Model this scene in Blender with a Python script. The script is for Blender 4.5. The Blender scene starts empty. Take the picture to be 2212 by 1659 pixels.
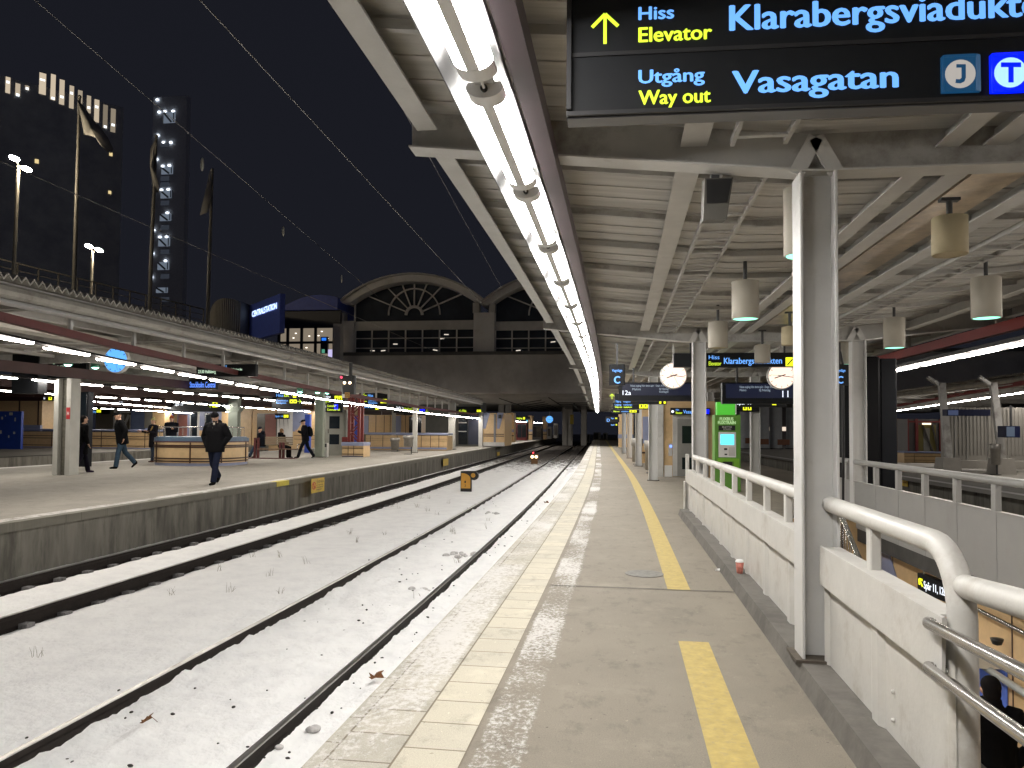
import bpy, bmesh, math, random
from mathutils import Vector, Matrix, noise as mnoise
random.seed(7)
SC = bpy.context.scene
COL = SC.collection
# ------------------------------------------------------------------ camera
F, CX, CY = 1650.0, 1106.0, 829.5          # focal length and centre, in 2212 px wide photo units
CAMH = 1.42
YAW, PITCH, ROLL = math.atan(242/1650.), math.atan(60/1650.), math.radians(0.45)
SHIFT = 928. - CY - 60.
def _basis():
    fw = Vector((-math.sin(YAW)*math.cos(PITCH), math.cos(YAW)*math.cos(PITCH), math.sin(PITCH)))
    r0 = Vector((math.cos(YAW), math.sin(YAW), 0)); u0 = r0.cross(fw)
    c, s = math.cos(ROLL), math.sin(ROLL)
    return r0*c+u0*s, u0*c-r0*s, fw
CR, CU, CW = _basis()
CAM0 = Vector((0, 0, CAMH))
cd = bpy.data.cameras.new('camera'); cam = bpy.data.objects.new('camera', cd); COL.objects.link(cam)
cam.matrix_world = Matrix(((CR.x, CU.x, -CW.x, 0), (CR.y, CU.y, -CW.y, 0), (CR.z, CU.z, -CW.z, CAMH), (0, 0, 0, 1)))
cd.sensor_width = 36; cd.lens = F/2212*36; cd.shift_y = SHIFT/2212; cd.clip_start = 0.05; cd.clip_end = 1500
SC.camera = cam
def ray(x, y): return CR*((x-CX)/F) + CU*(-(y-CY-SHIFT)/F) + CW
def atZ(x, y, z=0): d = ray(x, y); return CAM0 + d*((z-CAMH)/d.z)
def atY(x, y, Y): d = ray(x, y); return CAM0 + d*(Y/d.y)
def atX(x, y, X): d = ray(x, y); return CAM0 + d*(X/d.x)
# ------------------------------------------------------------------ night sky, exposure
W = bpy.data.worlds.new('World'); SC.world = W; W.use_nodes = True
nt = W.node_tree; bg = nt.nodes['Background']
tc = nt.nodes.new('ShaderNodeTexCoord'); sx = nt.nodes.new('ShaderNodeSeparateXYZ'); rp = nt.nodes.new('ShaderNodeValToRGB')
nt.links.new(tc.outputs['Generated'], sx.inputs[0]); nt.links.new(sx.outputs['Z'], rp.inputs[0]); nt.links.new(rp.outputs[0], bg.inputs[0])
rp.color_ramp.elements[0].position = 0.08; rp.color_ramp.elements[0].color = (.0080, .0086, .0124, 1)
rp.color_ramp.elements[1].position = 0.62; rp.color_ramp.elements[1].color = (.0072, .0077, .0112, 1)
bg.inputs[1].default_value = 1.0
SC.view_settings.view_transform = 'Standard'; SC.view_settings.look = 'None'
SC.view_settings.exposure = 0.42; SC.view_settings.gamma = 1.0
SC.render.engine = 'CYCLES'
cy = SC.cycles
cy.use_denoising = True
cy.max_bounces = 6; cy.diffuse_bounces = 4; cy.glossy_bounces = 3; cy.transmission_bounces = 4
cy.sample_clamp_indirect = 4.0; cy.caustics_reflective = False; cy.caustics_refractive = False
LAMP = 74.0                                                       # radiance of the strip lamps
# ------------------------------------------------------------------ track curve
def off(Y):
    if Y < 3: return 0.0
    if Y < 30: return -0.0006*(Y-3)**2
    return -0.4374 - 0.0324*(Y-30)
def P(x, y, z=0.): return (x+off(y), y, z)
# ------------------------------------------------------------------ materials
MATS = {}
def mat(name, col, rough=.6, metal=0., var=.12, scale=3., stretch=(1, 1, 1), bump=0., bscale=30., dirt=None, dscale=1.2, dlo=.5, dhi=.7, spec=.5, coat=0.):
    if name in MATS: return MATS[name]
    m = bpy.data.materials.new(name); m.use_nodes = True; n = m.node_tree; b = n.nodes['Principled BSDF']
    b.inputs['Roughness'].default_value = rough; b.inputs['Metallic'].default_value = metal
    b.inputs['Specular IOR Level'].default_value = spec
    if coat: b.inputs['Coat Weight'].default_value = coat; b.inputs['Coat Roughness'].default_value = .15
    t = n.nodes.new('ShaderNodeTexCoord'); g = n.nodes.new('ShaderNodeNewGeometry'); mp = n.nodes.new('ShaderNodeMapping'); mp.inputs['Scale'].default_value = stretch
    n.links.new(g.outputs['Position'], mp.inputs[0])
    no = n.nodes.new('ShaderNodeTexNoise'); no.inputs['Scale'].default_value = scale; no.inputs['Detail'].default_value = 6; no.inputs['Roughness'].default_value = .65
    n.links.new(mp.outputs[0], no.inputs[0])
    r = n.nodes.new('ShaderNodeValToRGB'); e = r.color_ramp.elements
    e[0].position = .3; e[1].position = .7
    e[0].color = (*[c*(1-var) for c in col], 1); e[1].color = (*[min(1, c*(1+var)) for c in col], 1)
    n.links.new(no.outputs[0], r.inputs[0]); out = r.outputs[0]
    if dirt:
        n2 = n.nodes.new('ShaderNodeTexNoise'); n2.inputs['Scale'].default_value = dscale; n2.inputs['Detail'].default_value = 8; n2.inputs['Roughness'].default_value = .7
        n.links.new(mp.outputs[0], n2.inputs[0])
        r2 = n.nodes.new('ShaderNodeValToRGB'); r2.color_ramp.elements[0].position = dlo; r2.color_ramp.elements[1].position = dhi
        n.links.new(n2.outputs[0], r2.inputs[0])
        mx = n.nodes.new('ShaderNodeMix'); mx.data_type = 'RGBA'
        n.links.new(r2.outputs[0], mx.inputs[0]); n.links.new(out, mx.inputs[6]); mx.inputs[7].default_value = (*dirt, 1); out = mx.outputs[2]
    n.links.new(out, b.inputs['Base Color'])
    if bump:
        n3 = n.nodes.new('ShaderNodeTexNoise'); n3.inputs['Scale'].default_value = bscale; n3.inputs['Detail'].default_value = 4
        n.links.new(mp.outputs[0], n3.inputs[0])
        bm = n.nodes.new('ShaderNodeBump'); bm.inputs['Strength'].default_value = bump; bm.inputs['Distance'].default_value = .01
        n.links.new(n3.outputs[0], bm.inputs['Height']); n.links.new(bm.outputs[0], b.inputs['Normal'])
    MATS[name] = m; return m
def emis(name, col, strength):
    if name in MATS: return MATS[name]
    m = bpy.data.materials.new(name); m.use_nodes = True; b = m.node_tree.nodes['Principled BSDF']
    b.inputs['Base Color'].default_value = (*[c*.5 for c in col], 1); b.inputs['Roughness'].default_value = .4
    b.inputs['Emission Color'].default_value = (*col, 1); b.inputs['Emission Strength'].default_value = strength
    MATS[name] = m; return m
def nodes_of(m): return m.node_tree.nodes, m.node_tree.links
WHITEPAINT = mat('white_paint', (.56, .545, .515), .42, 0, .07, 5, bump=.14, bscale=45, dirt=(.36, .32, .27), dscale=3.2, dlo=.53, dhi=.80)
GREYSTEEL = mat('light_grey_steel', (.54, .53, .51), .5, 0, .08, 4, dirt=(.26, .24, .21), dscale=3, dlo=.6, dhi=.85)
COLPAINT = mat('column_paint', (.58, .575, .565), .45, 0, .05, 4, bump=.06, bscale=50, dirt=(.40, .38, .34), dscale=2.2, dlo=.6, dhi=.85)
MATTBLACK = mat('matt_black', (.012, .011, .011), .95, spec=.05)
GIRDER = mat('grey_girder_paint', (.43, .42, .40), .55, 0, .1, 3, dirt=(.2, .18, .16), dscale=2)
DARKSTEEL = mat('dark_grey_steel', (.06, .06, .062), .5, .3)
BLACK = mat('black_plastic', (.012, .012, .013), .42, 0, .1)
SIGNBLACK = mat('sign_black', (.008, .009, .011), .5, 0, .2, spec=.25)
CHROME = mat('stainless_steel', (.55, .53, .51), .22, 1., .08, 20)
REDBROWN = mat('red_brown_steel', (.15, .032, .03), .5, 0, .15)
DULLRED = mat('dull_red_paint', (.20, .02, .018), .5)
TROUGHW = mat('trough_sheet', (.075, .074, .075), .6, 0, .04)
LAMPWHITE = mat('lamp_white_metal', (.75, .74, .72), .35, 0, .04)
BEIGE = mat('beige_tile', (.62, .43, .23), .35, 0, .1, 6)
LILAC = mat('lilac_tile', (.25, .28, .42), .35, 0, .08)
BROWNTILE = mat('brown_tile', (.06, .03, .02), .35)
BLUEPAINT = mat('blue_paint', (.02, .06, .36), .5, 0, .12, 2)
GLASSDARK = mat('dark_window_glass', (.015, .02, .026), .08, 0, .2)
E_LAMP = emis('lamp_light', (1., .97, .92), LAMP*1.06); E_LAMPFAR = emis('far_lamp_light', (1., .93, .84), LAMP*.8)
E_LBLUE = emis('sign_light_blue', (.13, .36, .88), 1.0)
E_YELLOW = emis('sign_yellow_green', (.62, .85, .04), 1.0)
E_YICON = emis('sign_yellow_panel', (.85, .9, .02), 1.0)
E_WHITE = emis('sign_white', (.85, .9, 1.), 1.0)
E_MINT = emis('mint_light', (.30, .95, .66), 1.6)
E_BLUEBOX = emis('sign_deep_blue', (.0, .01, .95), 1.0)
E_SCREEN = emis('screen_navy', (.003, .005, .017), 1.0)
E_RED = emis('signal_red', (1., .05, .06), 3.0)
E_AMBER = emis('signal_warm_white', (1., .72, .45), 4.0)
# ------------------------------------------------------------------ mesh builder
class MB:
    def __init__(s): s.v = []; s.f = []; s.uv = {}; s.sm = set()
    def face(s, pts, uv=None, smooth=False):
        i = len(s.v); s.v += [tuple(p) for p in pts]; s.f.append(tuple(range(i, i+len(pts))))
        if uv: s.uv[len(s.f)-1] = uv
        if smooth: s.sm.add(len(s.f)-1)
    def add(s, vs, fs, smooth=False):
        i = len(s.v); s.v += [tuple(p) for p in vs]
        for f in fs:
            s.f.append(tuple(k+i for k in f))
            if smooth: s.sm.add(len(s.f)-1)
        return s
    def box(s, x0, x1, y0, y1, z0, z1):
        return s.hexa([(x0, y0, z0), (x1, y0, z0), (x1, y1, z0), (x0, y1, z0), (x0, y0, z1), (x1, y0, z1), (x1, y1, z1), (x0, y1, z1)])
    def hexa(s, p):
        return s.add(p, [(3, 2, 1, 0), (4, 5, 6, 7), (0, 1, 5, 4), (1, 2, 6, 5), (2, 3, 7, 6), (3, 0, 4, 7)])
    def bbox(s, x0, x1, y0, y1, z0, z1, r=.02):      # box with chamfered vertical and top edges
        p = [(x0+r, y0), (x1-r, y0), (x1, y0+r), (x1, y1-r), (x1-r, y1), (x0+r, y1), (x0, y1-r), (x0, y0+r)]
        cx_, cy_ = (x0+x1)/2, (y0+y1)/2
        def ins(q): return (q[0]+(r*.6 if q[0] < cx_ else -r*.6), q[1]+(r*.6 if q[1] < cy_ else -r*.6))
        vs = [(a, b, z0) for a, b in p]+[(a, b, z1-r*.6) for a, b in p]+[(*ins(q), z1) for q in p]
        fs = [tuple(range(7, -1, -1)), tuple(range(16, 24))]
        for k in range(2):
            for i in range(8): j = (i+1) % 8; fs.append((k*8+i, k*8+j, k*8+8+j, k*8+8+i))
        return s.add(vs, fs)
    def bar(s, a, b, w, h, up=(0, 0, 1)):            # rectangular bar between two points
        a, b = Vector(a), Vector(b); d = (b-a).normalized(); up = Vector(up)
        if abs(d.dot(up)) > .98: up = Vector((1, 0, 0))
        x = d.cross(up).normalized(); y = x.cross(d).normalized()
        q = [(-w/2, -h/2), (w/2, -h/2), (w/2, h/2), (-w/2, h/2)]
        vs = [a+x*i+y*j for i, j in q]+[b+x*i+y*j for i, j in q]
        return s.add(vs, [(0, 1, 2, 3), (7, 6, 5, 4), (0, 4, 5, 1), (1, 5, 6, 2), (2, 6, 7, 3), (3, 7, 4, 0)])
    def tube(s, pts, r, n=10, caps=True, sq=None):
        pts = [Vector(p) for p in pts]; R = r if isinstance(r, (list, tuple)) else [r]*len(pts)
        vs = []; fs = []; ref = None
        for i, p in enumerate(pts):
            d = (pts[min(i+1, len(pts)-1)]-pts[max(i-1, 0)]).normalized()
            if ref is None:
                ref = Vector((0, 0, 1)) if abs(d.z) < .9 else Vector((0, 1, 0))
            x = d.cross(ref).normalized(); y = x.cross(d).normalized(); ref = y
            a, b = (R[i], R[i]) if not isinstance(R[i], (tuple, list)) else R[i]
            vs += [p+x*(a*math.cos(2*math.pi*k/n))+y*(b*math.sin(2*math.pi*k/n)) for k in range(n)]
        for i in range(len(pts)-1):
            for k in range(n): j = (k+1) % n; fs.append((i*n+k, (i+1)*n+k, (i+1)*n+j, i*n+j))
        s.add(vs, fs, True)
        if caps:
            s.face(vs[:n]); s.face(vs[-n:][::-1])
        return s
    def lathe(s, prof, c=(0, 0, 0), n=20, smooth=True, caps=True):
        vs = [(c[0]+r*math.cos(2*math.pi*k/n), c[1]+r*math.sin(2*math.pi*k/n), c[2]+z) for r, z in prof for k in range(n)]
        fs = [(i*n+k, i*n+(k+1) % n, (i+1)*n+(k+1) % n, (i+1)*n+k) for i in range(len(prof)-1) for k in range(n)]
        s.add(vs, fs, smooth)
        if caps:
            if prof[0][0] > 1e-4: s.face(vs[:n][::-1])
            if prof[-1][0] > 1e-4: s.face(vs[-n:])
        return s
    def ell(s, c, rx, ry, rz, n=14, m=9, rot=None):
        vs = []; c = Vector(c)
        for i in range(m+1):
            t = math.pi*i/m
            for k in range(n):
                p = Vector((rx*math.sin(t)*math.cos(2*math.pi*k/n), ry*math.sin(t)*math.sin(2*math.pi*k/n), -rz*math.cos(t)))
                if rot: p = rot @ p
                vs.append(c+p)
        fs = [(i*n+k, i*n+(k+1) % n, (i+1)*n+(k+1) % n, (i+1)*n+k) for i in range(m) for k in range(n)]
        return s.add(vs, fs, True)
    def prism(s, poly, t0, t1, plane='xz'):
        def q(a, b, t): return (a, t, b) if plane == 'xz' else ((t, a, b) if plane == 'yz' else (a, b, t))
        n = len(poly); vs = [q(a, b, t0) for a, b in poly]+[q(a, b, t1) for a, b in poly]
        return s.add(vs, [tuple(range(n)), tuple(range(2*n-1, n-1, -1))]+[(k, n+k, n+(k+1) % n, (k+1) % n) for k in range(n)])
    def disc(s, c, r, t=.01, n=24, axis='y'):
        poly = [(c[0]+r*math.cos(2*math.pi*k/n), c[2]+r*math.sin(2*math.pi*k/n)) for k in range(n)]
        return s.prism(poly, c[1]-t/2, c[1]+t/2, 'xz') if axis == 'y' else s.prism([(c[0]+r*math.cos(2*math.pi*k/n), c[1]+r*math.sin(2*math.pi*k/n)) for k in range(n)], c[2]-t/2, c[2]+t/2, 'xy')
    def sweep(s, prof, ys, closed=True, caps=True, curve=True, smooth=False):   # profile (x,z) swept along the platform curve
        n = len(prof); m = n if closed else n-1
        for i in range(len(ys)-1):
            for k in range(m):
                (xa, za), (xb, zb) = prof[k], prof[(k+1) % n]; y0, y1 = ys[i], ys[i+1]
                o0, o1 = (off(y0), off(y1)) if curve else (0, 0)
                s.face([(xa+o0, y0, za), (xb+o0, y0, zb), (xb+o1, y1, zb), (xa+o1, y1, za)], [(xa, y0), (xb, y0), (xb, y1), (xa, y1)], smooth)
        if closed and caps:
            o = off(ys[0]) if curve else 0; s.face([(x+o, ys[0], z) for x, z in prof][::-1])
            o = off(ys[-1]) if curve else 0; s.face([(x+o, ys[-1], z) for x, z in prof])
        return s
    def build(s, name, m, parent=None, local=False, origin=None, smooth=False):
        base = Vector((0, 0, 0))
        if parent is not None:
            q = parent
            while q is not None: base = base+q.location; q = q.parent
            if local: base = Vector((0, 0, 0))
        elif s.v and not local:
            if origin is not None: base = Vector(origin)
            else:
                xs, ys_, zs = zip(*s.v); base = Vector(((min(xs)+max(xs))/2, (min(ys_)+max(ys_))/2, min(zs)))
        me = bpy.data.meshes.new(name)
        me.from_pydata([(x-base.x, y-base.y, z-base.z) for x, y, z in s.v], [], s.f)
        if s.uv:
            ul = me.uv_layers.new(name='UVMap')
            for fi, uvs in s.uv.items():
                po = me.polygons[fi]
                for li, q in zip(po.loop_indices, uvs): ul.data[li].uv = q
        if smooth: me.polygons.foreach_set('use_smooth', [True]*len(me.polygons))
        elif s.sm: me.polygons.foreach_set('use_smooth', [i in s.sm for i in range(len(me.polygons))])
        me.validate(); me.update()
        ms = m if isinstance(m, (list, tuple)) else [m]
        for k in ms: me.materials.append(k)
        o = bpy.data.objects.new(name, me); COL.objects.link(o)
        if parent is not None: o.parent = parent
        else: o.location = base
        return o
def tag(o, label=None, cat=None, group=None, kind=None):
    for k, v in (('label', label), ('category', cat), ('group', group), ('kind', kind)):
        if v: o[k] = v
    return o
def thing(name, label, cat, loc=(0, 0, 0), group=None, rz=0.):
    o = bpy.data.objects.new(name, None); COL.objects.link(o); o.location = loc; o.rotation_euler = (0, 0, rz); o.empty_display_size = .1
    return tag(o, label, cat, group)
def struct(mb, name, m, **k): return tag(mb.build(name, m, **k), kind='structure')
def copy_tree(o, parent=None):
    c = o.copy(); COL.objects.link(c)
    if parent is not None: c.parent = parent
    for ch in list(o.children): copy_tree(ch, c)
    return c
def clone(o, label, loc=None, rz=None, group=None):
    c = copy_tree(o); c['label'] = label
    if loc is not None: c.location = loc
    if rz is not None: c.rotation_euler = (0, 0, rz)
    if group: c['group'] = group
    return c
def eval_mesh(o):
    dg = bpy.context.evaluated_depsgraph_get(); dg.update()
    return bpy.data.meshes.new_from_object(o.evaluated_get(dg), depsgraph=dg)
def remesh(mb, vox):                                # one continuous surface out of overlapping closed pieces
    t = mb.build('tmp', BLACK, local=True)
    md = t.modifiers.new('r', 'REMESH'); md.mode = 'VOXEL'; md.voxel_size = vox
    sm = t.modifiers.new('s', 'SMOOTH'); sm.iterations = 2; sm.factor = .5
    me = eval_mesh(t); me.materials.clear(); bpy.data.objects.remove(t)
    me.polygons.foreach_set('use_smooth', [True]*len(me.polygons))
    return me
def link_mesh(name, me, m, parent=None):
    me.name = name; me.materials.append(m); o = bpy.data.objects.new(name, me); COL.objects.link(o)
    if parent is not None: o.parent = parent
    return o
# ------------------------------------------------------------------ lettering
def text_mesh(s, bold=.0, depth=.004):
    c = bpy.data.curves.new('t', 'FONT'); c.body = s; c.size = 1; c.offset = bold; c.extrude = 0.0; c.resolution_u = 3
    o = bpy.data.objects.new('t', c); COL.objects.link(o); me = eval_mesh(o)
    vs = [v.co.copy() for v in me.vertices]; fs = [tuple(p.vertices) for p in me.polygons]
    bpy.data.objects.remove(o); bpy.data.meshes.remove(me)
    return vs, fs
def text_part(name, parent, s, m, x0, x1, zb, cap, y, bold=.012, thick=.003, local=True):
    """letters on a plane facing -Y: from x0 to x1 (x1 None keeps proportion), baseline zb, capital height cap, front at y"""
    vs, fs = text_mesh(s, 0.0)
    if not vs: return None
    lo, hi = min(v.x for v in vs), max(v.x for v in vs)
    sz = cap/.73; sxx = sz if x1 is None else (x1-x0)/max(1e-6, hi-lo)
    mb = MB(); n = len(vs)
    fr = [(x0+(v.x-lo)*sxx, y-thick, zb+v.y*sz) for v in vs]
    mb.add(fr, fs)
    for q, sg_ in enumerate((-1, 1)):                # heavier strokes
        if bold > 0: mb.add([(a+sg_*bold*1.5*sxx, b-.00015*(q+1), c) for a, b, c in fr], fs)
    if bold > .015: mb.add([(a, b-.00045, c+bold*.7*sz) for a, b, c in fr], fs); mb.add([(a, b-.0006, c-bold*.7*sz) for a, b, c in fr], fs)
    # sides
    from collections import Counter
    ed = Counter()
    for f in fs:
        for a, b in zip(f, f[1:]+f[:1]): ed[(min(a, b), max(a, b))] += 1
    bk = [(a, y, c) for a, _, c in fr]; base = len(mb.v); mb.v += bk
    for (a, b), k in ed.items():
        if k == 1: mb.f.append((a, b, base+b, base+a))
    return mb.build(name, m, parent, local=local)
# ================================================================== SETTING
YS = [-15+0.75*i for i in range(40)]+[15+2.5*i for i in range(55)]
YS = [y for y in YS if y <= 150]
# ---- platform asphalt with trodden snow near the edge (UV: u across, v along)
def surf_mat(name, base, snow_bands, tiles=None, var=.16, snowcol=(.62, .60, .58)):
    m = bpy.data.materials.new(name); m.use_nodes = True; n, l = nodes_of(m); b = n['Principled BSDF']
    b.inputs['Roughness'].default_value = .75; b.inputs['Specular IOR Level'].default_value = .35
    uv = n.new('ShaderNodeUVMap'); uv.uv_map = 'UVMap'; sp = n.new('ShaderNodeSeparateXYZ'); l.new(uv.outputs[0], sp.inputs[0])
    def noise(sc, det=8, st=(1, 1, 1), rough=.65):
        mp = n.new('ShaderNodeMapping'); mp.inputs['Scale'].default_value = st; l.new(uv.outputs[0], mp.inputs[0])
        q = n.new('ShaderNodeTexNoise'); q.inputs['Scale'].default_value = sc; q.inputs['Detail'].default_value = det; q.inputs['Roughness'].default_value = rough
        l.new(mp.outputs[0], q.inputs[0]); return q.outputs[0]
    def ramp(src, p0, c0, p1, c1):
        r = n.new('ShaderNodeValToRGB'); e = r.color_ramp.elements; e[0].position = p0; e[1].position = p1
        e[0].color = (*c0, 1) if isinstance(c0, tuple) else (c0, c0, c0, 1); e[1].color = (*c1, 1) if isinstance(c1, tuple) else (c1, c1, c1, 1)
        l.new(src, r.inputs[0]); return r.outputs[0]
    def mix(f, a, c, mode='MIX'):
        q = n.new('ShaderNodeMix'); q.data_type = 'RGBA'; q.blend_type = mode
        for s, v in ((0, f), (6, a), (7, c)):
            if isinstance(v, tuple): q.inputs[s].default_value = (*v, 1)
            elif isinstance(v, float): q.inputs[s].default_value = v
            else: l.new(v, q.inputs[s])
        return q.outputs[2]
    def math_(op, a, b2):
        q = n.new('ShaderNodeMath'); q.operation = op
        for s, v in ((0, a), (1, b2)):
            if isinstance(v, (int, float)): q.inputs[s].default_value = v
            else: l.new(v, q.inputs[s])
        return q.outputs[0]
    lo = tuple(c*(1-var) for c in base); hi = tuple(c*(1+var) for c in base)
    c = ramp(noise(.9, 9), .3, lo, .7, hi)
    c = mix(.35, c, ramp(noise(160, 3), .3, tuple(x*.45 for x in base), .7, tuple(min(1, x*1.5) for x in base)))
    st = ramp(noise(.45, 6, (1, .5, 1)), .5, 0., .75, 1.); c = mix(math_('MULTIPLY', st, .45), c, tuple(x*.5 for x in base))
    st2 = ramp(noise(5.5, 8, (1, .6, 1), .75), .53, 0., .66, 1.); c = mix(math_('MULTIPLY', st2, .5), c, tuple(x*.5 for x in base)); st3 = ramp(noise(2.2, 8, (1, 1, 1), .7), .54, 0., .68, 1.); c = mix(math_('MULTIPLY', st3, .45), c, tuple(min(1, x*1.35) for x in base))
    c = mix(ramp(noise(34, 2), .70, 0., .74, .7), c, tuple(min(1, x*1.7) for x in base)); c = mix(ramp(noise(27, 2, (1.1, 1, 1)), .70, 0., .73, .8), c, tuple(x*.35 for x in base))
    h = noise(120, 4)
    if tiles:
        w, d, gap = tiles
        br = n.new('ShaderNodeTexBrick'); mp = n.new('ShaderNodeMapping'); l.new(uv.outputs[0], mp.inputs[0])
        mp.inputs['Rotation'].default_value = (0, 0, 0); mp.inputs['Location'].default_value = (.05, .10, 0)
        l.new(mp.outputs[0], br.inputs[0]); br.offset = .43; br.inputs['Scale'].default_value = 1; br.inputs['Brick Width'].default_value = w*2; br.inputs['Row Height'].default_value = d
        mp.inputs['Rotation'].default_value = (0, 0, math.pi/2)
        br.inputs['Brick Width'].default_value = d; br.inputs['Row Height'].default_value = w; br.inputs['Mortar Size'].default_value = gap; br.inputs['Mortar Smooth'].default_value = .3
        for k, q in ((1, (.94, .94, .94, 1)), (2, (1.06, 1.05, 1.02, 1)), (3, (.42, .38, .33, 1))): br.inputs[k].default_value = q
        c = mix(1., c, br.outputs[0], 'MULTIPLY')
    for (u0, u1, dens, sc) in snow_bands:
        a = ramp(math_('SUBTRACT', sp.outputs[0], u0-.12), .02, 0., .14, 1.); z = ramp(math_('SUBTRACT', u1+.16, sp.outputs[0]), .0, 0., .18, 1.)
        band = math_('MULTIPLY', a, z)
        fine = noise(sc, 10, (1, .75, 1), .8); big = noise(1.1, 4, (1, .45, 1))
        k = math_('ADD', math_('MULTIPLY', fine, .62), math_('MULTIPLY', big, .5))
        k = math_('ADD', math_('SUBTRACT', k, 1.0), math_('MULTIPLY', band, dens))
        mk = ramp(k, .0, 0., .07, 1.)
        c = mix(math_('MULTIPLY', mk, .85), c, snowcol)
    l.new(c, b.inputs['Base Color'])
    bm = n.new('ShaderNodeBump'); bm.inputs['Strength'].default_value = .35; bm.inputs['Distance'].default_value = .006; l.new(h, bm.inputs['Height']); l.new(bm.outputs[0], b.inputs['Normal'])
    return m
ASPH = surf_mat('platform_asphalt', (.235, .207, .166), [(-.66, -.42, .47, 34)])
TILE = surf_mat('cream_edge_tiles', (.50, .465, .385), [], tiles=(.29, .30, .006), var=.06)
TILEOLD = surf_mat('worn_edge_tiles', (.42, .395, .34), [(-1.33, -1.0, .47, 26)], tiles=(.29, .30, .006), var=.2)
ASPH2 = surf_mat('far_platform_asphalt', (.30, .28, .245), [(-13.5, -9.05, .30, 16), (-9.3, -8.95, .5, 7), (-20.9, -20.2, .62, 5)])
ASPH3 = surf_mat('other_platform_asphalt', (.22, .205, .18), [])
def flat(mb, x0, x1, ys, z, curve=True):
    for a, b in zip(ys, ys[1:]):
        o0, o1 = (off(a), off(b)) if curve else (0, 0)
        mb.face([(x0+o0, a, z), (x1+o0, a, z), (x1+o1, b, z), (x0+o1, b, z)], [(x0, a), (x1, a), (x1, b), (x0, b)])
    return mb
def yseg(y0, y1): return [y0]+[y for y in YS if y0 < y < y1]+[y1]
mb = MB(); flat(mb, -1.33, 1.30, YS, 0); flat(mb, 3.92, 6.35, YS, 0); flat(mb, 1.30, 3.92, yseg(13.25, 150), 0)
struct(mb, 'platform', ASPH)
mb = MB(); flat(mb, -.97, -.68, YS, .004); struct(mb, 'edge_tiles', TILE)
mb = MB(); flat(mb, -1.33, -.97, YS, .004); struct(mb, 'worn_edge_strip', TILEOLD)
YEL = mat('yellow_line_paint', (.45, .34, .105), .65, 0, .16, 14, dirt=(.30, .25, .14), dscale=26, dlo=.52, dhi=.78)
mb = MB(); flat(mb, .37, .57, yseg(-4, 5.32), .004); flat(mb, .40, .60, yseg(7.02, 120), .004); struct(mb, 'yellow_line', YEL)
JOINT = mat('joint_mastic', (.05, .047, .042), .7)
mb = MB(); flat(mb, -.66, 1.12, [7.00, 7.018], .005, False); struct(mb, 'floor_joint', JOINT)
CONC = mat('stained_concrete', (.20, .185, .155), .85, 0, .2, 2.2, bump=.3, bscale=25, dirt=(.035, .033, .028), dscale=1.6, stretch=(1, 2.2, .35), dlo=.44, dhi=.66)
mb = MB(); mb.sweep([(-1.335, -.012), (-1.335, -1.0), (-1.25, -1.0), (-1.25, -.012)], YS); mb.sweep([(6.28, -.012), (6.355, -.012), (6.355, -1.0), (6.28, -1.0)], YS); struct(mb, 'platform_wall', CONC)
# ---- snow covered track bed
SNOW = bpy.data.materials.new('snow'); SNOW.use_nodes = True; n, l = nodes_of(SNOW); b = n['Principled BSDF']; b.inputs['Roughness'].default_value = .8; b.inputs['Specular IOR Level'].default_value = .25
g = n.new('ShaderNodeNewGeometry'); q = n.new('ShaderNodeTexNoise'); q.inputs['Scale'].default_value = 2.6; q.inputs['Detail'].default_value = 10; q.inputs['Roughness'].default_value = .68; l.new(g.outputs['Position'], q.inputs[0])
r = n.new('ShaderNodeValToRGB'); r.color_ramp.elements[0].position = .3; r.color_ramp.elements[0].color = (.83, .825, .825, 1); r.color_ramp.elements[1].position = .56; r.color_ramp.elements[1].color = (.93, .925, .915, 1); l.new(q.outputs[0], r.inputs[0])
# bare ballast shows where the snow is thin, and far along the track
sp = n.new('ShaderNodeSeparateXYZ'); l.new(g.outputs['Position'], sp.inputs[0])
mr = n.new('ShaderNodeMapRange'); mr.inputs[1].default_value = 30; mr.inputs[2].default_value = 62; mr.inputs[3].default_value = 0; mr.inputs[4].default_value = .42; l.new(sp.outputs['Y'], mr.inputs[0])
q2 = n.new('ShaderNodeTexNoise'); q2.inputs['Scale'].default_value = 2.3; q2.inputs['Detail'].default_value = 10; q2.inputs['Roughness'].default_value = .72; l.new(g.outputs['Position'], q2.inputs[0])
ad = n.new('ShaderNodeMath'); ad.operation = 'ADD'; l.new(q2.outputs[0], ad.inputs[0]); l.new(mr.outputs[0], ad.inputs[1])
r2 = n.new('ShaderNodeValToRGB'); r2.color_ramp.elements[0].position = .70; r2.color_ramp.elements[1].position = .80; l.new(ad.outputs[0], r2.inputs[0])
mx = n.new('ShaderNodeMix'); mx.data_type = 'RGBA'; l.new(r2.outputs[0], mx.inputs[0]); l.new(r.outputs[0], mx.inputs[6]); mx.inputs[7].default_value = (.07, .06, .052, 1); l.new(mx.outputs[2], b.inputs['Base Color'])
q3 = n.new('ShaderNodeTexNoise'); q3.inputs['Scale'].default_value = 14; q3.inputs['Detail'].default_value = 8; l.new(g.outputs['Position'], q3.inputs[0])
bm = n.new('ShaderNodeBump'); bm.inputs['Strength'].default_value = .45; bm.inputs['Distance'].default_value = .05; l.new(q3.outputs[0], bm.inputs['Height']); l.new(bm.outputs[0], b.inputs['Normal'])
RAILX = (-2.42, -3.93, -6.75, -8.26)
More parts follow.
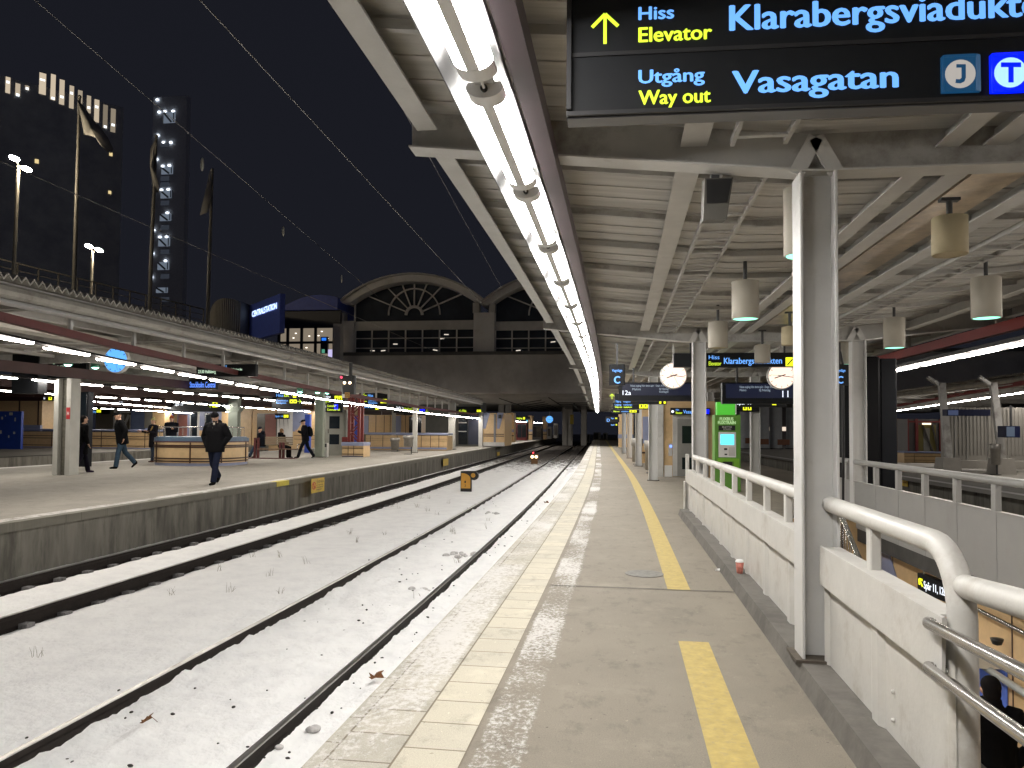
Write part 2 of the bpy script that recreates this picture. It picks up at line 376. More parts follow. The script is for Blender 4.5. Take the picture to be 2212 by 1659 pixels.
def snowz(x, y):
    z = -.83 + .022*mnoise.noise((x*.9, y*.5, 3)) + .016*mnoise.noise((x*3.1, y*2.3, 7)) + .010*mnoise.noise((x*9, y*8, 1))
    if -4.2 < x < -1.3: z += .026*max(0, mnoise.noise((x*5, y*4.2, 11)))*2 + .022*abs(mnoise.noise((x*2.2, y*1.8, 21))) + .020*mnoise.noise((x*13, y*11, 5)) - .05*max(0, mnoise.noise((x*3.4, y*2.9, 33))-.25)
    if x > -2.2: z += .05*((x+2.2)/.9)
    for k, rx in enumerate(RAILX):
        d = abs(x-rx)
        if d < .22: z += (.018 if k < 2 else -.045)*(1-d/.22)
    d = abs(x+5.35)
    if d < .12: z -= .012*(1-d/.12)
    return z
mb = MB(); xs = []; x = -8.95
while x < -1.25: xs.append(x); x += .055 if x > -4.6 else .085
xs.append(-1.25); ys = []; y = -2.0
while y < 150: ys.append(y); y += .05 if y < 9 else (.09 if y < 16 else (.2 if y < 30 else (.6 if y < 60 else 4)))
nx = len(xs); vs = [(x+off(y), y, snowz(x, y)) for y in ys for x in xs]
mb.add(vs, [(i*nx+k, i*nx+k+1, (i+1)*nx+k+1, (i+1)*nx+k) for i in range(len(ys)-1) for k in range(nx-1)], True)
struct(mb, 'snow_track_bed', SNOW)
BALLAST = mat('ballast_with_snow', (.10, .09, .08), .9, 0, .5, 12, bump=.6, bscale=18, dirt=(.5, .5, .52), dscale=1.5, dlo=.55, dhi=.7)
mb = MB(); flat(mb, -27, -20.7, YS, -.85); flat(mb, 6.3, 12.0, YS, -.85); struct(mb, 'ballast', BALLAST)
GROUND = mat('dark_ground', (.03, .03, .03), .9)
mb = MB(); mb.face([(-400, -60, -3.2), (400, -60, -3.2), (400, 500, -3.2), (-400, 500, -3.2)]); struct(mb, 'ground', GROUND)
mb = MB(); mb.face([(-60, 149.9, -.9), (60, 149.9, -.9), (60, 420, -.9), (-60, 420, -.9)]); struct(mb, 'rail_yard', BALLAST)
# ---- rails: one thing per track with two rails, shiny head and clips
RAILDARK = mat('rusty_rail_side', (.018, .014, .012), .8, 0, .3, 14, spec=.2)
RAILHEAD = mat('polished_rail_head', (.42, .40, .38), .28, 1., .12, 30, stretch=(1, .05, 1))
CLIPS = mat('snowy_clip', (.13, .125, .125), .8, 0, .5, 20)
def rails(x_pair, label, clips, z=-.705, yend=150):
    t = thing('railway_track', label, 'railway track', P(sum(x_pair)/2, 6, -.85))
    ys = [-3, 0]+[y for y in YS if y > .3]
    for x in x_pair:
        mb = MB(); mb.sweep([(x-.065, z-.20), (x+.065, z-.20), (x+.06, z-.165), (x+.012, z-.14), (x+.012, z-.05), (x+.034, z-.04), (x+.034, z-.0025), (x-.034, z-.0025), (x-.034, z-.04), (x-.012, z-.05), (x-.012, z-.14), (x-.06, z-.165)], ys)
        r = mb.build('rail', RAILDARK, t)
        mb = MB(); mb.sweep([(x-.028, z-.002), (x+.028, z-.002), (x+.022, z+.004), (x-.022, z+.004)], ys); mb.build('rail_head', RAILHEAD, r)
        if clips:
            mb = MB(); y = 3.
            while y < 75:
                for sd in (-1, 1):
                    xx, zz = x+sd*.12+off(y), z-.155
                    mb.box(xx-.055, xx+.055, y-.06, y+.06, zz-.03, zz+.035+random.uniform(-.01, .015))
                y += .6
            tag(mb.build('rail_clips', CLIPS, r), kind='stuff')
rails(RAILX[:2], 'snow filled railway track beside the near platform edge', False)
rails(RAILX[2:], 'railway track with dark rails and snowy clips along the far platform wall', True, z=-.69)
rails((7.3, 8.8), 'unlit railway track behind the green ticket machine', False, z=-.66)
rails((-22.2, -23.7), 'railway track in the gap beyond the far platform', False, z=-.66)
# ---- far platform, third platform, right hand platform
mb = MB(); flat(mb, -20.6, -8.9, YS, 0); struct(mb, 'far_platform', ASPH2)
CONCW = mat('streaked_platform_wall', (.18, .168, .142), .9, 0, .3, 1.6, stretch=(1, 2.2, .4), bump=.3, bscale=30, dirt=(.06, .056, .046), dscale=1.4, dlo=.46, dhi=.70)
mb = MB(); mb.sweep([(-8.98, -.012), (-8.90, -.012), (-8.90, -1.1), (-8.98, -1.1)], YS); mb.sweep([(-20.6, -.012), (-20.5, -.012), (-20.5, -1.1), (-20.6, -1.1)], YS); struct(mb, 'far_platform_wall', CONCW)
mb = MB(); mb.sweep([(-8.99, -.13), (-8.80, -.13), (-8.80, .006), (-8.99, .006)], YS); struct(mb, 'platform_coping', surf_mat('coping_concrete', (.17, .16, .13), [(-9.02, -8.88, .40, 5)])) 
mb = MB(); mb.face([(-75, -10, 0.), (-26.9, -10, 0), (-26.9-4, 150, 0), (-75, 150, 0)], [(-75, -10), (-27, -10), (-27, 150), (-75, 150)]); struct(mb, 'third_platform', ASPH3)
mb = MB(); mb.sweep([(-27.1, -.01), (-26.9, -.01), (-26.9, -1.1), (-27.1, -1.1)], YS); struct(mb, 'third_platform_wall', CONCW)
mb = MB(); mb.face([(9.2+off(0), -10, 0.), (60, -10, 0), (60, 150, 0), (9.2+off(150), 150, 0)], [(9, -10), (60, -10), (60, 150), (9, 150)]); struct(mb, 'right_platform', ASPH3)
mb = MB(); mb.sweep([(9.2, -.01), (9.3, -.01), (9.3, -1.1), (9.2, -1.1)], YS, curve=True); struct(mb, 'right_platform_wall', CONCW)
mb = MB(); flat(mb, 9.2, 9.5, YS, .004); struct(mb, 'edge_snow', surf_mat('edge_snow_strip', (.3, .28, .25), [(9.2, 9.4, .75, 6)]))
# ---- debris in the snow (uncountable)
rnd = random.Random(3); mb = MB()
for i in range(230):
    y = 2.2+rnd.random()**1.8*22; s = rnd.choice((-1.55, -2.24, -2.30, -3.73, -2.9, -3.3, -4.15)); x = s+rnd.uniform(-.12, .12)*(3 if s in (-2.9, -3.3) else 1)
    r_ = rnd.uniform(.005, .015); mb.ell((x+off(y), y, snowz(x, y)+r_*.3), r_*rnd.uniform(.7, 1.8), r_*rnd.uniform(.7, 1.6), r_*.7, 6, 4)
tag(mb.build('ballast_crumbs', mat('ballast_stone', (.05, .045, .042), .9, 0, .4, 20)), 'dark ballast crumbs scattered over the snow along the near rails', 'ballast', kind='stuff')
mb = MB()
for i in range(34):
    y = 3.2+rnd.random()*22; x = rnd.choice((-1.75, -2.9, -3.4, -4.6, -5.1, -5.8, -6.3))+rnd.uniform(-.25, .25); z = snowz(x, y)-.01
    for k in range(rnd.randint(3, 8)):
        a = rnd.uniform(0, 6.28); h = rnd.uniform(.05, .16); bx, by = x+off(y)+rnd.uniform(-.05, .05), y+rnd.uniform(-.05, .05)
        mb.tube([(bx, by, z), (bx+math.cos(a)*.02, by+math.sin(a)*.02, z+h*.6), (bx+math.cos(a)*.05, by+math.sin(a)*.05, z+h)], [.0022, .0018, .0008], 4, False)
tag(mb.build('dry_grass', mat('dry_grass_stalk', (.22, .18, .12), .9)), 'dry grass stalks poking through the track snow', 'grass', kind='stuff')
mb = MB()
for (px, py, n_) in ((1010, 1200, 9), (985, 1200, 5), (925, 1270, 3), (1060, 1110, 6), (620, 1600, 3), (1245, 985, 5)):
    c0 = atZ(px, py, -.82)
    for k in range(n_):
        r_ = rnd.uniform(.025, .075); mb.ell((c0.x+rnd.uniform(-.2, .2), c0.y+rnd.uniform(-.25, .25), -.815+r_*.05), r_, r_*rnd.uniform(.7, 1.2), r_*.55, 9, 6)
tag(mb.build('snow_lumps', mat('dirty_snow', (.58, .56, .55), .85, 0, .3, 12, bump=.8, bscale=22)), 'dirty lumps of snow between the near rails', 'snow', kind='stuff')
LEAF = mat('dead_leaf', (.20, .085, .03), .8, 0, .3, 25)
for (px, py, z, sc_, lab) in ((812, 1468, -.79, 1.15, 'curled brown leaf on the snow beside the platform edge'), (315, 1563, -.80, .8, 'small brown leaf lying between the nearest rails'), (1180, 1087, -.79, 1.3, 'rusty brown leaf by the rail far down the near track')):
    c0 = atZ(px, py, z); mb = MB(); poly = []
    for k in range(14):
        a = 2*math.pi*k/14; rr = (.065 if k % 2 == 0 else .035)*sc_*(1+.25*math.sin(a)); poly.append((rr*math.cos(a), rr*math.sin(a)))
    vs = [(c0.x, c0.y, z+.02)]+[(c0.x+a, c0.y+b*.8, z+.03+.028*math.sin(3*a/.065)+.02*abs(b)/.06) for a, b in poly]
    mb.add(vs, [(0, k+1, (k+1) % 14+1) for k in range(14)]); mb.add([(x, y, zz-.004) for x, y, zz in vs], [(0, (k+1) % 14+1, k+1) for k in range(14)])
    mb.tube([vs[1], (vs[1][0]+.03, vs[1][1]+.02, z+.01)], .002, 5)
    tag(mb.build('dead_leaf', LEAF), lab, 'leaf', 'dead leaves on the track')
# ================================================================== NEAR CANOPY
GY = [-3.9, 4.74, 13.5, 22.2, 31.0, 39.8, 48.6, 57.4, 66.2]        # girder lines
CEND = 70.
def gz(x):                                                        # underside of the gull wing girders
    if x < 1.12: return 2.955+.105*(1.12-x)
    if x > 3.95: return 2.955+.105*(x-3.95)
    return 2.955
canopy = thing('platform_canopy', 'long grey steel and board canopy over the near platform', 'canopy', (2.5, 20, 3.2))
DECK = mat('canopy_board', (.53, .515, .485), .85, 0, .15, 5, stretch=(.25, 3.2, 1), bump=.35, bscale=14, dirt=(.37, .355, .33), dscale=1.6, dlo=.45, dhi=.75)
def dz(x): return gz(x)+.26
mb = MB(); prof = [(-1.33, dz(-1.33)), (1.12, dz(1.12)), (3.95, dz(3.95)), (6.35, dz(6.35)), (6.35, dz(6.35)+.10), (3.95, dz(3.95)+.1), (1.12, dz(1.12)+.1), (-1.33, dz(-1.33)+.1)]
ysd = [-15]+[y for y in YS if -15 < y < CEND]+[CEND]
mb.sweep(prof, ysd); mb.build('roof_deck', DECK, canopy)
mb = MB(); y = -14.
while y < CEND:                                                   # board ribs across the canopy
    o = off(y)
    for xa, xb in ((-1.30, 1.12), (1.12, 3.95), (3.95, 6.3)):
        mb.bar((xa+o, y, dz(xa)-.004), (xb+o, y, dz(xb)-.004), .05, .011)
    y += .29
mb.build('deck_ribs', DECK, canopy)
for gy in GY:                                                     # gull wing girders: web, bottom flange
    o = off(gy); mb = MB()
    xs_ = [-1.36, 1.0, 1.12, 1.34, 3.75, 3.95, 4.07, 6.4]
    for xa, xb in zip(xs_, xs_[1:]):
        for (ylo, yhi, z0, z1) in ((-.008, .008, .012, .25),):
            mb.hexa([(xa+o, gy+ylo, gz(xa)+z0), (xb+o, gy+ylo, gz(xb)+z0), (xb+o, gy+yhi, gz(xb)+z0), (xa+o, gy+yhi, gz(xa)+z0), (xa+o, gy+ylo, gz(xa)+z1), (xb+o, gy+ylo, gz(xb)+z1), (xb+o, gy+yhi, gz(xb)+z1), (xa+o, gy+yhi, gz(xa)+z1)])
    web = mb.build('girder_web', GIRDER, canopy)
    mb = MB()
    for xa, xb in zip(xs_, xs_[1:]):
        mb.hexa([(xa+o, gy-.085, gz(xa)), (xb+o, gy-.085, gz(xb)), (xb+o, gy+.085, gz(xb)), (xa+o, gy+.085, gz(xa)), (xa+o, gy-.085, gz(xa)+.0115), (xb+o, gy-.085, gz(xb)+.0115), (xb+o, gy+.085, gz(xb)+.0115), (xa+o, gy+.085, gz(xa)+.0115)])
    for xc in ((1.125 if gy == 4.74 else 1.33), 3.92):                                       # inverted V stiffeners over each column
        for sd in (-1, 1):
            mb.bar((xc+o+sd*.115, gy-.05, 2.95), (xc+o, gy-.05, 3.17), .09, .016, (0, 1, 0))
    mb.build('girder_flange', GREYSTEEL, web)
BEAMS = [(.34, .50, 3.16), (1.80, 1.93, 3.09), (2.06, 2.2, 3.09), (2.72, 2.86, 3.09), (4.65, 4.80, 3.12)]
for x0, x1, z in BEAMS:                                           # long beams along the platform
    for ya, yb in zip(GY, GY[1:]+[CEND]):
        ys_ = yseg(ya+.012, yb-.012); w = (x1-x0)
        mb = MB(); mb.sweep([(x0, z), (x1, z), (x1, z+.012), ((x0+x1)/2+.006, z+.012), ((x0+x1)/2+.006, dz((x0+x1)/2)-.03), ((x0+x1)/2-.006, dz((x0+x1)/2)-.03), ((x0+x1)/2-.006, z+.012), (x0, z+.012)], ys_)
        mb.build('long_beam', GREYSTEEL, canopy)
for ya, yb in zip(GY, GY[1:]+[CEND]):                             # angle purlins across, cable trays, fascia
    k = 0; y = ya+.75
    while y < yb-.3:
        o = off(y); mb = MB()
        for xa, xb in ((-1.25, 1.12), (1.12, 3.95), (3.95, 6.25)):
            mb.bar((xa+o, y, dz(xa)-.045), (xb+o, y, dz(xb)-.045), .035, .05)
        mb.build('cross_angle', GIRDER, canopy); y += 1.12
    if ya < 35:
        for tx, wz in ((.78, 3.10), (3.3, 3.07)):
            mb = MB(); ys_ = yseg(ya+.15, yb-.15)
            for sd in (-.15, .15): mb.sweep([(tx+sd-.012, wz), (tx+sd+.012, wz), (tx+sd+.012, wz+.045), (tx+sd-.012, wz+.045)], ys_)
            y = ya+.3
            while y < yb-.2: o = off(y); mb.box(tx-.14+o, tx+.14+o, y-.02, y+.02, wz+.002, wz+.018); y += .26
            mb.build('cable_tray', GIRDER, canopy)
for xs0 in (-1.30, 6.32):
    for ya, yb in zip([-15]+GY[1:], GY[1:]+[CEND]):
        s = 1 if xs0 < 0 else -1; z0 = gz(xs0)+.10; ys_ = yseg(ya+.1, yb-.1)
        mb = MB(); mb.sweep([(xs0, z0), (xs0+s*.13, z0), (xs0+s*.13, z0+.014), (xs0+s*.016, z0+.014), (xs0+s*.016, z0+.3), (xs0, z0+.3)] if s > 0 else [(xs0, z0), (xs0, z0+.3), (xs0-.016, z0+.3), (xs0-.016, z0+.014), (xs0-.13, z0+.014), (xs0-.13, z0)], ys_)
        mb.build('fascia', GREYSTEEL, canopy)
FOIL = mat('foil_duct', (.62, .52, .40), .35, .8, .3, 4, bump=.8, bscale=6)
mb = MB(); mb.sweep([(2.28, 3.13), (2.62, 3.13), (2.62, 3.19), (2.28, 3.19)], yseg(5.2, 12.6)); mb.build('foil_duct', FOIL, canopy)
# ---- columns: H sections
def h_column(x, y, z0, z1, w, d, label, m=COLPAINT, group='steel columns of the near canopy', tf=.016, name='steel_column'):
    t = thing(name, label, 'column', (x, y, z0), group)
    mb = MB()
    for s in (-1, 1): mb.bbox(x+s*(w/2)-tf/2, x+s*(w/2)+tf/2, y-d/2, y+d/2, z0, z1, .003)
    mb.build('flanges', m, t)
    mb = MB(); mb.box(x-w/2+tf/2, x+w/2-tf/2, y-.008, y+.008, z0, z1-.002); mb.build('web', m, t)
    mb = MB(); mb.box(x-w/2-.05, x+w/2+.05, y-d/2-.03, y+d/2+.03, z0-.002, z0+.016); mb.build('base_plate', mat('rusty_base', (.08, .065, .05), .85, 0, .4, 12), t)
    return t
COLTOP = 2.953
h_column(1.125, 4.74, .10, COLTOP, .195, .21, 'tall white steel column nearest the camera, rising from the stair parapet')
h_column(1.28, 13.5, .10, COLTOP, .21, .21, 'white steel column at the far end of the near stair parapet, left of the lift sign')
h_column(3.88, 13.5, 0, COLTOP, .21, .21, 'steel column with a black cable behind the opposite stair parapet')
for gy, lab in ((22.2, 'white steel column beside the left wall of the lift'), (31.0, 'white steel column holding a bin beyond the lift'), (39.8, 'third white column past the lift along the near platform'), (48.6, 'small white column far along the near platform')):
    h_column(1.05+off(gy), gy, 0, COLTOP, .24, .22, lab)
for gy, lab in ((22.2, 'grey round shaded column right behind the green ticket machine'), (31.0, 'dim column on the dark side of the near platform')):
    h_column(3.86+off(gy), gy, 0, COLTOP, .24, .22, lab)
mb = MB(); o = off(13.4); mb.tube([(3.62+o, 13.28, -1.2), (3.64+o, 13.25, 1.2), (3.64+o, 13.25, 2.55), (3.60+o, 13.24, 2.74), (3.48+o, 13.24, 2.86), (3.2+o, 13.24, 2.9)], .022, 8)
tag(mb.build('black_cable', BLACK), 'thick black cable running down beside the column on the stair parapet', 'cable')
# ---- strip lamps with trough and red beam
TROUGHX = -.655
def trough(x, z, y0, y1, label, s=1, curve=True):
    mb = MB(); mb.sweep([(x-s*.165, z-.008), (x-s*.125, z+.075), (x+s*.10, z+.075), (x+s*.112, z+.02), (x+s*.118, z+.02), (x+s*.108, z+.085), (x-s*.13, z+.085), (x-s*.172, z-.008)][::s], yseg(y0, y1), curve=curve)
    return tag(mb.build('lamp_trough', TROUGHW, origin=P(x, max(y0, 0), z)), label, 'lamp trough')
def redbeam(x, z, y0, y1, label, w=.12, h=.13, m=REDBROWN):
    mb = MB(); mb.sweep([(x-w/2, z), (x+w/2, z), (x+w/2, z+h), (x-w/2, z+h)], yseg(y0, y1))
    return tag(mb.build('steel_beam', m, origin=P(x, max(y0, 0), z)), label, 'beam')
LPITCH, LLEN = 1.57, 1.19
def lamp_proto(name, label, group, detail=True):
    t = thing(name, label, 'strip lamp', (0, 0, 0), group)
    r, rz_ = (.088, .052) if detail else (.050, .034); n = 12; AN = [0, 14, 28, 42, 56, 71, 90, 109, 124, 138, 152, 166, 180]; A = lambda k: (-r*math.cos(math.radians(AN[k])), -rz_*math.sin(math.radians(AN[k])))
    def strip(k0, k1, m, nm, dz_=0., par=t):
        mb = MB()
        for k in range(k0, k1):
            (xa, za), (xb, zb) = A(k), A(k+1)
            mb.face([(xa, -LLEN/2, za+dz_), (xb, -LLEN/2, zb+dz_), (xb, LLEN/2, zb+dz_), (xa, LLEN/2, za+dz_)][::-1], smooth=True)
        return mb.build(nm, m, par, local=True)
    if detail: strip(0, 5, E_LAMP, 'tube_diffuser'); strip(7, 12, E_LAMP, 'tube_diffuser'); strip(5, 7, LAMPWHITE, 'centre_strip')
    else: strip(0, 12, E_LAMPFAR, 'tube_diffuser')
    if detail:
        for s in (-1, 1):
            mb = MB(); pts = [A(k) for k in range(n+1)]; y0 = s*LLEN/2
            poly = [(a*1.02, b*1.04) for a, b in pts]+[(r*.9, .022), (-r*.9, .022)]
            mb.prism(poly, y0, y0+s*.11, 'xz'); cap = mb.build('end_cap', LAMPWHITE, t, local=True)
            mb = MB(); mb.disc((0, y0+s*.118, -.012), .017, .02, 12); mb.build('cable_gland', BLACK, cap, local=True)
        mb = MB(); mb.box(-.05, .05, LLEN/2+.08, LPITCH-LLEN/2-.08, .012, .02)
        for i in range(4):
            for j in range(3): mb.disc((-.03+.02*i, LLEN/2+.12+.035*j, .010), .006, .003, 8, 'z')
        mb.build('bracket_plate', GREYSTEEL, t, local=True)
        mb = MB(); mb.tube([(0, LLEN/2+.09, -.012), (.006, LLEN/2+.13, -.02), (0, LPITCH-LLEN/2-.09, -.012)], .007, 6); mb.build('lamp_cable', LAMPWHITE, t, local=True)
    return t
ORD = ['nearest', 'second', 'third', 'fourth', 'fifth', 'sixth', 'seventh', 'eighth', 'ninth', 'tenth', 'eleventh', 'twelfth', 'thirteenth', 'fourteenth', 'fifteenth', 'sixteenth', 'seventeenth', 'eighteenth']
def lamp_row(pos, where, group, detail_n=12):
    """pos: list of (x,y,z,heading); first in view is index of the label list"""
    pd = lamp_proto('strip_lamp', 'x', group, True) if detail_n else None; ps = lamp_proto('strip_lamp', 'x', group, False)
    k = 0; far = 'tiny distant lit strip lamp '+where
    for i, (x, y, z, rz, vis) in enumerate(pos):
        src = pd if (pd and i < detail_n) else ps
        if vis and k < len(ORD): lab = ORD[k]+' lit strip lamp from the camera '+where; k += 1
        elif vis: lab = far
        else: lab = 'lit strip lamp out of frame overhead '+where
        clone(src, lab, (x, y, z), rz, group)
    for p in (pd, ps):
        if p:
            for ch in list(p.children_recursive): bpy.data.objects.remove(ch)
            bpy.data.objects.remove(p)
LZ = 3.035
pos = []
y0 = 4.19-LPITCH*11
for i in range(52):
    y = y0+i*LPITCH
    if y > 68: break
    pos.append((TROUGHX+off(y), y, LZ, -(off(y+.5)-off(y-.5)), y > 2.0))
    pos[-1] = (pos[-1][0], y, LZ, (off(y-.5)-off(y+.5)), y > 2.0)
LROW = lamp_row(pos, 'in the near canopy edge row', 'strip lamps along the near canopy edge', 60)
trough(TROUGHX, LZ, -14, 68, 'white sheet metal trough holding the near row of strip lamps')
redbeam(TROUGHX+.20, LZ-.02, -14, 68, 'dark red brown beam running beside the near row of strip lamps', .10, .12, mat('dark_purple_brown', (.042, .023, .030), .5))
# right hand edge of the same canopy
RX = 5.62
pos = [(RX+off(y), y, 2.70, (off(y-.5)-off(y+.5)), 10 < y) for y in [2.0+LPITCH*i for i in range(11)]]
lamp_row(pos, 'in the row right of the stair parapet', 'strip lamps on the right canopy edge', 0)
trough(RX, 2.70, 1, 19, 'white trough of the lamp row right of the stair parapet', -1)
redbeam(RX+.05, 2.92, 1, 19.5, 'dull red beam above the lamp row right of the stair parapet', .12, .16, DULLRED)
for i, y in enumerate((5.5, 9, 12.5, 16)):
    mb = MB(); mb.bar((RX+.05+off(y), y, 3.07), (RX+.05+off(y), y, 3.36), .05, .05); tag(mb.build('beam_hanger', GIRDER), ('nearest', 'second', 'third', 'fourth')[i]+' steel hanger holding the dull red beam on the right', 'hanger', 'hangers of the right red beam')
# ================================================================== STAIRWELL AND PARAPETS
WALLDIRT = mat('stained_kerb_stone', (.135, .125, .11), .8, 0, .12, 14, bump=.1, bscale=80, dirt=(.085, .078, .068), dscale=2.5, dlo=.45, dhi=.65)
PX = 1.19
par = thing('stair_parapet', 'white steel parapet with round handrail along the near side of the stairwell', 'parapet', (PX, 8, 0))
mb = MB(); mb.sweep([(.98, 0), (1.01, .10), (1.42, .10), (1.42, 0)], yseg(1.5, 13.3)); mb.build('kerb', WALLDIRT, par)
mb = MB(); mb.sweep([(1.29, .10), (1.30, .10), (1.30, .95), (1.29, .95)], [1.5, 1.6]); 
def parapet_run(y0, y1, first):
    # lower ribbed panel
    mb = MB(); ys = []; y = y0
    while y < y1: ys.append(y); y += .04
    ys.append(y1)
    for a, b in zip(ys, ys[1:]):
        def px(q): t = (q % .92); return PX-.03-(.022 if t < .12 else (.022*max(0, (.16-t)/.04) if t < .16 else 0))
        mb.face([(px(a)+off(a), a, .10), (px(b)+off(b), b, .10), (px(b)+off(b), b, .66), (px(a)+off(a), a, .66)])
        mb.face([(PX-.012+off(a), a, .10), (PX-.012+off(a), a, .66), (PX-.012+off(b), b, .66), (PX-.012+off(b), b, .10)])
    mb.build('lower_panel', WHITEPAINT, par)
    mb = MB(); mb.sweep([(PX-.078, .552), (PX-.068, .55), (PX-.058, .762), (PX-.066, .77), (PX-.075, .767)], yseg(y0+.02, y1)); 
    mb.sweep([(PX-.0575, .752), (PX+.04, .752), (PX+.04, .762), (PX-.0575, .7619)], yseg(max(y0+.02, 3.0), y1)); mb.build('top_board', WHITEPAINT, par)
parapet_run(4.86, 13.4, True); parapet_run(2.90, 4.62, False)
HR = .046
mb = MB(); mb.tube([(PX+.01+off(y)+.007*(y-4.7), y, .995-.003*(y-4.7)) for y in [4.70, 7, 9, 11, 12.5, 13.4]], HR, 16); mb.build('handrail', WHITEPAINT, par)
mb = MB(); pts = [(PX, 4.66, 1.0), (PX, 3.18, 1.0)]+[(PX, 3.18-.24*math.sin(a), 1.0-.24*(1-math.cos(a))) for a in [math.pi/2*k/8 for k in range(1, 9)]]+[(PX, 2.94, .45), (PX, 2.94, -.6)]
mb.tube(pts, [HR]*2+[HR+.003*k/8 for k in range(1, 9)]+[.05, .05], 20); mb.build('handrail', WHITEPAINT, par)
for y in (12.29, 11.29, 10.4, 9.46, 8.48, 7.57, 6.67, 5.85, 3.93):
    mb = MB(); mb.bbox(PX+off(y)-.02, PX+off(y)+.03, y-.042, y+.03, .755, .97, .006); mb.build('baluster', WHITEPAINT, par)
for z in (.30, .18):
    for y in (3.55, ):
        mb = MB(); mb.lathe([(.0, 0), (.009, .002), (.009, .012), (0, .016)], (0, 0, 0), 10); mb.v = [(PX-.03-zz, y+a, z+b-.0) for a, b, zz in mb.v]; mb.build('bolt', WHITEPAINT, par)
# lower rails that continue from the end post towards the viewer
dv = Vector((-.105, -1, .10))
def rail_from(p, L=1.5): p = Vector(p); return [p, p+dv*L*.5, p+dv*L]
t2 = thing('white_tube_rail', 'thick white tube branching from the bent end of the parapet handrail', 'rail', (PX, 2.94, .88))
mb = MB(); mb.tube(rail_from((PX+.01, 2.94, .875), 1.4), .043, 18); mb.build('tube', WHITEPAINT, t2)
for z, lab in ((.735, 'upper polished steel rail bolted to the white end post'), (.575, 'lower polished steel rail bolted to the white end post')):
    t2 = thing('steel_rail', lab, 'rail', (PX, 2.94, z), 'steel rails at the stair end post')
    p0 = Vector((PX-.105, 2.96, z))
    mb = MB(); mb.tube([(PX-.06, 3.0, z-.01), (PX-.095, 2.995, z-.004)]+rail_from(p0, 1.4), .0205, 14); mb.build('bar', CHROME, t2)
    mb = MB(); mb.tube([(PX-.03, 2.96, z-.012), (PX-.075, 2.985, z-.008)], .024, 12); mb.build('bracket', CHROME, t2)
# end upright left of the far column
mb = MB(); o = off(13.7); mb.bbox(1.13+o, 1.19+o, 13.55, 13.62, 0, 1.02, .01); mb.bbox(1.1+o, 1.13+o, 13.5, 13.66, .0, .55, .01); tag(mb.build('end_post', WHITEPAINT), 'small white end post beyond the far column of the near parapet', 'post')
# ---- opposite parapet
BX = 3.86
pb = thing('stair_parapet', 'grey steel parapet with square openings along the opposite side of the stairwell', 'parapet', (BX, 8, 0))
GREYPANEL = mat('grey_parapet_paint', (.31, .305, .295), .45, 0, .04, 4, dirt=(.25, .24, .22), dscale=2, dlo=.55, dhi=.85)
for a, b in ((1.0, 13.36), (13.62, 15.4)):
    ys = yseg(a, b)
    mb = MB(); mb.sweep([(BX-.02, -.15), (BX-.005, -.15), (BX-.005, .60), (BX-.02, .60)], ys); mb.sweep([(BX-.035, .60), (BX+.035, .60), (BX+.035, .615), (BX-.035, .615)], ys); mb.build('panel', GREYPANEL, pb)
    mb = MB(); mb.tube([(BX+off(y), y, .93) for y in ys], .045, 14); mb.build('handrail', GREYPANEL, pb)
    y = a+.2
    while y < b-.1:
        mb = MB(); o = off(y); mb.bbox(BX-.03+o, BX+.03+o, y-.055, y+.055, .615, .89, .008); mb.build('baluster', GREYPANEL, pb)
        mb = MB(); mb.box(BX-.024+o, BX-.0205+o, y-.045, y+.045, -.15, .60); mb.build('panel_seam', GREYPANEL, pb)
        y += .93
mb = MB(); mb.sweep([(BX+.0, -.36), (BX+.12, -.36), (BX+.12, -.005), (BX+.0, -.005)], yseg(1, 22)); struct(mb, 'slab_edge', mat('dark_slab_edge', (.05, .047, .043), .8, 0, .3, 3))
# ---- stairwell: tile walls, floor, steps, lower hall
well = thing('stairwell_wall', 'beige tiled wall with dark joints inside the stairwell below the opposite parapet', 'wall', (4.1, 8, -2.9))
mb = MB(); mb.box(4.05, 4.15, -2, 13.3, -2.9, -.36); mb.build('tile_face', BEIGE, well)
for y in (12.4, 11.2, 10.0, 8.8, 7.6, 6.4):
    mb = MB(); mb.box(4.044, 4.0485, y-.012, y+.012, -2.9, -.36); mb.build('joint', BROWNTILE, well)
mb = MB(); mb.box(4.0, 4.0495, -2, 13.3, -2.9, -2.7); mb.build('skirting', LILAC, well)
mb = MB(); mb.box(1.42, 1.5, 1.2, 13.3, -2.9, -.02); tag(mb.build('stairwell_wall', mat('pale_wall', (.42, .39, .34), .6)), 'pale inner wall of the stairwell hidden below the near parapet', 'wall')
mb = MB(); mb.box(1.51, 4.04, 13.3, 13.4, -2.9, -.02); tag(mb.build('stairwell_wall', BEIGE), 'beige end wall of the stairwell under the far column', 'wall')
mb = MB(); mb.bbox(3.72, 4.04, 9.0, 13.2, -1.12, -1.0, .01); tag(mb.build('wall_ledge', mat('cream_ledge', (.62, .58, .50), .5)), 'cream ledge along the tiled stairwell wall below the hanging track sign', 'ledge')
mb = MB(); mb.prism([(13.25, -.36), (12.6, -.36), (11.3, -1.6), (11.95, -1.6)], 4.03, 4.042, 'yz'); mb.build('lilac_band', LILAC, well)
mb = MB(); mb.box(4.03, 4.042, 8.9, 9.75, -1.9, -1.12); mb.build('blue_panel', mat('hall_blue_panel', (.10, .18, .62), .4), well)
mb = MB(); mb.face([(1.42, -6, -2.9), (9, -6, -2.9), (9, 18, -2.9), (1.42, 18, -2.9)]); struct(mb, 'lower_hall_floor', mat('hall_floor', (.40, .37, .33), .35, 0, .1, 2))
mb = MB()
for i in range(17):
    y = 13.28-i*.30; mb.box(2.15, 3.15, y-.30, y, -2.88, -.173*(i+1)+.02)
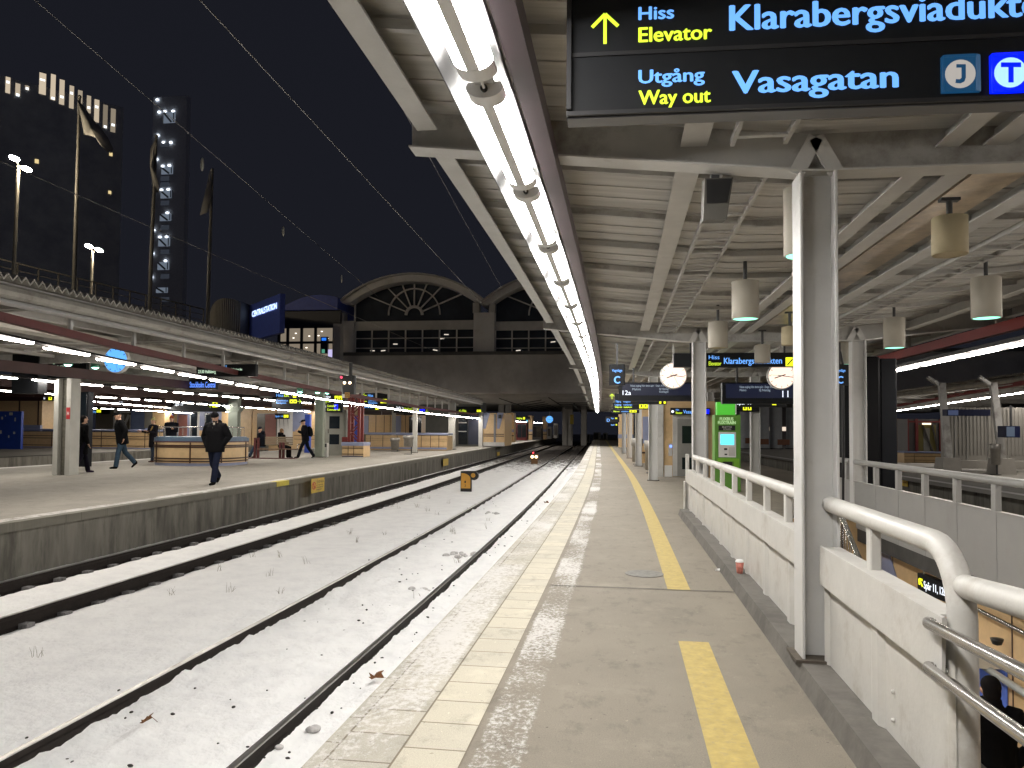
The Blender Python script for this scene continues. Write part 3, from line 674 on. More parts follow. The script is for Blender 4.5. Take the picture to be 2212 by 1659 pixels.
tag(mb.build('staircase', mat('stair_stone', (.25, .235, .21), .7, 0, .15, 4)), 'stone stairs running down from the platform into the hall', 'stairs')
for x, dz2, lab in ((3.2, 0, 'upper steel handrail running down the stairs'), (3.28, -.12, 'lower steel handrail running down the stairs')):
    h = thing('stair_handrail', lab, 'handrail', (x, 10, -.5), 'handrails of the stairs')
    mb = MB(); mb.tube([(x, 13.5, .9+dz2), (x, 13.28, .88+dz2), (x, 8.4, .9-4.9*.577+dz2), (x, 8.1, .9-4.95*.577+dz2)], .022, 10); mb.build('rail', CHROME, h)
    if dz2 == 0:
        mb = MB()
        for i in range(36): y = 13.2-i*.13; z = .86-(13.28-y)*.577; mb.tube([(x, y, z-.72), (x, y, z)], .008, 6)
        mb.build('bars', CHROME, h)
for z, m_, r_, lab in ((-.53, CHROME, .024, 'polished steel handrail along the tiled stairwell wall'), (-1.12, mat('grey_wall_rail', (.30, .31, .30), .4), .04, 'thick grey rail low on the tiled stairwell wall')):
    mb = MB(); mb.tube([(3.92, 9.6, z-.02), (3.92, 2, z-.02)], r_, 10); tag(mb.build('wall_rail', m_), lab, 'handrail')
mb = MB(); mb.lathe([(.0, -.055), (.045, -.04), (.06, 0), (.065, .02), (0, .025)], (3.93, 8.87, -.78), 16); tag(mb.build('dome_camera', BLACK), 'small black dome camera on the tiled stairwell wall', 'camera')
for y in (4.5, 7.5, 10.5):  # unseen lamps, added to light the tiled wall and the person below
    t = thing('strip_lamp', 'unseen added hall strip lamp under the platform slab at %s of the stairwell' % ('the near end', 'the middle', 'the far end')[(y > 5)+(y > 8)], 'strip lamp', (1.62, y, -.3), 'unseen added strip lamps of the hall')
    mb = MB(); mb.box(1.505, 1.66, y-.6, y+.6, -.26, -.2); mb.build('housing', LAMPWHITE, t); mb = MB(); mb.box(1.54, 1.64, y-.58, y+.58, -.285, -.2605); mb.build('tube_diffuser', emis('added_hall_light', (1., .93, .84), 34.), t)
mb = MB(); mb.box(5.6, 5.7, -6, 18, -2.9, -.3); mb.box(1.4, 5.6, 17.5, 17.6, -2.9, -.3); tag(mb.build('hall_wall', LILAC), 'lilac wall of the hall below the platform', 'wall')
# sign inside the well is built with the other signs
# ================================================================== SIGNS, CLOCKS, PENDANT LAMPS ON THE NEAR PLATFORM
class Plane:                                                     # vertical plane facing the camera, turned by a about z
    def __init__(s, p, a=0.): s.p = Vector(p); s.a = a; s.u = Vector((math.cos(a), math.sin(a), 0)); s.n = Vector((-math.sin(a), math.cos(a), 0))
    def hit(s, x, y):
        d = ray(x, y); t = (s.p-CAM0).dot(s.n)/d.dot(s.n); q = CAM0+d*t-s.p; return q.dot(s.u), q.z
def sign(name, label, cat, plane, x0, y0, x1, y1, depth=.14, m=SIGNBLACK, group=None, round_=.008):
    """box sign covering the photo rectangle x0..x1, y0..y1 on that plane; returns (thing, converter to local s,z)"""
    ym = (y0+y1)/2; s0, zt = plane.hit(x0, y0); _, zb = plane.hit(x0, y1); s1, _ = plane.hit(x1, ym)
    loc = plane.p+plane.u*s0; loc.z = zb+plane.p.z
    t = thing(name, label, cat, loc, group, plane.a)
    mb = MB(); mb.bbox(0, s1-s0, 0, depth, 0, zt-zb, round_); mb.build('housing', m, t, local=True)
    def cv(x, y): s_, z_ = plane.hit(x, y); return s_-s0, z_-zb
    return t, cv, (s1-s0, zt-zb)
def put_text(t, cv, s, m, x0, yb, x1, ycap, bold=.014, y=-.001, name='lettering'):
    a, z = cv(x0, yb); b, _ = cv(x1, yb); _, zc = cv(x0, ycap)
    return text_part(name, t, s, m, a, b, z, zc-z, y, bold)
def put_box(t, cv, x0, y0, x1, y1, m, name, front=-.003, r=.006, thick=None):
    a, zt = cv(x0, y0); b, zb = cv(x1, y1)
    if b < a: a, b = b, a
    mb = MB(); mb.bbox(a, b, front, -.0005 if thick is None else front+thick, zb, zt, min(r, abs(b-a)*.2)); return mb.build(name, m, t, local=True)
def put_arrow(t, cv, x, y, sz, dirn, m, name='arrow', w=.2):
    cx_, cz = cv(x, y); e, _ = cv(x+sz, y); L = abs(e-cx_); mb = MB()
    dx, dz_ = {'up': (0, 1), 'right': (1, 0), 'left': (-1, 0), 'down': (0, -1)}[dirn]; pxx, pz = -dz_, dx
    tip = (cx_+dx*L, cz+dz_*L)
    def b_(a, c): mb.bar((a[0], -.002, a[1]), (c[0], -.002, c[1]), L*w, .003, (0, 1, 0))
    b_((cx_-dx*L, cz-dz_*L), (tip[0]-dx*L*.1, tip[1]-dz_*L*.1)); 
    for s_ in (-1, 1): b_(tip, (tip[0]-dx*L*.85+pxx*s_*L*.85, tip[1]-dz_*L*.85+pz*s_*L*.85))
    return mb.build(name, m, t, local=True)
# ---- the big two row sign above the viewer
pl = Plane((1.0, 3.0, 2.8), math.radians(2.0))
t, cv, (sw, sh) = sign('direction_sign', 'large black two row sign overhead with blue and yellow letters and an up arrow', 'sign', pl, 1225, -14, 2300, 252, .10)
put_arrow(t, cv, 1307, 63, 33, 'up', E_YELLOW, w=.22)
put_text(t, cv, 'Hiss', E_LBLUE, 1380, 44, 1455, 15, .018); put_text(t, cv, 'Elevator', E_YELLOW, 1380, 92, 1537, 59, .018)
put_text(t, cv, 'Klarabergsviadukten', E_LBLUE, 1577, 67, 2290, 10, .02)
put_text(t, cv, 'Utgång', E_LBLUE, 1380, 181, 1521, 151, .018); put_text(t, cv, 'Way out', E_YELLOW, 1380, 227, 1534, 195, .018)
put_text(t, cv, 'Vasagatan', E_LBLUE, 1583, 203, 1938, 152, .02)
a0, zt = cv(1225, 121); a1, _ = cv(2300, 121)
mb = MB(); mb.box(.0, sw, -.006, -.0005, zt-.008, zt+.008); mb.build('dividing_bar', mat('sign_frame_black', (.02, .02, .022), .35), t, local=True)
mb = MB(); mb.box(0, sw, -.012, -.0005, .0, .016); mb.box(0, .018, -.02, -.0005, .0225, sh); mb.box(0, sw, -.02, -.0005, sh-.02, sh-.0005); mb.build('frame', mat('sign_frame_black', (.02, .02, .022)), t, local=True)
mb = MB(); mb.box(0.004, sw, .01, .095, -.006, -.0005); mb.build('bottom_plate', mat('sign_bottom', (.12, .12, .13), .4), t, local=True)
J = put_box(t, cv, 2031, 121, 2115, 200, emis('badge_dark_blue', (.004, .035, .085), 1), 'badge', -.004, .014)
def ring(t, cv, x, y, r, m, name, front):
    cx_, cz = cv(x, y); e, _ = cv(x+r, y); mb = MB(); mb.disc((cx_, front, cz), e-cx_, .002, 28); return mb.build(name, m, t, local=True)
ring(t, cv, 2073, 161, 33, emis('badge_grey', (.30, .28, .26), 1), 'badge_disc', -.0055); JB = MATS['badge_dark_blue']
def glyph(t, cv, polys, m, nm):
    mb = MB()
    for p in polys: mb.prism([cv(x, y) for x, y in p], -.0085, -.0068, 'xz')
    return mb.build(nm, m, t, local=True)
glyph(t, cv, [[(2064, 141), (2084, 141), (2084, 148), (2064, 148)], [(2075, 148), (2084, 148), (2084, 170), (2075, 172)], [(2084, 170), (2081, 178), (2073, 182), (2062, 181), (2063, 173), (2071, 173.5), (2075, 170)]], JB, 'badge_letter')
put_box(t, cv, 2136, 117, 2224, 200, E_BLUEBOX, 'badge', -.004, .014); ring(t, cv, 2181, 158, 35, emis('badge_cyan', (.35, .62, .95), 1), 'badge_disc', -.0055)
glyph(t, cv, [[(2160, 137), (2203, 137), (2203, 147), (2160, 147)], [(2176, 147), (2187, 147), (2187, 180), (2176, 180)]], E_BLUEBOX, 'badge_letter')
mb = MB()
for s_ in (.25, 1.1): mb.bar((s_, .1, sh), (s_, .1, sh+.28), .04, .04)
mb.build('hanger_rods', DARKSTEEL, t, local=True)
# ---- lift sign between the columns
pl = Plane((1.4, 13.75, 2.6))
t, cv, wh = sign('direction_sign', 'black one row lift sign hanging between the two columns over the stairs', 'sign', pl, 1455, 763, 1790, 793, .16)
put_text(t, cv, 'Hiss', E_LBLUE, 1531, 776, 1554, 767, .006); put_text(t, cv, 'Elevator', E_YELLOW, 1531, 789.5, 1558, 780.5, .006); put_text(t, cv, 'Klarabergsviadukten', E_LBLUE, 1564, 786, 1689, 772)
for x in (1697, 1720):
    ib = put_box(t, cv, x, 772, x+19, 791, E_YICON, 'pictogram'); a, z = cv(x+4, 788); b, z2 = cv(x+15, 776)
    mb = MB(); mb.bar((a, -.005, z), (b, -.005, z2), .02, .003, (0, 1, 0)); mb.build('pictogram_symbol', SIGNBLACK, ib, local=True)
mb = MB(); mb.bar((.3, .08, wh[1]), (.3, .08, wh[1]+.3), .03, .03); mb.bar((1.9, .08, wh[1]), (1.9, .08, wh[1]+.3), .03, .03); mb.build('hanger_rods', DARKSTEEL, t, local=True)
# ---- coach position signs
for (x0, x1, lab, tx) in ((1316, 1350, 'small dark screen with a white C hanging left of the first clock', 1333), (1796, 1834, 'small dark screen with a C half hidden by the tall white column', 1815)):
    pl = Plane((0, 12.6, 2.2)); t, cv, wh = sign('coach_sign', lab, 'sign', pl, x0, 787, x1, 832, .08, group='coach letter signs')
    put_text(t, cv, 'Vagnläge', E_LBLUE, tx-11, 803, tx+11, 797, .01); put_text(t, cv, 'C', E_LBLUE, tx-6, 828, tx+6, 812, .03)
    mb = MB(); mb.bar((wh[0]*.5, .04, wh[1]), (wh[0]*.5, .04, wh[1]+.35), .03, .03); mb.build('hanger_rods', DARKSTEEL, t, local=True)
# ---- departure screens
FAINT = emis('faint_screen_text', (.30, .36, .42), .8)
for (x0, y0, x1, y1, lab, num, nx, txs) in (
        (1336, 826, 1500, 866, 'dark departure screen over the platform marked 12a', '12a', 1345, (('Nästa avgång från detta spår - Dept. from this track', 1362, 835, 1455, 831), ('Malmö', 1366, 843, 1384, 838), ('SJ Nattåg', 1424, 842, 1444, 838), ('Snälltåget', 1424, 848, 1444, 844))),
        (1560, 826, 1728, 872, 'dark departure screen marked 11 behind the second clock', '11', 1690, (('Nästa avgång från detta spår - Dept. from this track', 1598, 838, 1690, 833), ('Malmö', 1598, 845, 1612, 840), ('SJ Nattåg', 1640, 845, 1664, 840)))):
    pl = Plane((0, 15.6, 2)); t, cv, wh = sign('departure_screen', lab, 'screen', pl, x0, y0, x1, y1, .22, group='departure screens over the near platform')
    put_box(t, cv, x0+8, y0+3, x1-8, y1-12, E_SCREEN, 'screen', -.002)
    for tx in txs: put_text(t, cv, tx[0], FAINT, tx[1], tx[2], tx[3], tx[4], .0, -.003)
    put_text(t, cv, num, E_WHITE, nx, y1-13 if num == '12a' else 858, nx+(18 if num == '12a' else 13), (y1-23 if num == '12a' else 843), .0, -.003)
    mb = MB(); mb.bar((.3, .1, wh[1]), (.3, .1, wh[1]+.3), .04, .04); mb.bar((wh[0]-.3, .1, wh[1]), (wh[0]-.3, .1, wh[1]+.3), .04, .04); mb.build('hanger_rods', DARKSTEEL, t, local=True)
# ---- exit signs further on
def exit_sign(lab, Y, x0, y0, x1, y1, parts, depth=.14, grp='yellow and black exit signs'):
    pl = Plane((0, Y, 2)); t, cv, wh = sign('direction_sign', lab, 'sign', pl, x0, y0, x1, y1, depth, group=grp)
    for p in parts:
        if p[0] == 't': put_text(t, cv, p[1], p[2], p[3], p[4], p[5], p[6], .01)
        elif p[0] == 'a': put_arrow(t, cv, p[1], p[2], p[3], p[4], E_YELLOW)
        elif p[0] == 'i':
            ib = put_box(t, cv, p[1], p[2], p[3], p[4], p[5] if len(p) > 5 else E_YICON, 'pictogram'); mx_, my = (p[1]+p[3])/2, (p[2]+p[4])/2; w_ = abs(p[3]-p[1])
            a, z = cv(mx_-w_*.18, my+w_*.25); b, z2 = cv(mx_+w_*.18, my-w_*.25); mb = MB(); mb.bbox(a, b, -.005, -.0035, z, z2, .004); mb.build('pictogram_symbol', SIGNBLACK, ib, local=True)
    return t, cv, wh
exit_sign('thin black sign edge with a yellow arrow under the 12a screen', 19, 1328, 850, 1440, 873, [('a', 1320+2, 857, 6, 'up'), ('t', 'Utgång    Vasagatan', E_LBLUE, 1330, 869, 1362, 864), ('i', 1432-8, 866, 1438, 872)])
exit_sign('black exit sign with two yellow pictograms and a right arrow beside the white columns', 23, 1324, 870, 1405, 884, [('t', 'Utgång', E_LBLUE, 1328, 876, 1342, 872), ('t', 'Way out', E_YELLOW, 1328, 881, 1344, 877), ('t', 'Klarabergs-', E_LBLUE, 1347, 876, 1366, 872), ('t', 'viadukten', E_YELLOW, 1347, 881, 1365, 877), ('i', 1381, 872, 1390, 882), ('i', 1391, 872, 1400-1, 882), ('a', 1401, 877, 4, 'right')])
exit_sign('narrow exit sign just below the black exit sign with two pictograms', 27, 1321, 885, 1381, 892, [('t', 'Way out', E_YELLOW, 1325, 890, 1338, 887), ('t', 'viadukten', E_LBLUE, 1342, 890, 1358, 887), ('i', 1360, 886, 1367, 891), ('i', 1368, 886, 1375, 891)])
exit_sign('tiny sign with a D far along the near platform', 52, 1308, 900, 1338, 912, [('t', 'D', E_LBLUE, 1311, 911, 1317, 904), ('t', 'Sp', E_LBLUE, 1320, 905, 1326, 902), ('i', 1329, 902, 1333, 905)])
exit_sign('tiny lowest sign at the far end of the near platform', 60, 1318, 915, 1335, 920, [('t', 'Spår', E_LBLUE, 1320, 919, 1328, 916), ('i', 1330, 916, 1333, 919)])
exit_sign('black sign with one white arrow of letters right of the ticket machine top', 19.5, 1578, 862, 1700, 879, [('t', 'Spår 11', E_WHITE, 1592, 874, 1622, 866), ('i', 1668, 866, 1677, 875)], grp='black signs behind the ticket machine')
exit_sign('shorter black sign with two yellow pictograms behind the ticket machine', 22, 1560, 875, 1640, 889, [('i', 1605, 877, 1613, 886), ('i', 1615, 877, 1623, 886)], grp='black signs behind the ticket machine')
# ---- track sign on the stairwell wall
pl = Plane(atX(1980, 1235, 3.92), math.radians(-80.5)); t, cv, wh = sign('direction_sign', 'black hanging sign reading tracks 11 and 12b inside the stairwell', 'sign', pl, 1981, 1237, 2078, 1277, .08)
def stt(tx, x0, x1, m): 
    vs = None; a, _ = cv(x0, 1260); b, _ = cv(x1, 1260); return text_part('lettering', t, tx, m, a, b, wh[1]*.30, wh[1]*.42, -.001, .012)
stt('Spår 11, 12b', 1996, 2043, E_WHITE); a, _ = cv(1986, 1250); b, _ = cv(1993, 1250); h = wh[1]
mb = MB(); mb.bar((a, -.003, h*.72), (a, -.003, h*.40), .03, .004, (0, 1, 0)); mb.bar((a, -.003, h*.70), (b, -.003, h*.70), .03, .004, (0, 1, 0)); mb.bar((a, -.003, h*.70), (b, -.003, h*.36), .03, .004, (0, 1, 0)); mb.build('arrow', E_YICON, t, local=True)
a, _ = cv(2046, 1280); b, _ = cv(2062, 1285); mb = MB(); mb.bbox(a, b, -.005, -.001, h*.2, h*.82, .01); ic = mb.build('train_icon', E_YICON, t, local=True); mb = MB(); mb.bbox(a+(b-a)*.25, a+(b-a)*.75, -.009, -.006, h*.38, h*.72, .01); mb.build('train_symbol', SIGNBLACK, ic, local=True)
mb = MB(); mb.bar((.1, .04, h), (.1, .04, h+.3), .02, .02); mb.bar((wh[0]-.1, .04, h), (wh[0]-.1, .04, h+.3), .02, .02); mb.build('hanger_rods', GREYSTEEL, t, local=True)
# ---- clocks
CLOCKF = emis('clock_face', (.92, .74, .62), 1.0); CLOCKB = emis('clock_face_blue', (.10, .36, .85), 1.1)
HAND = mat('clock_hand_red_black', (.06, .012, .012), .5)
def clock(label, c, r, face, hands, depth=.12, hm=HAND, hanger=.35, group='platform clocks'):
    t = thing('platform_clock', label, 'clock', c, group)
    mb = MB(); prof = [(r*.98, 0), (r*1.06, .01), (r*1.07, depth), (r*.9, depth+.02), (0, depth+.02)]; mb.lathe(prof, (0, 0, 0), 36); mb.v = [(a, z-.02, b) for a, b, z in mb.v]; mb.build('case', GREYSTEEL, t, local=True)
    mb = MB(); mb.disc((0, -.027, 0), r*.985, .006, 40); mb.build('face', face, t, local=True)
    mb = MB()
    for k in range(12):
        a = k*math.pi/6; mb.bar((r*.80*math.sin(a), -.033, r*.80*math.cos(a)), (r*.95*math.sin(a), -.033, r*.95*math.cos(a)), r*(.035 if face.name == 'clock_face' else .06), .003, (0, 1, 0))
    mb.build('hour_marks', hm, t, local=True)
    for nm, a, L, w in (('hour_hand', hands[0], .58, .075), ('minute_hand', hands[1], .88, .05), ('second_hand', hands[2], .85, .018)):
        a = math.radians(a); mb = MB(); mb.bar((-r*.3*math.sin(a), -.036-.003*L, -r*.3*math.cos(a)), (r*L*math.sin(a), -.036-.003*L, r*L*math.cos(a)), r*w, .003, (0, 1, 0)); mb.build(nm, hm, t, local=True)
    mb = MB(); mb.bar((0, .04, r), (0, .04, r+hanger), .035, .035); mb.build('hanger', GREYSTEEL, t, local=True)
for (x, y, sec, lab) in ((1455, 811.5, 155, 'round lit clock hanging left of the column by the coach letter C'), (1688, 812, 275, 'round lit clock partly covered by the lift sign')):
    c = atY(x, y, 14.6); clock(lab, c, 26.5*14.6/1650, CLOCKF, (251, 98, sec))
# ---- pendant lamps: drum shades on rods
SHADE = mat('pendant_shade', (.40, .37, .31), .7, 0, .05, 3); SHADEB = mat('pendant_shade_yellowed', (.50, .43, .28), .7, 0, .08, 3)
def pendant(x, yb, lab, lit=True, dia=.27, h=.42, zb=2.60, m=None, rod=.45, group='drum shaped pendant lamps'):
    c = atZ(x, yb, zb); t = thing('pendant_lamp', lab, 'pendant lamp', c, group); r = dia/2
    mb = MB(); mb.lathe([(r-.012, .012), (r, 0), (r+.004, .004), (r+.004, h), (r*.6, h+.012), (0, h+.012)], (0, 0, 0), 28); mb.build('shade', m or SHADE, t, local=True)
    mb = MB(); mb.disc((0, 0, .008), r-.012, .006, 28, 'z'); mb.build('glass', E_MINT if lit else SHADEB, t, local=True)
    mb = MB(); mb.tube([(0, 0, h+.01), (0, 0, h+rod)], .02, 10); mb.build('rod', DARKSTEEL, t, local=True)
    mb = MB(); mb.bar((-.06, 0, h+rod), (.06, 0, h+rod), .06, .02); mb.build('mount', DARKSTEEL, t, local=True)
pendant(1740, 554, 'mint lit pendant lamp half hidden behind the tall white column', h=.46)
pendant(1610, 690, 'mint lit pendant lamp left of the tall column, the larger of the two there', h=.40)
pendant(1551, 752, 'unlit pendant lamp above the left edge of the lift sign', False, h=.37)
pendant(2131, 688, 'mint lit pendant lamp at the right edge of the photo', h=.42)
pendant(1932, 752, 'mint lit pendant lamp above the dark shaft on the right', h=.42)
pendant(1826, 788, 'mint lit pendant lamp just right of the tall column above a letter C', h=.42)
pendant(2052, 551, 'short yellowed drum lamp at upper right', False, dia=.21, h=.25, m=SHADEB, rod=.12)
pendant(1706, 746, 'short yellowed drum lamp above the second clock', False, dia=.21, h=.25, m=SHADEB, rod=.2)
pendant(1647, 784, 'short drum lamp hanging in front of the lift sign letters', False, dia=.25, h=.30, zb=2.58, rod=.25)
# ---- loudspeaker box under the nearest girder
c = atY(1545, 375, 4.85); t = thing('loudspeaker', 'dark box loudspeaker hung under the girder left of the tall column', 'loudspeaker', c)
mb = MB(); mb.hexa([(-.075, -.03, -.30), (.065, -.03, -.30), (.055, .12, -.28), (-.075, .12, -.28), (-.07, -.07, -.05), (.10, -.07, -.05), (.10, .10, -.02), (-.07, .10, -.02)]); mb.build('box', mat('speaker_grey', (.09, .085, .075), .6), t, local=True)
mb = MB(); mb.hexa([(-.058, -.0505, -.20), (.066, -.0505, -.20), (.066, -.047, -.20), (-.058, -.047, -.20), (-.062, -.078, -.06), (.092, -.078, -.06), (.092, -.072, -.06), (-.062, -.072, -.06)]); mb.build('grille', BLACK, t, local=True)
mb = MB(); mb.bar((0, .02, -.03), (0, .02, .03), .05, .05); mb.box(-.07, .07, -.02, .06, .02, .035); mb.build('bracket', DARKSTEEL, t, local=True)
# ---- ticket machine
GREEN = mat('machine_green', (.12, .31, .045), .4, 0, .05)
GREENLIT = emis('machine_green_top', (.06, .36, .03), .9)
c = atZ(1570, 1061, 0); yk = 18.6; pl = Plane((0, yk, 0)); 
t, cv, wh = sign('ticket_machine', 'bright green ticket machine with a cyan screen behind the parapet', 'ticket machine', pl, 1544, 896, 1600, 1061, .55, GREEN)
put_box(t, cv, 1550, 868, 1592, 896, GREENLIT, 'header_panel', .12, .01, .3); put_box(t, cv, 1589.5, 869, 1592.5, 895, LAMPWHITE, 'header_edge', .11, .002, .305)
put_text(t, cv, 'FLIXBUS', emis('machine_pale_text', (.42, .62, .30), .8), 1555, 908, 1584, 901, .02); put_text(t, cv, 'FLIXTRAIN', emis('machine_pale_text', (.42, .62, .30), .8), 1551, 916, 1589, 909, .02)
put_box(t, cv, 1552, 919, 1588, 930, BLACK, 'ticket_banner', -.004); put_text(t, cv, 'BILJETTER', LAMPWHITE, 1560, 924, 1581, 920.5, .0, -.005); put_text(t, cv, 'TICKETS', LAMPWHITE, 1562, 929, 1579, 925.5, .0, -.005)
put_box(t, cv, 1552, 933, 1590, 988, LAMPWHITE, 'control_panel', -.006); put_box(t, cv, 1556, 938, 1586, 961, emis('cyan_screen', (.12, .75, .95), 1.1), 'touch_screen', -.010)
put_box(t, cv, 1564, 968, 1571, 972, BLACK, 'card_slot', -.010); put_box(t, cv, 1565, 980, 1571, 983, BLACK, 'coin_slot', -.010); put_box(t, cv, 1574, 966, 1588, 985, GREYSTEEL, 'keypad', -.010)
put_box(t, cv, 1550, 990, 1597, 1013, mat('machine_lime', (.18, .42, .03), .4), 'ticket_tray', -.012); put_box(t, cv, 1560, 996, 1584, 1008, BLACK, 'tray_opening', -.014, .02)
# ---- lift with beige walls and steel door
Y = 24.2; pl = Plane((0, Y, 0)); t, cv, wh = sign('lift_shaft', 'beige lift shaft with a grey steel door past the near stairwell', 'lift', pl, 1418, 866, 1545, 1030, 2.6, BEIGE, round_=.01)
put_box(t, cv, 1418, 864, 1433, 1030, GREYSTEEL, 'corner_post', -.06); put_box(t, cv, 1435, 1005, 1452, 1030, LAMPWHITE, 'plinth', -.03)
d = put_box(t, cv, 1453, 893, 1530, 1030, GREYSTEEL, 'door_frame', -.04); dd = put_box(t, cv, 1463, 905, 1520, 1029, mat('lift_door', (.27, .265, .25), .4), 'door', -.05)
put_box(t, cv, 1473, 920, 1512, 958, GLASSDARK, 'door_window', -.055); put_box(t, cv, 1473, 988, 1512, 1014, GLASSDARK, 'door_window', -.055)
put_box(t, cv, 1444, 958, 1452, 985, GREYSTEEL, 'call_panel', -.02); mb = MB(); a, z = cv(1449, 964); mb.disc((a, -.024, z), .035, .008, 12); mb.build('call_light', emis('blue_led', (.1, .2, 1), 3), t, local=True)
pl = Plane((0, 24.0, 0)); t, cv, wh = sign('direction_sign', 'small black lift sign on the beige lift shaft', 'sign', pl, 1448, 881, 1535, 896, .1)
put_text(t, cv, 'Hiss', E_LBLUE, 1460, 887, 1467, 883, .01); put_text(t, cv, 'Elevator', E_YELLOW, 1460, 894, 1474, 889, .01); put_text(t, cv, 'Vasagatan', E_LBLUE, 1476, 893, 1512, 885, .01); ring(t, cv, 1453, 889, 3, E_WHITE, 'badge_disc', -.003); put_box(t, cv, 1523, 884, 1532, 894, E_BLUEBOX, 'badge', -.003)
# walls and tiled pillar beyond
def simple_box_thing(name, label, cat, Y, x0, y0, x1, y1, depth, m, group=None, rz=0.):
    pl = Plane((0, Y, 0), rz); return sign(name, label, cat, pl, x0, y0, x1, y1, depth, m, group)
t, cv, wh = simple_box_thing('tiled_pillar', 'round edged beige pillar with a lilac band far along the near platform', 'pillar', 58, 1336, 895, 1368, 966, 1.2, BEIGE); put_box(t, cv, 1335.5, 938, 1368.5, 947, LILAC, 'lilac_band', -.02)
t, cv, wh = simple_box_thing('shelter_wall', 'dark glazed shelter wall between the white columns and the pillar', 'wall', 46, 1368, 890, 1378, 975, 6, GLASSDARK)
t, cv, wh = simple_box_thing('tiled_wall', 'beige and lilac tiled wall behind the row of white columns', 'wall', 34, 1382, 880, 1412, 1000, 7, BEIGE); put_box(t, cv, 1388, 900, 1404, 958, LILAC, 'lilac_panel', -.03); put_box(t, cv, 1382, 976, 1412, 980, BROWNTILE, 'brown_band', -.03)
# bins on the columns
BIN = mat('galvanised_bin', (.30, .285, .26), .45, .5, .15, 8)
def litter_bin(lab, c, r=.2, h=.75, z=.10, group='litter bins on the columns'):
    t = thing('litter_bin', lab, 'litter bin', (c[0], c[1], 0), group); mb = MB(); mb.lathe([(r*.7, z), (r*.86, z+.02), (r*.86, z+h*.68), (r, z+h*.70), (r, z+h), (r*.9, z+h+.01), (r*.86, z+h-.05), (0, z+h-.05)], (0, 0, 0), 18); mb.build('bucket', BIN, t, local=True)
    mb = MB(); mb.bar((r*.5, .1, 0), (r*.5, .1, z+h*.9), .06, .04); mb.box(-r*.7, r*.8, -r*.6, r*.8, 0, .02); mb.build('stand', DARKSTEEL, t, local=True); return t
litter_bin('steel litter bin on a dark stand left of the lift', atZ(1407, 1022, 0), .24, .98); litter_bin('steel litter bin farther on between the white columns', atZ(1376, 1003, 0), .24, .98)
# ---- small things on the near platform
c = atZ(1598, 1238, .10); t = thing('paper_cup', 'pink paper cup with a white lid on the parapet kerb', 'cup', c)
mb = MB(); mb.lathe([(.026, 0), (.028, .002), (.038, .105), (.036, .105)], (0, 0, 0), 18); mb.build('cup', mat('pink_paper', (.50, .17, .13), .6, 0, .4, 30), t, local=True)
mb = MB(); mb.lathe([(.040, .103), (.041, .112), (.034, .114), (.032, .124), (0, .122)], (0, 0, 0), 18); mb.build('lid', LAMPWHITE, t, local=True)
mb = MB(); c = atZ(1392, 1240, .0); mb.disc((c.x, c.y, .0035), .19, .005, 28, 'z'); t = tag(mb.build('manhole_cover', mat('manhole_iron', (.16, .15, .135), .6, .1, .3, 18, bump=.6, bscale=60)), 'round iron cover set into the platform left of the yellow line', 'manhole cover')
mb = MB(); c = atZ(1551, 1233, 0); mb.hexa([(c.x-.03, c.y-.02, .004), (c.x+.03, c.y-.015, .004), (c.x+.035, c.y+.02, .006), (c.x-.02, c.y+.025, .004), (c.x-.025, c.y-.02, .018), (c.x+.03, c.y-.01, .012), (c.x+.03, c.y+.02, .022), (c.x-.02, c.y+.02, .014)]); tag(mb.build('paper_scrap', LAMPWHITE), 'crumpled white scrap of paper on the asphalt beside the kerb', 'litter')
# ---- dark advertising shaft behind the opposite parapet
o = off(15); t = thing('dark_shaft', 'tall dark ribbed case standing behind the opposite parapet', 'case', (4.6+o, 15, 0))
mb = MB(); mb.bbox(4.02+o, 4.62+o, 14.4, 15.8, 0, 2.78, .05); mb.build('body', mat('shaft_black', (.004, .004, .005), .7, spec=.15), t)
mb = MB()
for k in range(50): mb.box(4.18+o, 4.34+o, 14.385, 14.398, .15+k*.05, .172+k*.05)
mb.build('ribs', mat('shaft_rib', (.010, .011, .013), .7, spec=.15), t)
mb = MB(); mb.bbox(4.64+o, 4.92+o, 14.5, 15.6, 0, 2.75, .02); mb.build('side_panel', mat('shaft_side', (.009, .010, .013), .7, spec=.15), t)
# ================================================================== FAR PLATFORM
FX = -8.95
c2 = thing('platform_canopy', 'long canopy with a zigzag sheet edge over the far platform', 'canopy', (-14, 30, 3.3))
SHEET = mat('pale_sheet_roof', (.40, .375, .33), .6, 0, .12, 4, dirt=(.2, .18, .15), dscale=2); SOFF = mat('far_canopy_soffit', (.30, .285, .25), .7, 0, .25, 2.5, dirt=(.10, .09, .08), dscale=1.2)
ys2 = [-6]+[y for y in YS if -6 < y < 55]+[55]
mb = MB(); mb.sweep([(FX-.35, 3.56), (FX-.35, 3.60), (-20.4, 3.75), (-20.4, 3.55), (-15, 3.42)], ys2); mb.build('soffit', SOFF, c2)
mb = MB(); y = -2.; top = []; k = 0
while y < 55: top.append((y, 3.68 if k % 2 else 3.59)); y += .085; k += 1
for (a, za), (b, zb) in zip(top, top[1:]):
    oa, ob = off(a), off(b)
    mb.face([(FX+oa, a, za), (FX+ob, b, zb), (FX-1.1+ob, b, zb+.07), (FX-1.1+oa, a, za+.07)]); mb.face([(FX+oa, a, za-.035), (FX-1.1+oa, a, za+.035), (FX-1.1+ob, b, zb+.035), (FX+ob, b, zb-.035)]); mb.face([(FX+oa, a, za-.035), (FX+ob, b, zb-.035), (FX+ob, b, zb), (FX+oa, a, za)])
mb.build('zigzag_sheet', SHEET, c2)
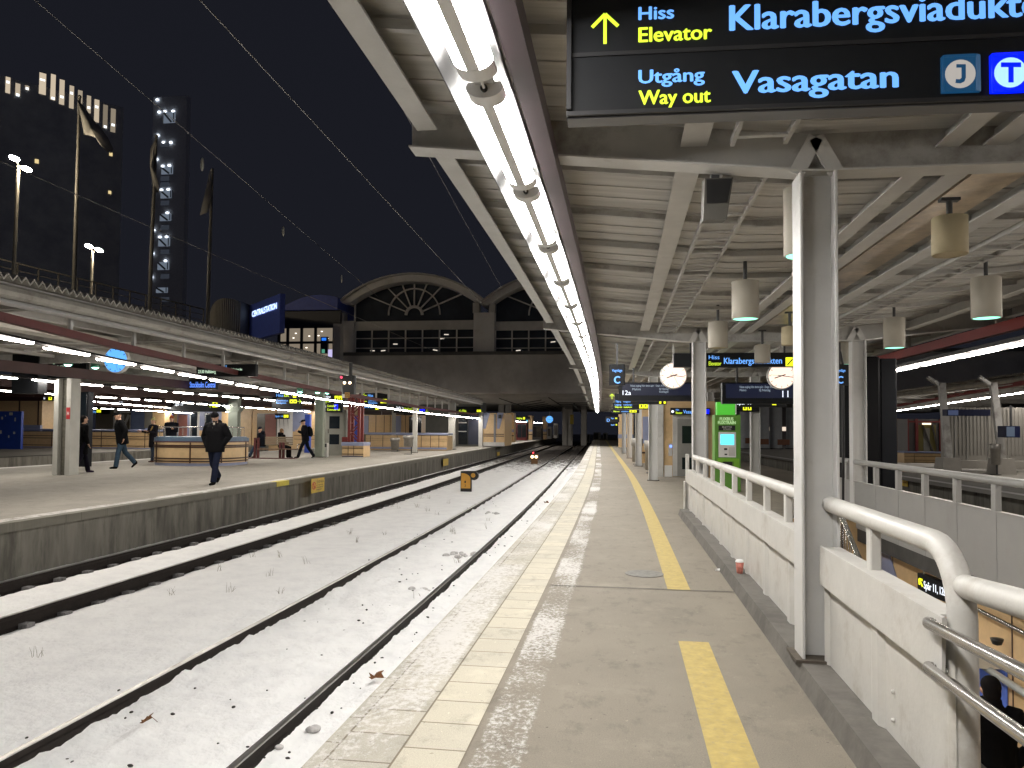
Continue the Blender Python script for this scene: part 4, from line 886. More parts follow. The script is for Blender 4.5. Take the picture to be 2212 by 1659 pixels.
mb = MB(); prof = [(FX-.10+.11*math.cos(a), 3.41+.11*math.sin(a)) for a in [2*math.pi*k/10 for k in range(10)]]; mb.sweep(prof, ys2, smooth=True); mb.build('gutter_pipe', SHEET, c2)
mb = MB(); mb.sweep([(FX-.02, 3.235), (FX-.28, 3.235), (FX-.28, 3.25), (FX-.16, 3.25), (FX-.16, 3.56), (FX-.145, 3.56), (FX-.145, 3.25), (FX-.02, 3.25)][::-1], ys2); mb.build('edge_beam', GREYSTEEL, c2)
for y in [2+4.4*k for k in range(13)]:
    mb = MB(); o = off(y); mb.bar((FX-.3+o, y, 3.40), (-20.+o, y, 3.30), .12, .26); mb.bar((FX-.3+o, y, 3.30), (-15+o, y+2.2, 3.33), .08, .08); mb.build('roof_beam', GIRDER, c2)
for x in (-10.6, -12.2, -14.0, -16):
    mb = MB(); mb.sweep([(x, 3.36), (x+.14, 3.36), (x+.14, 3.50), (x, 3.50)], ys2); mb.build('roof_purlin', GREYSTEEL, c2)
mb = MB(); mb.sweep([(-11.2, 3.16), (-10.8, 3.16), (-10.8, 3.34), (-11.2, 3.34)], ys2); mb.build('cable_duct', SHEET, c2)
# lamp row of the far platform, following the measured line
LP = [(-60, 713, -9.25), (0, 727, -9.3), (250, 780, -9.7), (500, 827, -10.2), (700, 862, -10.7), (900, 890, -11.3), (1020, 902.5, -11.8), (1120, 910.5, -11.6), (1245, 918, -9.0)]
pts = [atX(*q) for q in LP]
d0 = (pts[0]-pts[1]).normalized(); pts.insert(0, pts[0]+d0*6)
def walk(pts, step, start=0.):
    out = []; s = start
    for a, b in zip(pts, pts[1:]):
        L = (b-a).length
        while s < L: out.append((a+(b-a)*(s/L), (b-a).normalized())); s += step
        s -= L
    return out
def offs(pts, dz_, dx=0.): return [Vector((p.x+dx, p.y, p.z+dz_)) for p in pts]
def row_from(pts, where, group, first_vis, detail=0, nmax=70, step=LPITCH, start=.4):
    pos = []
    for (p, d) in walk(pts, step, start)[:nmax]: pos.append((p.x, p.y, p.z, -math.atan2(d.x, d.y), first_vis(p)))
    lamp_row(pos, where, group, detail)
def beam_path(pts, w, h, m, lab, name='steel_beam', cat='beam'):
    mb = MB()
    for a, b in zip(pts, pts[1:]): mb.bar(a, b, w, h)
    return tag(mb.build(name, m, origin=pts[1]), lab, cat)
row_from(pts, 'in the row along the far platform edge', 'strip lamps along the far platform edge', lambda p: p.y > 10.0, 0, 66)
beam_path(offs(pts, .035), .17, .03, MATTBLACK, 'dark trough above the row of strip lamps on the far platform edge', 'lamp_trough', 'lamp trough')  # black sheet set wide and close to block lamp uplight on the soffit
beam_path(offs(pts[:-1], .30), .13, .13, mat('far_red_beam', (.115, .026, .025), .55), 'long dark red beam above the far platform edge lamps')
k = 0
for (p, d) in walk(offs(pts, .36), 2.1, 2.):
    if p.y > 52 or p.y < 8: continue
    mb = MB(); mb.bar((p.x, p.y, p.z), (p.x, p.y, 3.42), .065, .065); k += 1
    tag(mb.build('beam_hanger', GREYSTEEL), (ORD[k-1]+' pale hanger from the camera between the far red beam and the zigzag canopy') if k <= len(ORD) else 'small distant hanger between the far red beam and the zigzag canopy', 'hanger', 'hangers of the far red beam')
# columns of the far platform
GREENISH = mat('pale_green_grey_column', (.30, .34, .29), .55, 0, .08, 2)
def box_column(lab, base, w, d, h, m, name='column', grp='columns on the far platform', cap=None, fl=None):
    t = thing(name, lab, 'column', (base[0], base[1], 0), grp)
    mb = MB(); mb.bbox(-w/2, w/2, -d/2, d/2, 0, h, .02); mb.build('shaft', m, t, local=True)
    mb = MB(); mb.box(-w/2-.04, w/2+.04, -d/2-.04, d/2+.04, 0, .03); mb.build('base_plate', mat('rusty_base', (.16, .1, .06), .8), t, local=True)
    if cap: mb = MB(); mb.hexa([(-w/2, -d/2, cap), (w/2, -d/2, cap), (w/2, d/2, cap), (-w/2, d/2, cap), (-w/2-.25, -d/2-.06, cap+.3), (w/2+.25, -d/2-.06, cap+.3), (w/2+.25, d/2+.06, cap+.3), (-w/2-.25, d/2+.06, cap+.3)]); mb.build('capital', m, t, local=True)
    return t
b0 = atZ(141, 1026, 0); t = thing('steel_column', 'wide H shaped column with a red sticker and dark streaked middle on the far platform', 'column', b0, 'columns on the far platform')
w = 48*b0.y*1.2/1650*.76
for s_ in (-1, 1): mb = MB(); mb.bbox(s_*(w/2-.07)-.075, s_*(w/2-.07)+.075, -.2, .2, 0, 2.8, .006); mb.build('flange', mat('far_column_paint', (.46, .455, .42), .5, 0, .08, 3, dirt=(.28, .2, .13), dscale=3, dlo=.62, dhi=.8), t, local=True)
mb = MB(); mb.box(-w/2+.146, w/2-.146, -.04, .04, 0, 2.8); mb.build('web', mat('dark_streaked_web', (.13, .125, .10), .7, 0, .4, 5, stretch=(1, 1, 3)), t, local=True)
rs = mat('red_sticker', (.45, .025, .03), .5); mb = MB(); mb.box(w/2-.13, w/2-.01, -.206, -.2005, 1.62, 1.96); st = mb.build('red_sticker', rs, t, local=True)
text_part('sticker_symbol', st, 'H', LAMPWHITE, w/2-.10, w/2-.04, 1.74, .10, -.207)
t, cv, wh = simple_box_thing('display_case', 'tall dark display case right beside the wide H shaped column', 'case', 22.6, 161, 846, 189, 1008, .25, mat('shaft_side', (.009, .010, .013), .7)); put_box(t, cv, 164, 850, 186, 935, GLASSDARK, 'glass', -.01)
box_column('pale green column with a wide top behind the round tiled counter', atZ(505, 974, 0), .62, .4, 3.3, GREENISH, cap=2.35)
box_column('greenish column just left of the grey lift door on the far platform', atZ(690, 988, 0), .42, .3, 3.3, mat('grey_green_column', (.27, .29, .24), .55))
box_column('slim white post with a steel bin on the far platform', atZ(896, 978, 0), .26, .2, 3.2, mat('far_column_paint', (.46, .455, .42), .5))
box_column('slim white post behind the beige counter on the far platform', atZ(850, 962, 0), .3, .25, 3.4, mat('far_column_paint', (.46, .455, .42), .5))
box_column('white column at the right end of the beige counter on the far platform', atZ(976, 971, 0), .48, .3, 3.3, mat('far_column_paint', (.46, .455, .42), .5))
litter_bin('steel bin on the slim white post of the far platform', (atZ(890, 981, 0).x-.1, atZ(890, 981, 0).y-.4), .3, .62, .42, group='bins on the far platform')
t = litter_bin('steel bin in front of the beige counter on the far platform', atZ(853, 975, 0), .3, .75, .1, group='bins on the far platform')
# tiled furniture helper
def tiled(name, lab, cat, Y, x0, y0, x1, y1, depth, stripes=(), joints=(), top=None, base=None, grp=None):
    t, cv, wh = simple_box_thing(name, lab, cat, Y, x0, y0, x1, y1, depth, BEIGE, grp)
    for (a, b) in stripes: put_box(t, cv, x0, a, x1, b, BROWNTILE, 'brown_stripe', -.03, .01)
    for x in joints: put_box(t, cv, x-.45, y0+1, x+.45, y1-1, BROWNTILE, 'joint', -.012)
    if top: put_box(t, cv, x0-1, top[0], x1+1, top[1], LILAC, 'lilac_top', -.08, .04, depth+.12)
    if base: put_box(t, cv, x0+1, base[0], x1-1, base[1], LILAC, 'lilac_base', -.02)
    return t, cv, wh
tiled('tiled_counter', 'long beige counter with brown stripes and a lilac top on the far platform', 'counter', 49, 790, 940, 966, 971, 1.6, ((947, 949), (951, 953), (963, 965)), (800, 827, 858, 890, 910, 930, 948), (934, 940), (965, 971))
tiled('mast_plinth', 'small beige tiled plinth under the red lattice mast', 'plinth', 36.6, 739, 962, 785, 990, 1.0, ((967, 969), (980, 982), (985, 987)), (752, 764), (955, 963), (984, 990))
# round tiled counter with railing
cc = Vector((atY(437, 985, 27.4).x, 27.4, 0)); a_, b_ = 1.58, 1.5
t = thing('round_counter', 'rounded beige tiled stairwell counter with blue rim and steel railing on the far platform', 'counter', cc)
def oval(k, n=40, s=1.): 
    a = 2*math.pi*k/n; return (abs(math.cos(a))**.75*math.copysign(1, math.cos(a))*a_*s, abs(math.sin(a))**.75*math.copysign(1, math.sin(a))*b_*s)
def ovring(z0, z1, s, nm, m, n=40, cap=False):
    mb = MB(); lo = [(*oval(k, n, s), z0) for k in range(n)]; hi = [(*oval(k, n, s), z1) for k in range(n)]
    mb.add(lo+hi, [(k, (k+1) % n, n+(k+1) % n, n+k) for k in range(n)]); mb.face(hi); mb.face(lo[::-1]); return mb.build(nm, m, t, local=True)
ovring(.0, .10, .985, 'base', LILAC); ovring(.1005, .86, 1., 'tile_body', mat('beige_tile_grid', (.60, .43, .24), .35, 0, .1, 5))
for z in (.14, .24, .66, .72): ovring(z, z+.05, 1.012, 'brown_stripe', BROWNTILE)
ovring(.86, .90, 1.015, 'brown_rim', mat('brown_purple_rim', (.09, .045, .06), .4)); ovring(.9005, 1.02, 1.01, 'blue_rim', mat('blue_grey_rim', (.10, .15, .22), .35)); ovring(1.0205, 1.06, .97, 'blue_rim', mat('blue_grey_rim', (.10, .15, .22), .35))
mb = MB()
for k in range(1, 40, 5): x, y = oval(k, 40, 1.008); mb.box(x-.02, x+.02, y-.02, y+.02, .11, .855)
mb.build('joints', BROWNTILE, t, local=True)
mb = MB(); mb.tube([(*oval(k % 40, 40, .9), 1.42) for k in range(41)], .022, 8, False)
for k in range(0, 40, 3): x, y = oval(k, 40, .9); mb.tube([(x, y, 1.05), (x, y, 1.42)], .013, 6)
mb.build('railing', CHROME, t, local=True)
# lift with grey door
t, cv, wh = simple_box_thing('lift_shaft', 'grey lift shaft with a half glazed door on the far platform', 'lift', 38.0, 698, 885, 748, 987, .5, mat('grey_lift', (.22, .22, .19), .5))
d = put_box(t, cv, 705, 892, 742, 987, mat('lift_door_grey', (.25, .25, .22), .45), 'door', -.03); put_box(t, cv, 712, 899, 734, 926, GLASSDARK, 'door_window', -.036); put_box(t, cv, 712, 938, 733, 960, GLASSDARK, 'door_window', -.036); put_box(t, cv, 709, 927, 710.5, 936, CHROME, 'handle', -.05); put_box(t, cv, 714, 886, 736, 890, E_WHITE if False else LAMPWHITE, 'door_plate', -.04)
t, cv, wh = simple_box_thing('lift_call_post', 'small grey call post between the column and the lift door', 'post', 35.6, 699.5, 957, 707, 987, .2, GREYSTEEL); put_box(t, cv, 701, 958, 705.5, 966, DARKSTEEL, 'call_panel', -.01)
# signal mast
Ym = 37.0; t = thing('signal_mast', 'dark red lattice mast standing on a beige tiled plinth', 'mast', atY(768, 955, Ym))
pl = Plane((0, Ym, 0)); rl = t.location
def hitw(x, y): q = atY(x, y, Ym); return q
REDM = mat('signal_mast_red', (.16, .018, .016), .5)
a, b = hitw(754, 955), hitw(754, 852); c_, d_ = hitw(775, 955), hitw(775, 852)
for dy in (0, .5):
    for (p, q) in ((a, b), (c_, d_)): mb = MB(); mb.bar((p.x, Ym+dy, p.z), (p.x, Ym+dy, q.z), .13, .13); mb.build('leg', REDM, t)
mb = MB(); n_ = 5
for i in range(n_):
    z0, z1 = a.z+(b.z-a.z)*i/n_, a.z+(b.z-a.z)*(i+1)/n_
    for dy in (0, .5): mb.bar((a.x, Ym+dy, z0) if i % 2 else (c_.x, Ym+dy, z0), (c_.x, Ym+dy, z1) if i % 2 else (a.x, Ym+dy, z1), .05, .05)
    mb.bar((a.x, Ym, z1), (a.x, Ym+.5, z1), .05, .05)
mb.build('bracing', REDM, t)
q0, q1 = hitw(741, 957), hitw(753, 944); mb = MB(); mb.bbox(q0.x, q1.x, Ym-.2, Ym+.3, q0.z, q1.z, .02); mb.build('foot_box', REDM, t)
hs = thing('hanging_signal', 'dark track signal with one red and two warm lights hung from the far canopy edge', 'signal', atY(757, 848, 23.4)); Ym = 23.4; rl = hs.location
q0, q1 = hitw(744, 852), hitw(771, 812); mb = MB(); mb.bbox(q0.x, q1.x, Ym-.25, Ym-.05, q0.z, q1.z, .03); hd = mb.build('signal_head', BLACK, hs)
q0, q1 = hitw(739.5, 823), hitw(748, 811); mb = MB(); mb.bbox(q0.x, q1.x-.01, Ym-.3, Ym-.05, q0.z, q1.z, .03); mb.build('signal_head', BLACK, hs)
for (x, y, r_, m_, nm) in ((745, 816.5, 2.9, emis('signal_pink_red', (1, .08, .16), 1.1), 'red_light'), (750.5, 828, 3.1, E_AMBER, 'warm_light'), (762, 828, 3.1, E_AMBER, 'warm_light')):
    q = hitw(x, y); mb = MB(); mb.disc((q.x, Ym-.31 if nm == 'red_light' else Ym-.262, q.z), r_*Ym/1650, .02, 16); mb.build(nm, m_, hd)
q = hitw(760, 812); mb = MB(); mb.bar((q.x, Ym-.1, q.z), (q.x, Ym-.1, 3.5), .08, .08); mb.build('hanger', DARKSTEEL, hs)
q0, q1 = hitw(751, 860), hitw(762, 848.5); mb = MB(); mb.bbox(q0.x, q1.x, Ym-.27, Ym-.255, q0.z, q1.z, .01); yp = mb.build('name_plate', mat('orange_plate', (.55, .30, .06), .5), hs)
lz = (q1.z-q0.z); mg = (q1.x-q0.x)*.12
text_part('plate_lettering', yp, 'SML', BLACK, q0.x-rl.x+mg, q1.x-rl.x-mg, q0.z-rl.z+lz*.55, lz*.33, Ym-.272-rl.y); text_part('plate_lettering', yp, '571', BLACK, q0.x-rl.x+mg, q1.x-rl.x-mg, q0.z-rl.z+lz*.1, lz*.33, Ym-.272-rl.y)
q0, q1 = hitw(743, 860), hitw(750, 849); mb = MB(); mb.bbox(q0.x, q1.x, Ym-.2, Ym-.19, q0.z, q1.z, .005); mb.build('white_plate', LAMPWHITE, hs)
# blue posts
for (x, y0, y1, lab) in ((769, 898, 990, 'upright blue board beside the red lattice mast'), (663, 895, 978, 'upright blue board behind the person with a backpack')):
    simple_box_thing('blue_board', lab, 'board', 38.0 if x > 700 else 40, x-4.5, y0, x+5.5, y1, .25, BLUEPAINT, 'upright blue boards')
# bench with two seats
bx = thing('bench', 'dark red slatted bench with steel armrests on the far platform', 'bench', (-16.35, 33.4, 0), rz=math.radians(8))
BENCHRED = mat('bench_red', (.09, .015, .015), .5)
for x in (-.55, -.40, .62, .77): mb = MB(); mb.bbox(x-.05, x+.05, -.06, .06, 0, .95 if x < 0 else .75, .01); mb.build('leg', BENCHRED, bx, local=True)
for i in range(4): mb = MB(); mb.bbox(-.3, 1.5, -.5+.12*i, -.41+.12*i, .42, .46, .008); mb.build('seat_slat', mat('bench_wood', (.14, .08, .05), .6), bx, local=True)
for i in range(4): mb = MB(); mb.bbox(-.1, 1.2, .02, .05, .62+.1*i, .70+.1*i, .008); mb.build('back_slat', mat('bench_wood_pale', (.22, .17, .11), .6), bx, local=True)
for x in (-.95, 1.55): mb = MB(); mb.tube([(x, -.5, .45), (x, -.52, .62), (x, -.3, .68), (x, 0, .66)], .02, 8); mb.build('armrest', CHROME, bx, local=True)
mb = MB(); mb.box(-1.0, 1.4, -.3, .1, .0, .03); mb.build('foot_plate', BENCHRED, bx, local=True)
# green spots under the far canopy
def spot(x, y, Y, lab):
    c = atY(x, y, Y); t = thing('mint_spot', lab, 'spot lamp', c, 'mint green lamps under the far canopy')
    mb = MB(); mb.lathe([(.13, 0), (.14, .02), (.14, .22), (.05, .24), (0, .24)], (0, 0, 0), 14); mb.build('shade', mat('spot_green_glass', (.10, .30, .20), .3), t, local=True)
    mb = MB(); mb.ell((0, 0, .02), .11, .11, .07, 12, 8); mb.build('bulb', emis('spot_light', (.35, 1., .72), 9.), t, local=True)
    mb = MB(); mb.tube([(0, 0, .22), (0, 0, max(.5, 3.4-c.z))], .015, 6); mb.build('rod', DARKSTEEL, t, local=True)
for (x, y, Y, lab) in ((147, 788, 21, 'mint green lamp at the top of the wide H shaped column'), (206, 794, 22.5, 'mint green lamp just left of the blue clock'), (515, 831, 38, 'mint green lamp over the pale green wide topped column'), (541, 835, 39, 'mint green lamp right of the wide topped column'), (648, 847, 33, 'mint green lamp between the lift arrows sign and the greenish column'), (686, 848, 34, 'mint green lamp above the greenish column'), (707, 849, 35, 'mint green lamp above the way out sign')): spot(x, y, Y, lab)
# signs of the far platform
def fsign(lab, Y, rect, parts, grp='signs on the far platform', depth=.15): return exit_sign(lab, Y, *rect, parts, depth, grp)
PB = E_LBLUE
fsign('black sign with Hiss Lift, yellow pictograms and right arrows', 34, (588, 848, 650, 884), [('t', 'Hiss', PB, 597, 857, 612, 850), ('t', 'Lift', E_YELLOW, 614, 857, 624, 850), ('i', 633, 849, 640, 859), ('a', 646, 854, 4.5, 'right'), ('t', 'Centralstation', PB, 597, 867, 622, 863), ('t', 'Reception', PB, 597, 872, 618, 868), ('i', 626, 863, 633, 871), ('i', 634, 863, 641, 871), ('a', 646, 867, 4.5, 'right')])
fsign('black way out sign with yellow pictograms and two blue badges left of the mast', 37.5, (684, 848, 740, 890), [('t', 'Utgång', E_WHITE, 696, 861, 714, 853), ('t', 'Way out', E_YELLOW, 697, 869, 714, 862), ('i', 723, 855, 731, 868), ('i', 732.5, 855, 741-2, 868), ('t', 'Cityterminal', E_WHITE, 686, 880, 704, 875), ('t', 'Buss', E_WHITE, 686, 886, 699, 881), ('t', 'Centralhall', E_YELLOW, 707, 879, 726, 874), ('t', 'Commuter rail', E_YELLOW, 707, 887, 734, 882), ('i', 723-1, 872+1, 730, 885, E_BLUEBOX)])
fsign('black sign with left arrows right of the mast', 40, (776, 846, 836, 885), [('a', 788, 854, 4.5, 'left'), ('t', 'Hiss', PB, 795, 857, 806, 851), ('a', 788, 867, 4.5, 'left'), ('t', 'Centralstation', PB, 796, 867, 819, 862), ('t', 'Reception', PB, 796, 872, 815, 868), ('i', 822, 862, 829, 871), ('i', 830, 862, 835.5, 871), ('t', 'Vänstra sidan', PB, 779, 881, 806, 877), ('i', 811, 878, 818, 885)])
fsign('black station name sign with blue letters under the far canopy', 27, (408, 819, 470, 841), [('t', 'Stockholm Central', emis('name_blue', (.12, .28, 1.), 1.1), 410, 837, 465, 824)])
fsign('dark departure board with pale letters reading 23:30 Hallsberg', 19, (424, 787, 552, 813), [('t', '23:30 Hallsberg', emis('board_pale', (.55, .75, .55), .9), 428, 806, 466, 799), ('t', 'Västerås', emis('board_pale', (.55, .75, .55), .9), 500, 800, 523, 795), ('t', 'Ankommande 12', PB, 452, 793, 490, 789)])
fsign('black departure board with pale lines of text behind the wide H shaped column', 22, (86, 777, 186, 817), [('t', 'Mälartåg', emis('board_pale', (.55, .75, .55), .9), 94, 785, 118, 779), ('t', 'Kommande tåg från', emis('board_pale', (.55, .75, .55), .9), 92, 796, 140, 789), ('t', 'Nyköping via Södertälje', emis('board_pale', (.55, .75, .55), .9), 102, 804, 176, 797), ('t', '23 Norrköping', emis('board_pale', (.55, .75, .55), .9), 94, 811, 134, 805)])
fsign('large dark navy screen seen from behind at the left edge', 19.5, (27, 752, 83, 850), [], depth=.35)
fsign('black sign with a yellow pictogram left of the wide H shaped column', 40, (92, 852, 121, 866), [('i', 105, 856, 112, 866-2), ('t', 'Spår', E_WHITE, 94, 862, 98, 858)])
fsign('black sign with yellow pictograms and pale letters far behind the bearded man', 48, (360, 866, 497, 889), [('t', 'Uppgång', emis('name_blue', (.12, .28, 1.), 1.1), 398, 871, 418, 867), ('t', 'Spår 13', E_WHITE, 378, 876, 395, 870), ('i', 459, 866, 470, 880), ('t', 'Centralen', E_WHITE, 482, 878, 496, 873), ('a', 454, 878, 3, 'up')])
fsign('thin lit sign with cyan letters right of the wide H shaped column', 44, (192, 850, 262, 866), [('t', 'Utgång till centralhallen', E_WHITE, 193, 857, 240, 853), ('t', 'Way out', E_YELLOW, 193, 864, 208, 858), ('i', 240, 857, 248, 863)])
fsign('tiny black sign with the letter D over the beige counter wall', 46, (256, 858, 266, 876), [('t', 'D', E_WHITE, 258, 873, 264, 864)])
fsign('small lit sign with blue letters left of the man in the dark parka', 60, (188, 883, 238, 894), [('t', 'Nedgång', PB, 193, 891, 207, 886), ('i', 209, 885, 213, 891), ('i', 214, 885, 218, 891)])
fsign('small lit sign above the woman in the pale hat', 62, (226, 875, 262, 884), [('t', 'Utgång', E_WHITE, 232, 882, 242, 877), ('i', 257, 876, 261, 882)])
fsign('small lit station sign above the seated pair', 58, (635, 895, 668, 911), [('t', 'Stockholm C', emis('name_blue', (.12, .28, 1.), 1.1), 637, 906, 655, 900)])
fsign('small black sign with yellow pictograms left of the seated pair', 55, (594, 893, 624, 905), [('t', 'Spår 14', PB, 595, 901, 611, 897), ('i', 613, 896, 618, 902), ('i', 619, 896, 623, 902)])
fsign('black down arrow sign with blue badges near the white column on the far platform', 50, (872, 877, 925, 897), [('t', 'Utgång', E_YELLOW, 873, 887, 888, 880), ('t', 'Centralhall', E_YELLOW, 889, 887, 905, 880), ('i', 906, 884, 912, 892, E_BLUEBOX), ('i', 912.5, 884, 918, 892, E_BLUEBOX), ('a', 922, 888, 3.4, 'down')])
fsign('small navy sign with white letters above the beige counter', 55, (850, 876, 900, 892), [('t', 'Spår', E_WHITE, 856, 883, 866, 877), ('t', 'Vagn', E_WHITE, 868, 883, 885, 879)])
fsign('black left arrow sign with two yellow pictograms by the lit tiled wall', 58, (985, 878, 1038, 892), [('a', 995, 888, 3.5, 'left'), ('t', 'Hiss', E_YELLOW, 999, 890, 1007, 884), ('i', 1030, 885, 1034, 890), ('i', 1035, 885, 1040-1, 890)])
fsign('tiny green lit sign under the far lamp row end', 80, (1110, 899, 1145, 907), [('t', 'Utgång', E_YELLOW, 1116, 905, 1128, 901), ('i', 1130, 901, 1134, 906)])
fsign('small cyan lit poster far along the far platform', 85, (1136, 905, 1147, 920), [('i', 1137, 906, 1146, 919, emis('cyan_poster', (.12, .5, .75), .9))])
# blue clock
c = atY(251, 778, 17.5); clock('blue lit clock hanging behind the lamp row of the far platform', c, 26.5*17.5*1.1/1650, CLOCKB, (285, 98, 165), hm=BLACK, hanger=.5)
c = atY(1187, 906, 78); clock('tiny blue lit clock at the far end of the far platform', c, .36, CLOCKB, (280, 98, 165), hm=BLACK, hanger=.6)
c = atY(824, 910, 70); clock('small blue lit clock above the beige counter', c, .32, CLOCKB, (285, 98, 165), hm=BLACK, hanger=.6)
# yellow warning sign on the platform wall and yellow marks
def on_wall(x0, y0, x1, y1, X=-8.79): a = atX(x0, y1, X); b = atX(x1, y0, X); return a, b
def wall_plate(lab, rect, X, txt=True):
    a, b = on_wall(*rect, X); t = thing('warning_sign', lab, 'sign', (X, a.y, a.z), 'yellow warning signs on the far platform wall')
    z1 = a.z+(b.z-a.z); zt = atX(rect[0], rect[1], X).z; L = b.y-a.y; h = zt-a.z
    mb = MB(); mb.box(0, .012, 0, L, 0, h); p = mb.build('plate', mat('warning_yellow', (.62, .42, .05), .5, 0, .1, 8, dirt=(.35, .24, .08), dscale=6), t, local=True)
    if txt:
        mb = MB()
        for k in range(20):
            a0, a1 = 2*math.pi*k/20, 2*math.pi*(k+1)/20; r_ = h*.26; cy_, cz = L*.18, h*.5; q = L*.16
            mb.face([(.015, cy_+q*math.cos(a0), cz+r_*math.sin(a0)), (.015, cy_+q*math.cos(a1), cz+r_*math.sin(a1)), (.015, cy_+q*.72*math.cos(a1), cz+r_*.72*math.sin(a1)), (.015, cy_+q*.72*math.cos(a0), cz+r_*.72*math.sin(a0))])
        mb.build('prohibition_ring', rs, p, local=True)
        mb = MB(); mb.box(.0125, .016, L*.155, L*.205, h*.36, h*.62); mb.bar((.015, L*.10, h*.66), (.015, L*.27, h*.34), .004, .03); mb.build('figure_symbol', rs, p, local=True)
        def wtxt(s, y0, y1, zb, cap):
            vs, fs = text_mesh(s, .01); lo, hi = min(v.x for v in vs), max(v.x for v in vs); mb = MB()
            mb.add([(.0135, y0+(v.x-lo)/(hi-lo)*(y1-y0), zb+v.y*cap/.73) for v in vs], fs); mb.build('lettering', BLACK, p, local=True)
        wtxt('LIVSFARA', L*.38, L*.95, h*.64, h*.22); wtxt('ATT BETRÄDA', L*.38, L*.9, h*.46, h*.10); wtxt('SPÅROMRÅDET', L*.38, L*.92, h*.30, h*.10); wtxt('FÖRBJUDET', L*.38, L*.8, h*.14, h*.10)
wall_plate('yellow LIVSFARA warning plate with a red ring on the far platform wall', (672, 1035, 700, 1066), -8.78)
wall_plate('small worn yellow plate farther along the far platform wall', (957, 992, 968, 1007), -8.78+off(40), False)
wall_plate('tiny worn yellow plate beyond the dwarf signal on the far platform wall', (1074, 977, 1079, 985), -8.9+off(60), False)
mb = MB(); a = atZ(610, 1042, 0); b = atZ(634, 1038, 0); mb.box(-8.99+off(a.y), -8.793+off(a.y), a.y, b.y, -.12, .010); tag(mb.build('yellow_edge_mark', mat('edge_mark_yellow', (.55, .45, .06), .6)), 'yellow painted block on the far platform edge', 'edge mark')
# dwarf signals in the snow
SIGY = mat('dwarf_signal_yellow', (.60, .30, .04), .45, 0, .06, 5)
c = atZ(1006, 1062, -.83); t = thing('dwarf_signal', 'yellow and black dwarf signal seen from its back in the snow', 'dwarf signal', c)
s_ = c.y/1650*1.02
W_, H_ = 24*s_, 44*s_
mb = MB(); mb.bbox(-W_/2, W_/2, 0, .16, .0, H_, .03); mb.build('body', BLACK, t, local=True)
mb = MB(); poly = [(-W_*.42, H_*.16), (W_*.42, H_*.16), (W_*.42, H_*.62)]+[(W_*.42-W_*.75*(1-math.cos(a)), H_*.62+H_*.28*math.sin(a)) for a in [math.pi/2*k/6 for k in range(1, 7)]]+[(-W_*.42, H_*.90)]
mb.prism(poly, -.012, -.001, 'xz'); yp = mb.build('yellow_plate', SIGY, t, local=True)
text_part('plate_lettering', yp, '1', BLACK, -W_*.1, W_*.0, H_*.42, H_*.12, -.013); text_part('plate_lettering', yp, '3', BLACK, -W_*.1, W_*.0, H_*.24, H_*.12, -.013)
mb = MB(); mb.bbox(-W_*.05, W_*.9, .02, .14, H_*.80, H_*1.0, .03); mb.disc((W_*.72, .09, H_*.78), W_*.40, .16, 18); mb.build('lamp_head', BLACK, t, local=True)
mb = MB(); mb.disc((W_*.66, -.0, H_*.80), W_*.20, .02, 14); mb.build('yellow_disc', SIGY, t, local=True)
c = atZ(1154, 1002, -.83); t = thing('dwarf_signal', 'small dwarf signal with two warm lights and a red light in the track', 'dwarf signal', c); s_ = c.y/1650*1.02
mb = MB(); mb.bbox(-7*s_, 7*s_, 0, .2, 0, 13*s_, .03); mb.bbox(-9*s_, 9*s_, .0, .2, 10*s_, 20*s_, .05); mb.build('body', mat('signal_brown', (.16, .08, .03), .5), t, local=True)
for x in (-4.2, 4.2): mb = MB(); mb.disc((x*s_, -.03, 15*s_), 3.2*s_, .03, 14); mb.build('warm_light', emis('dwarf_warm', (1., .78, .42), 3), t, local=True)
mb = MB(); mb.bbox(-5*s_, 1*s_, .05, .2, 20*s_, 27*s_, .03); mb.build('red_hood', BLACK, t, local=True); mb = MB(); mb.disc((-2.4*s_, .03, 23.5*s_), 1.6*s_, .03, 12); mb.build('red_light', E_RED, t, local=True)
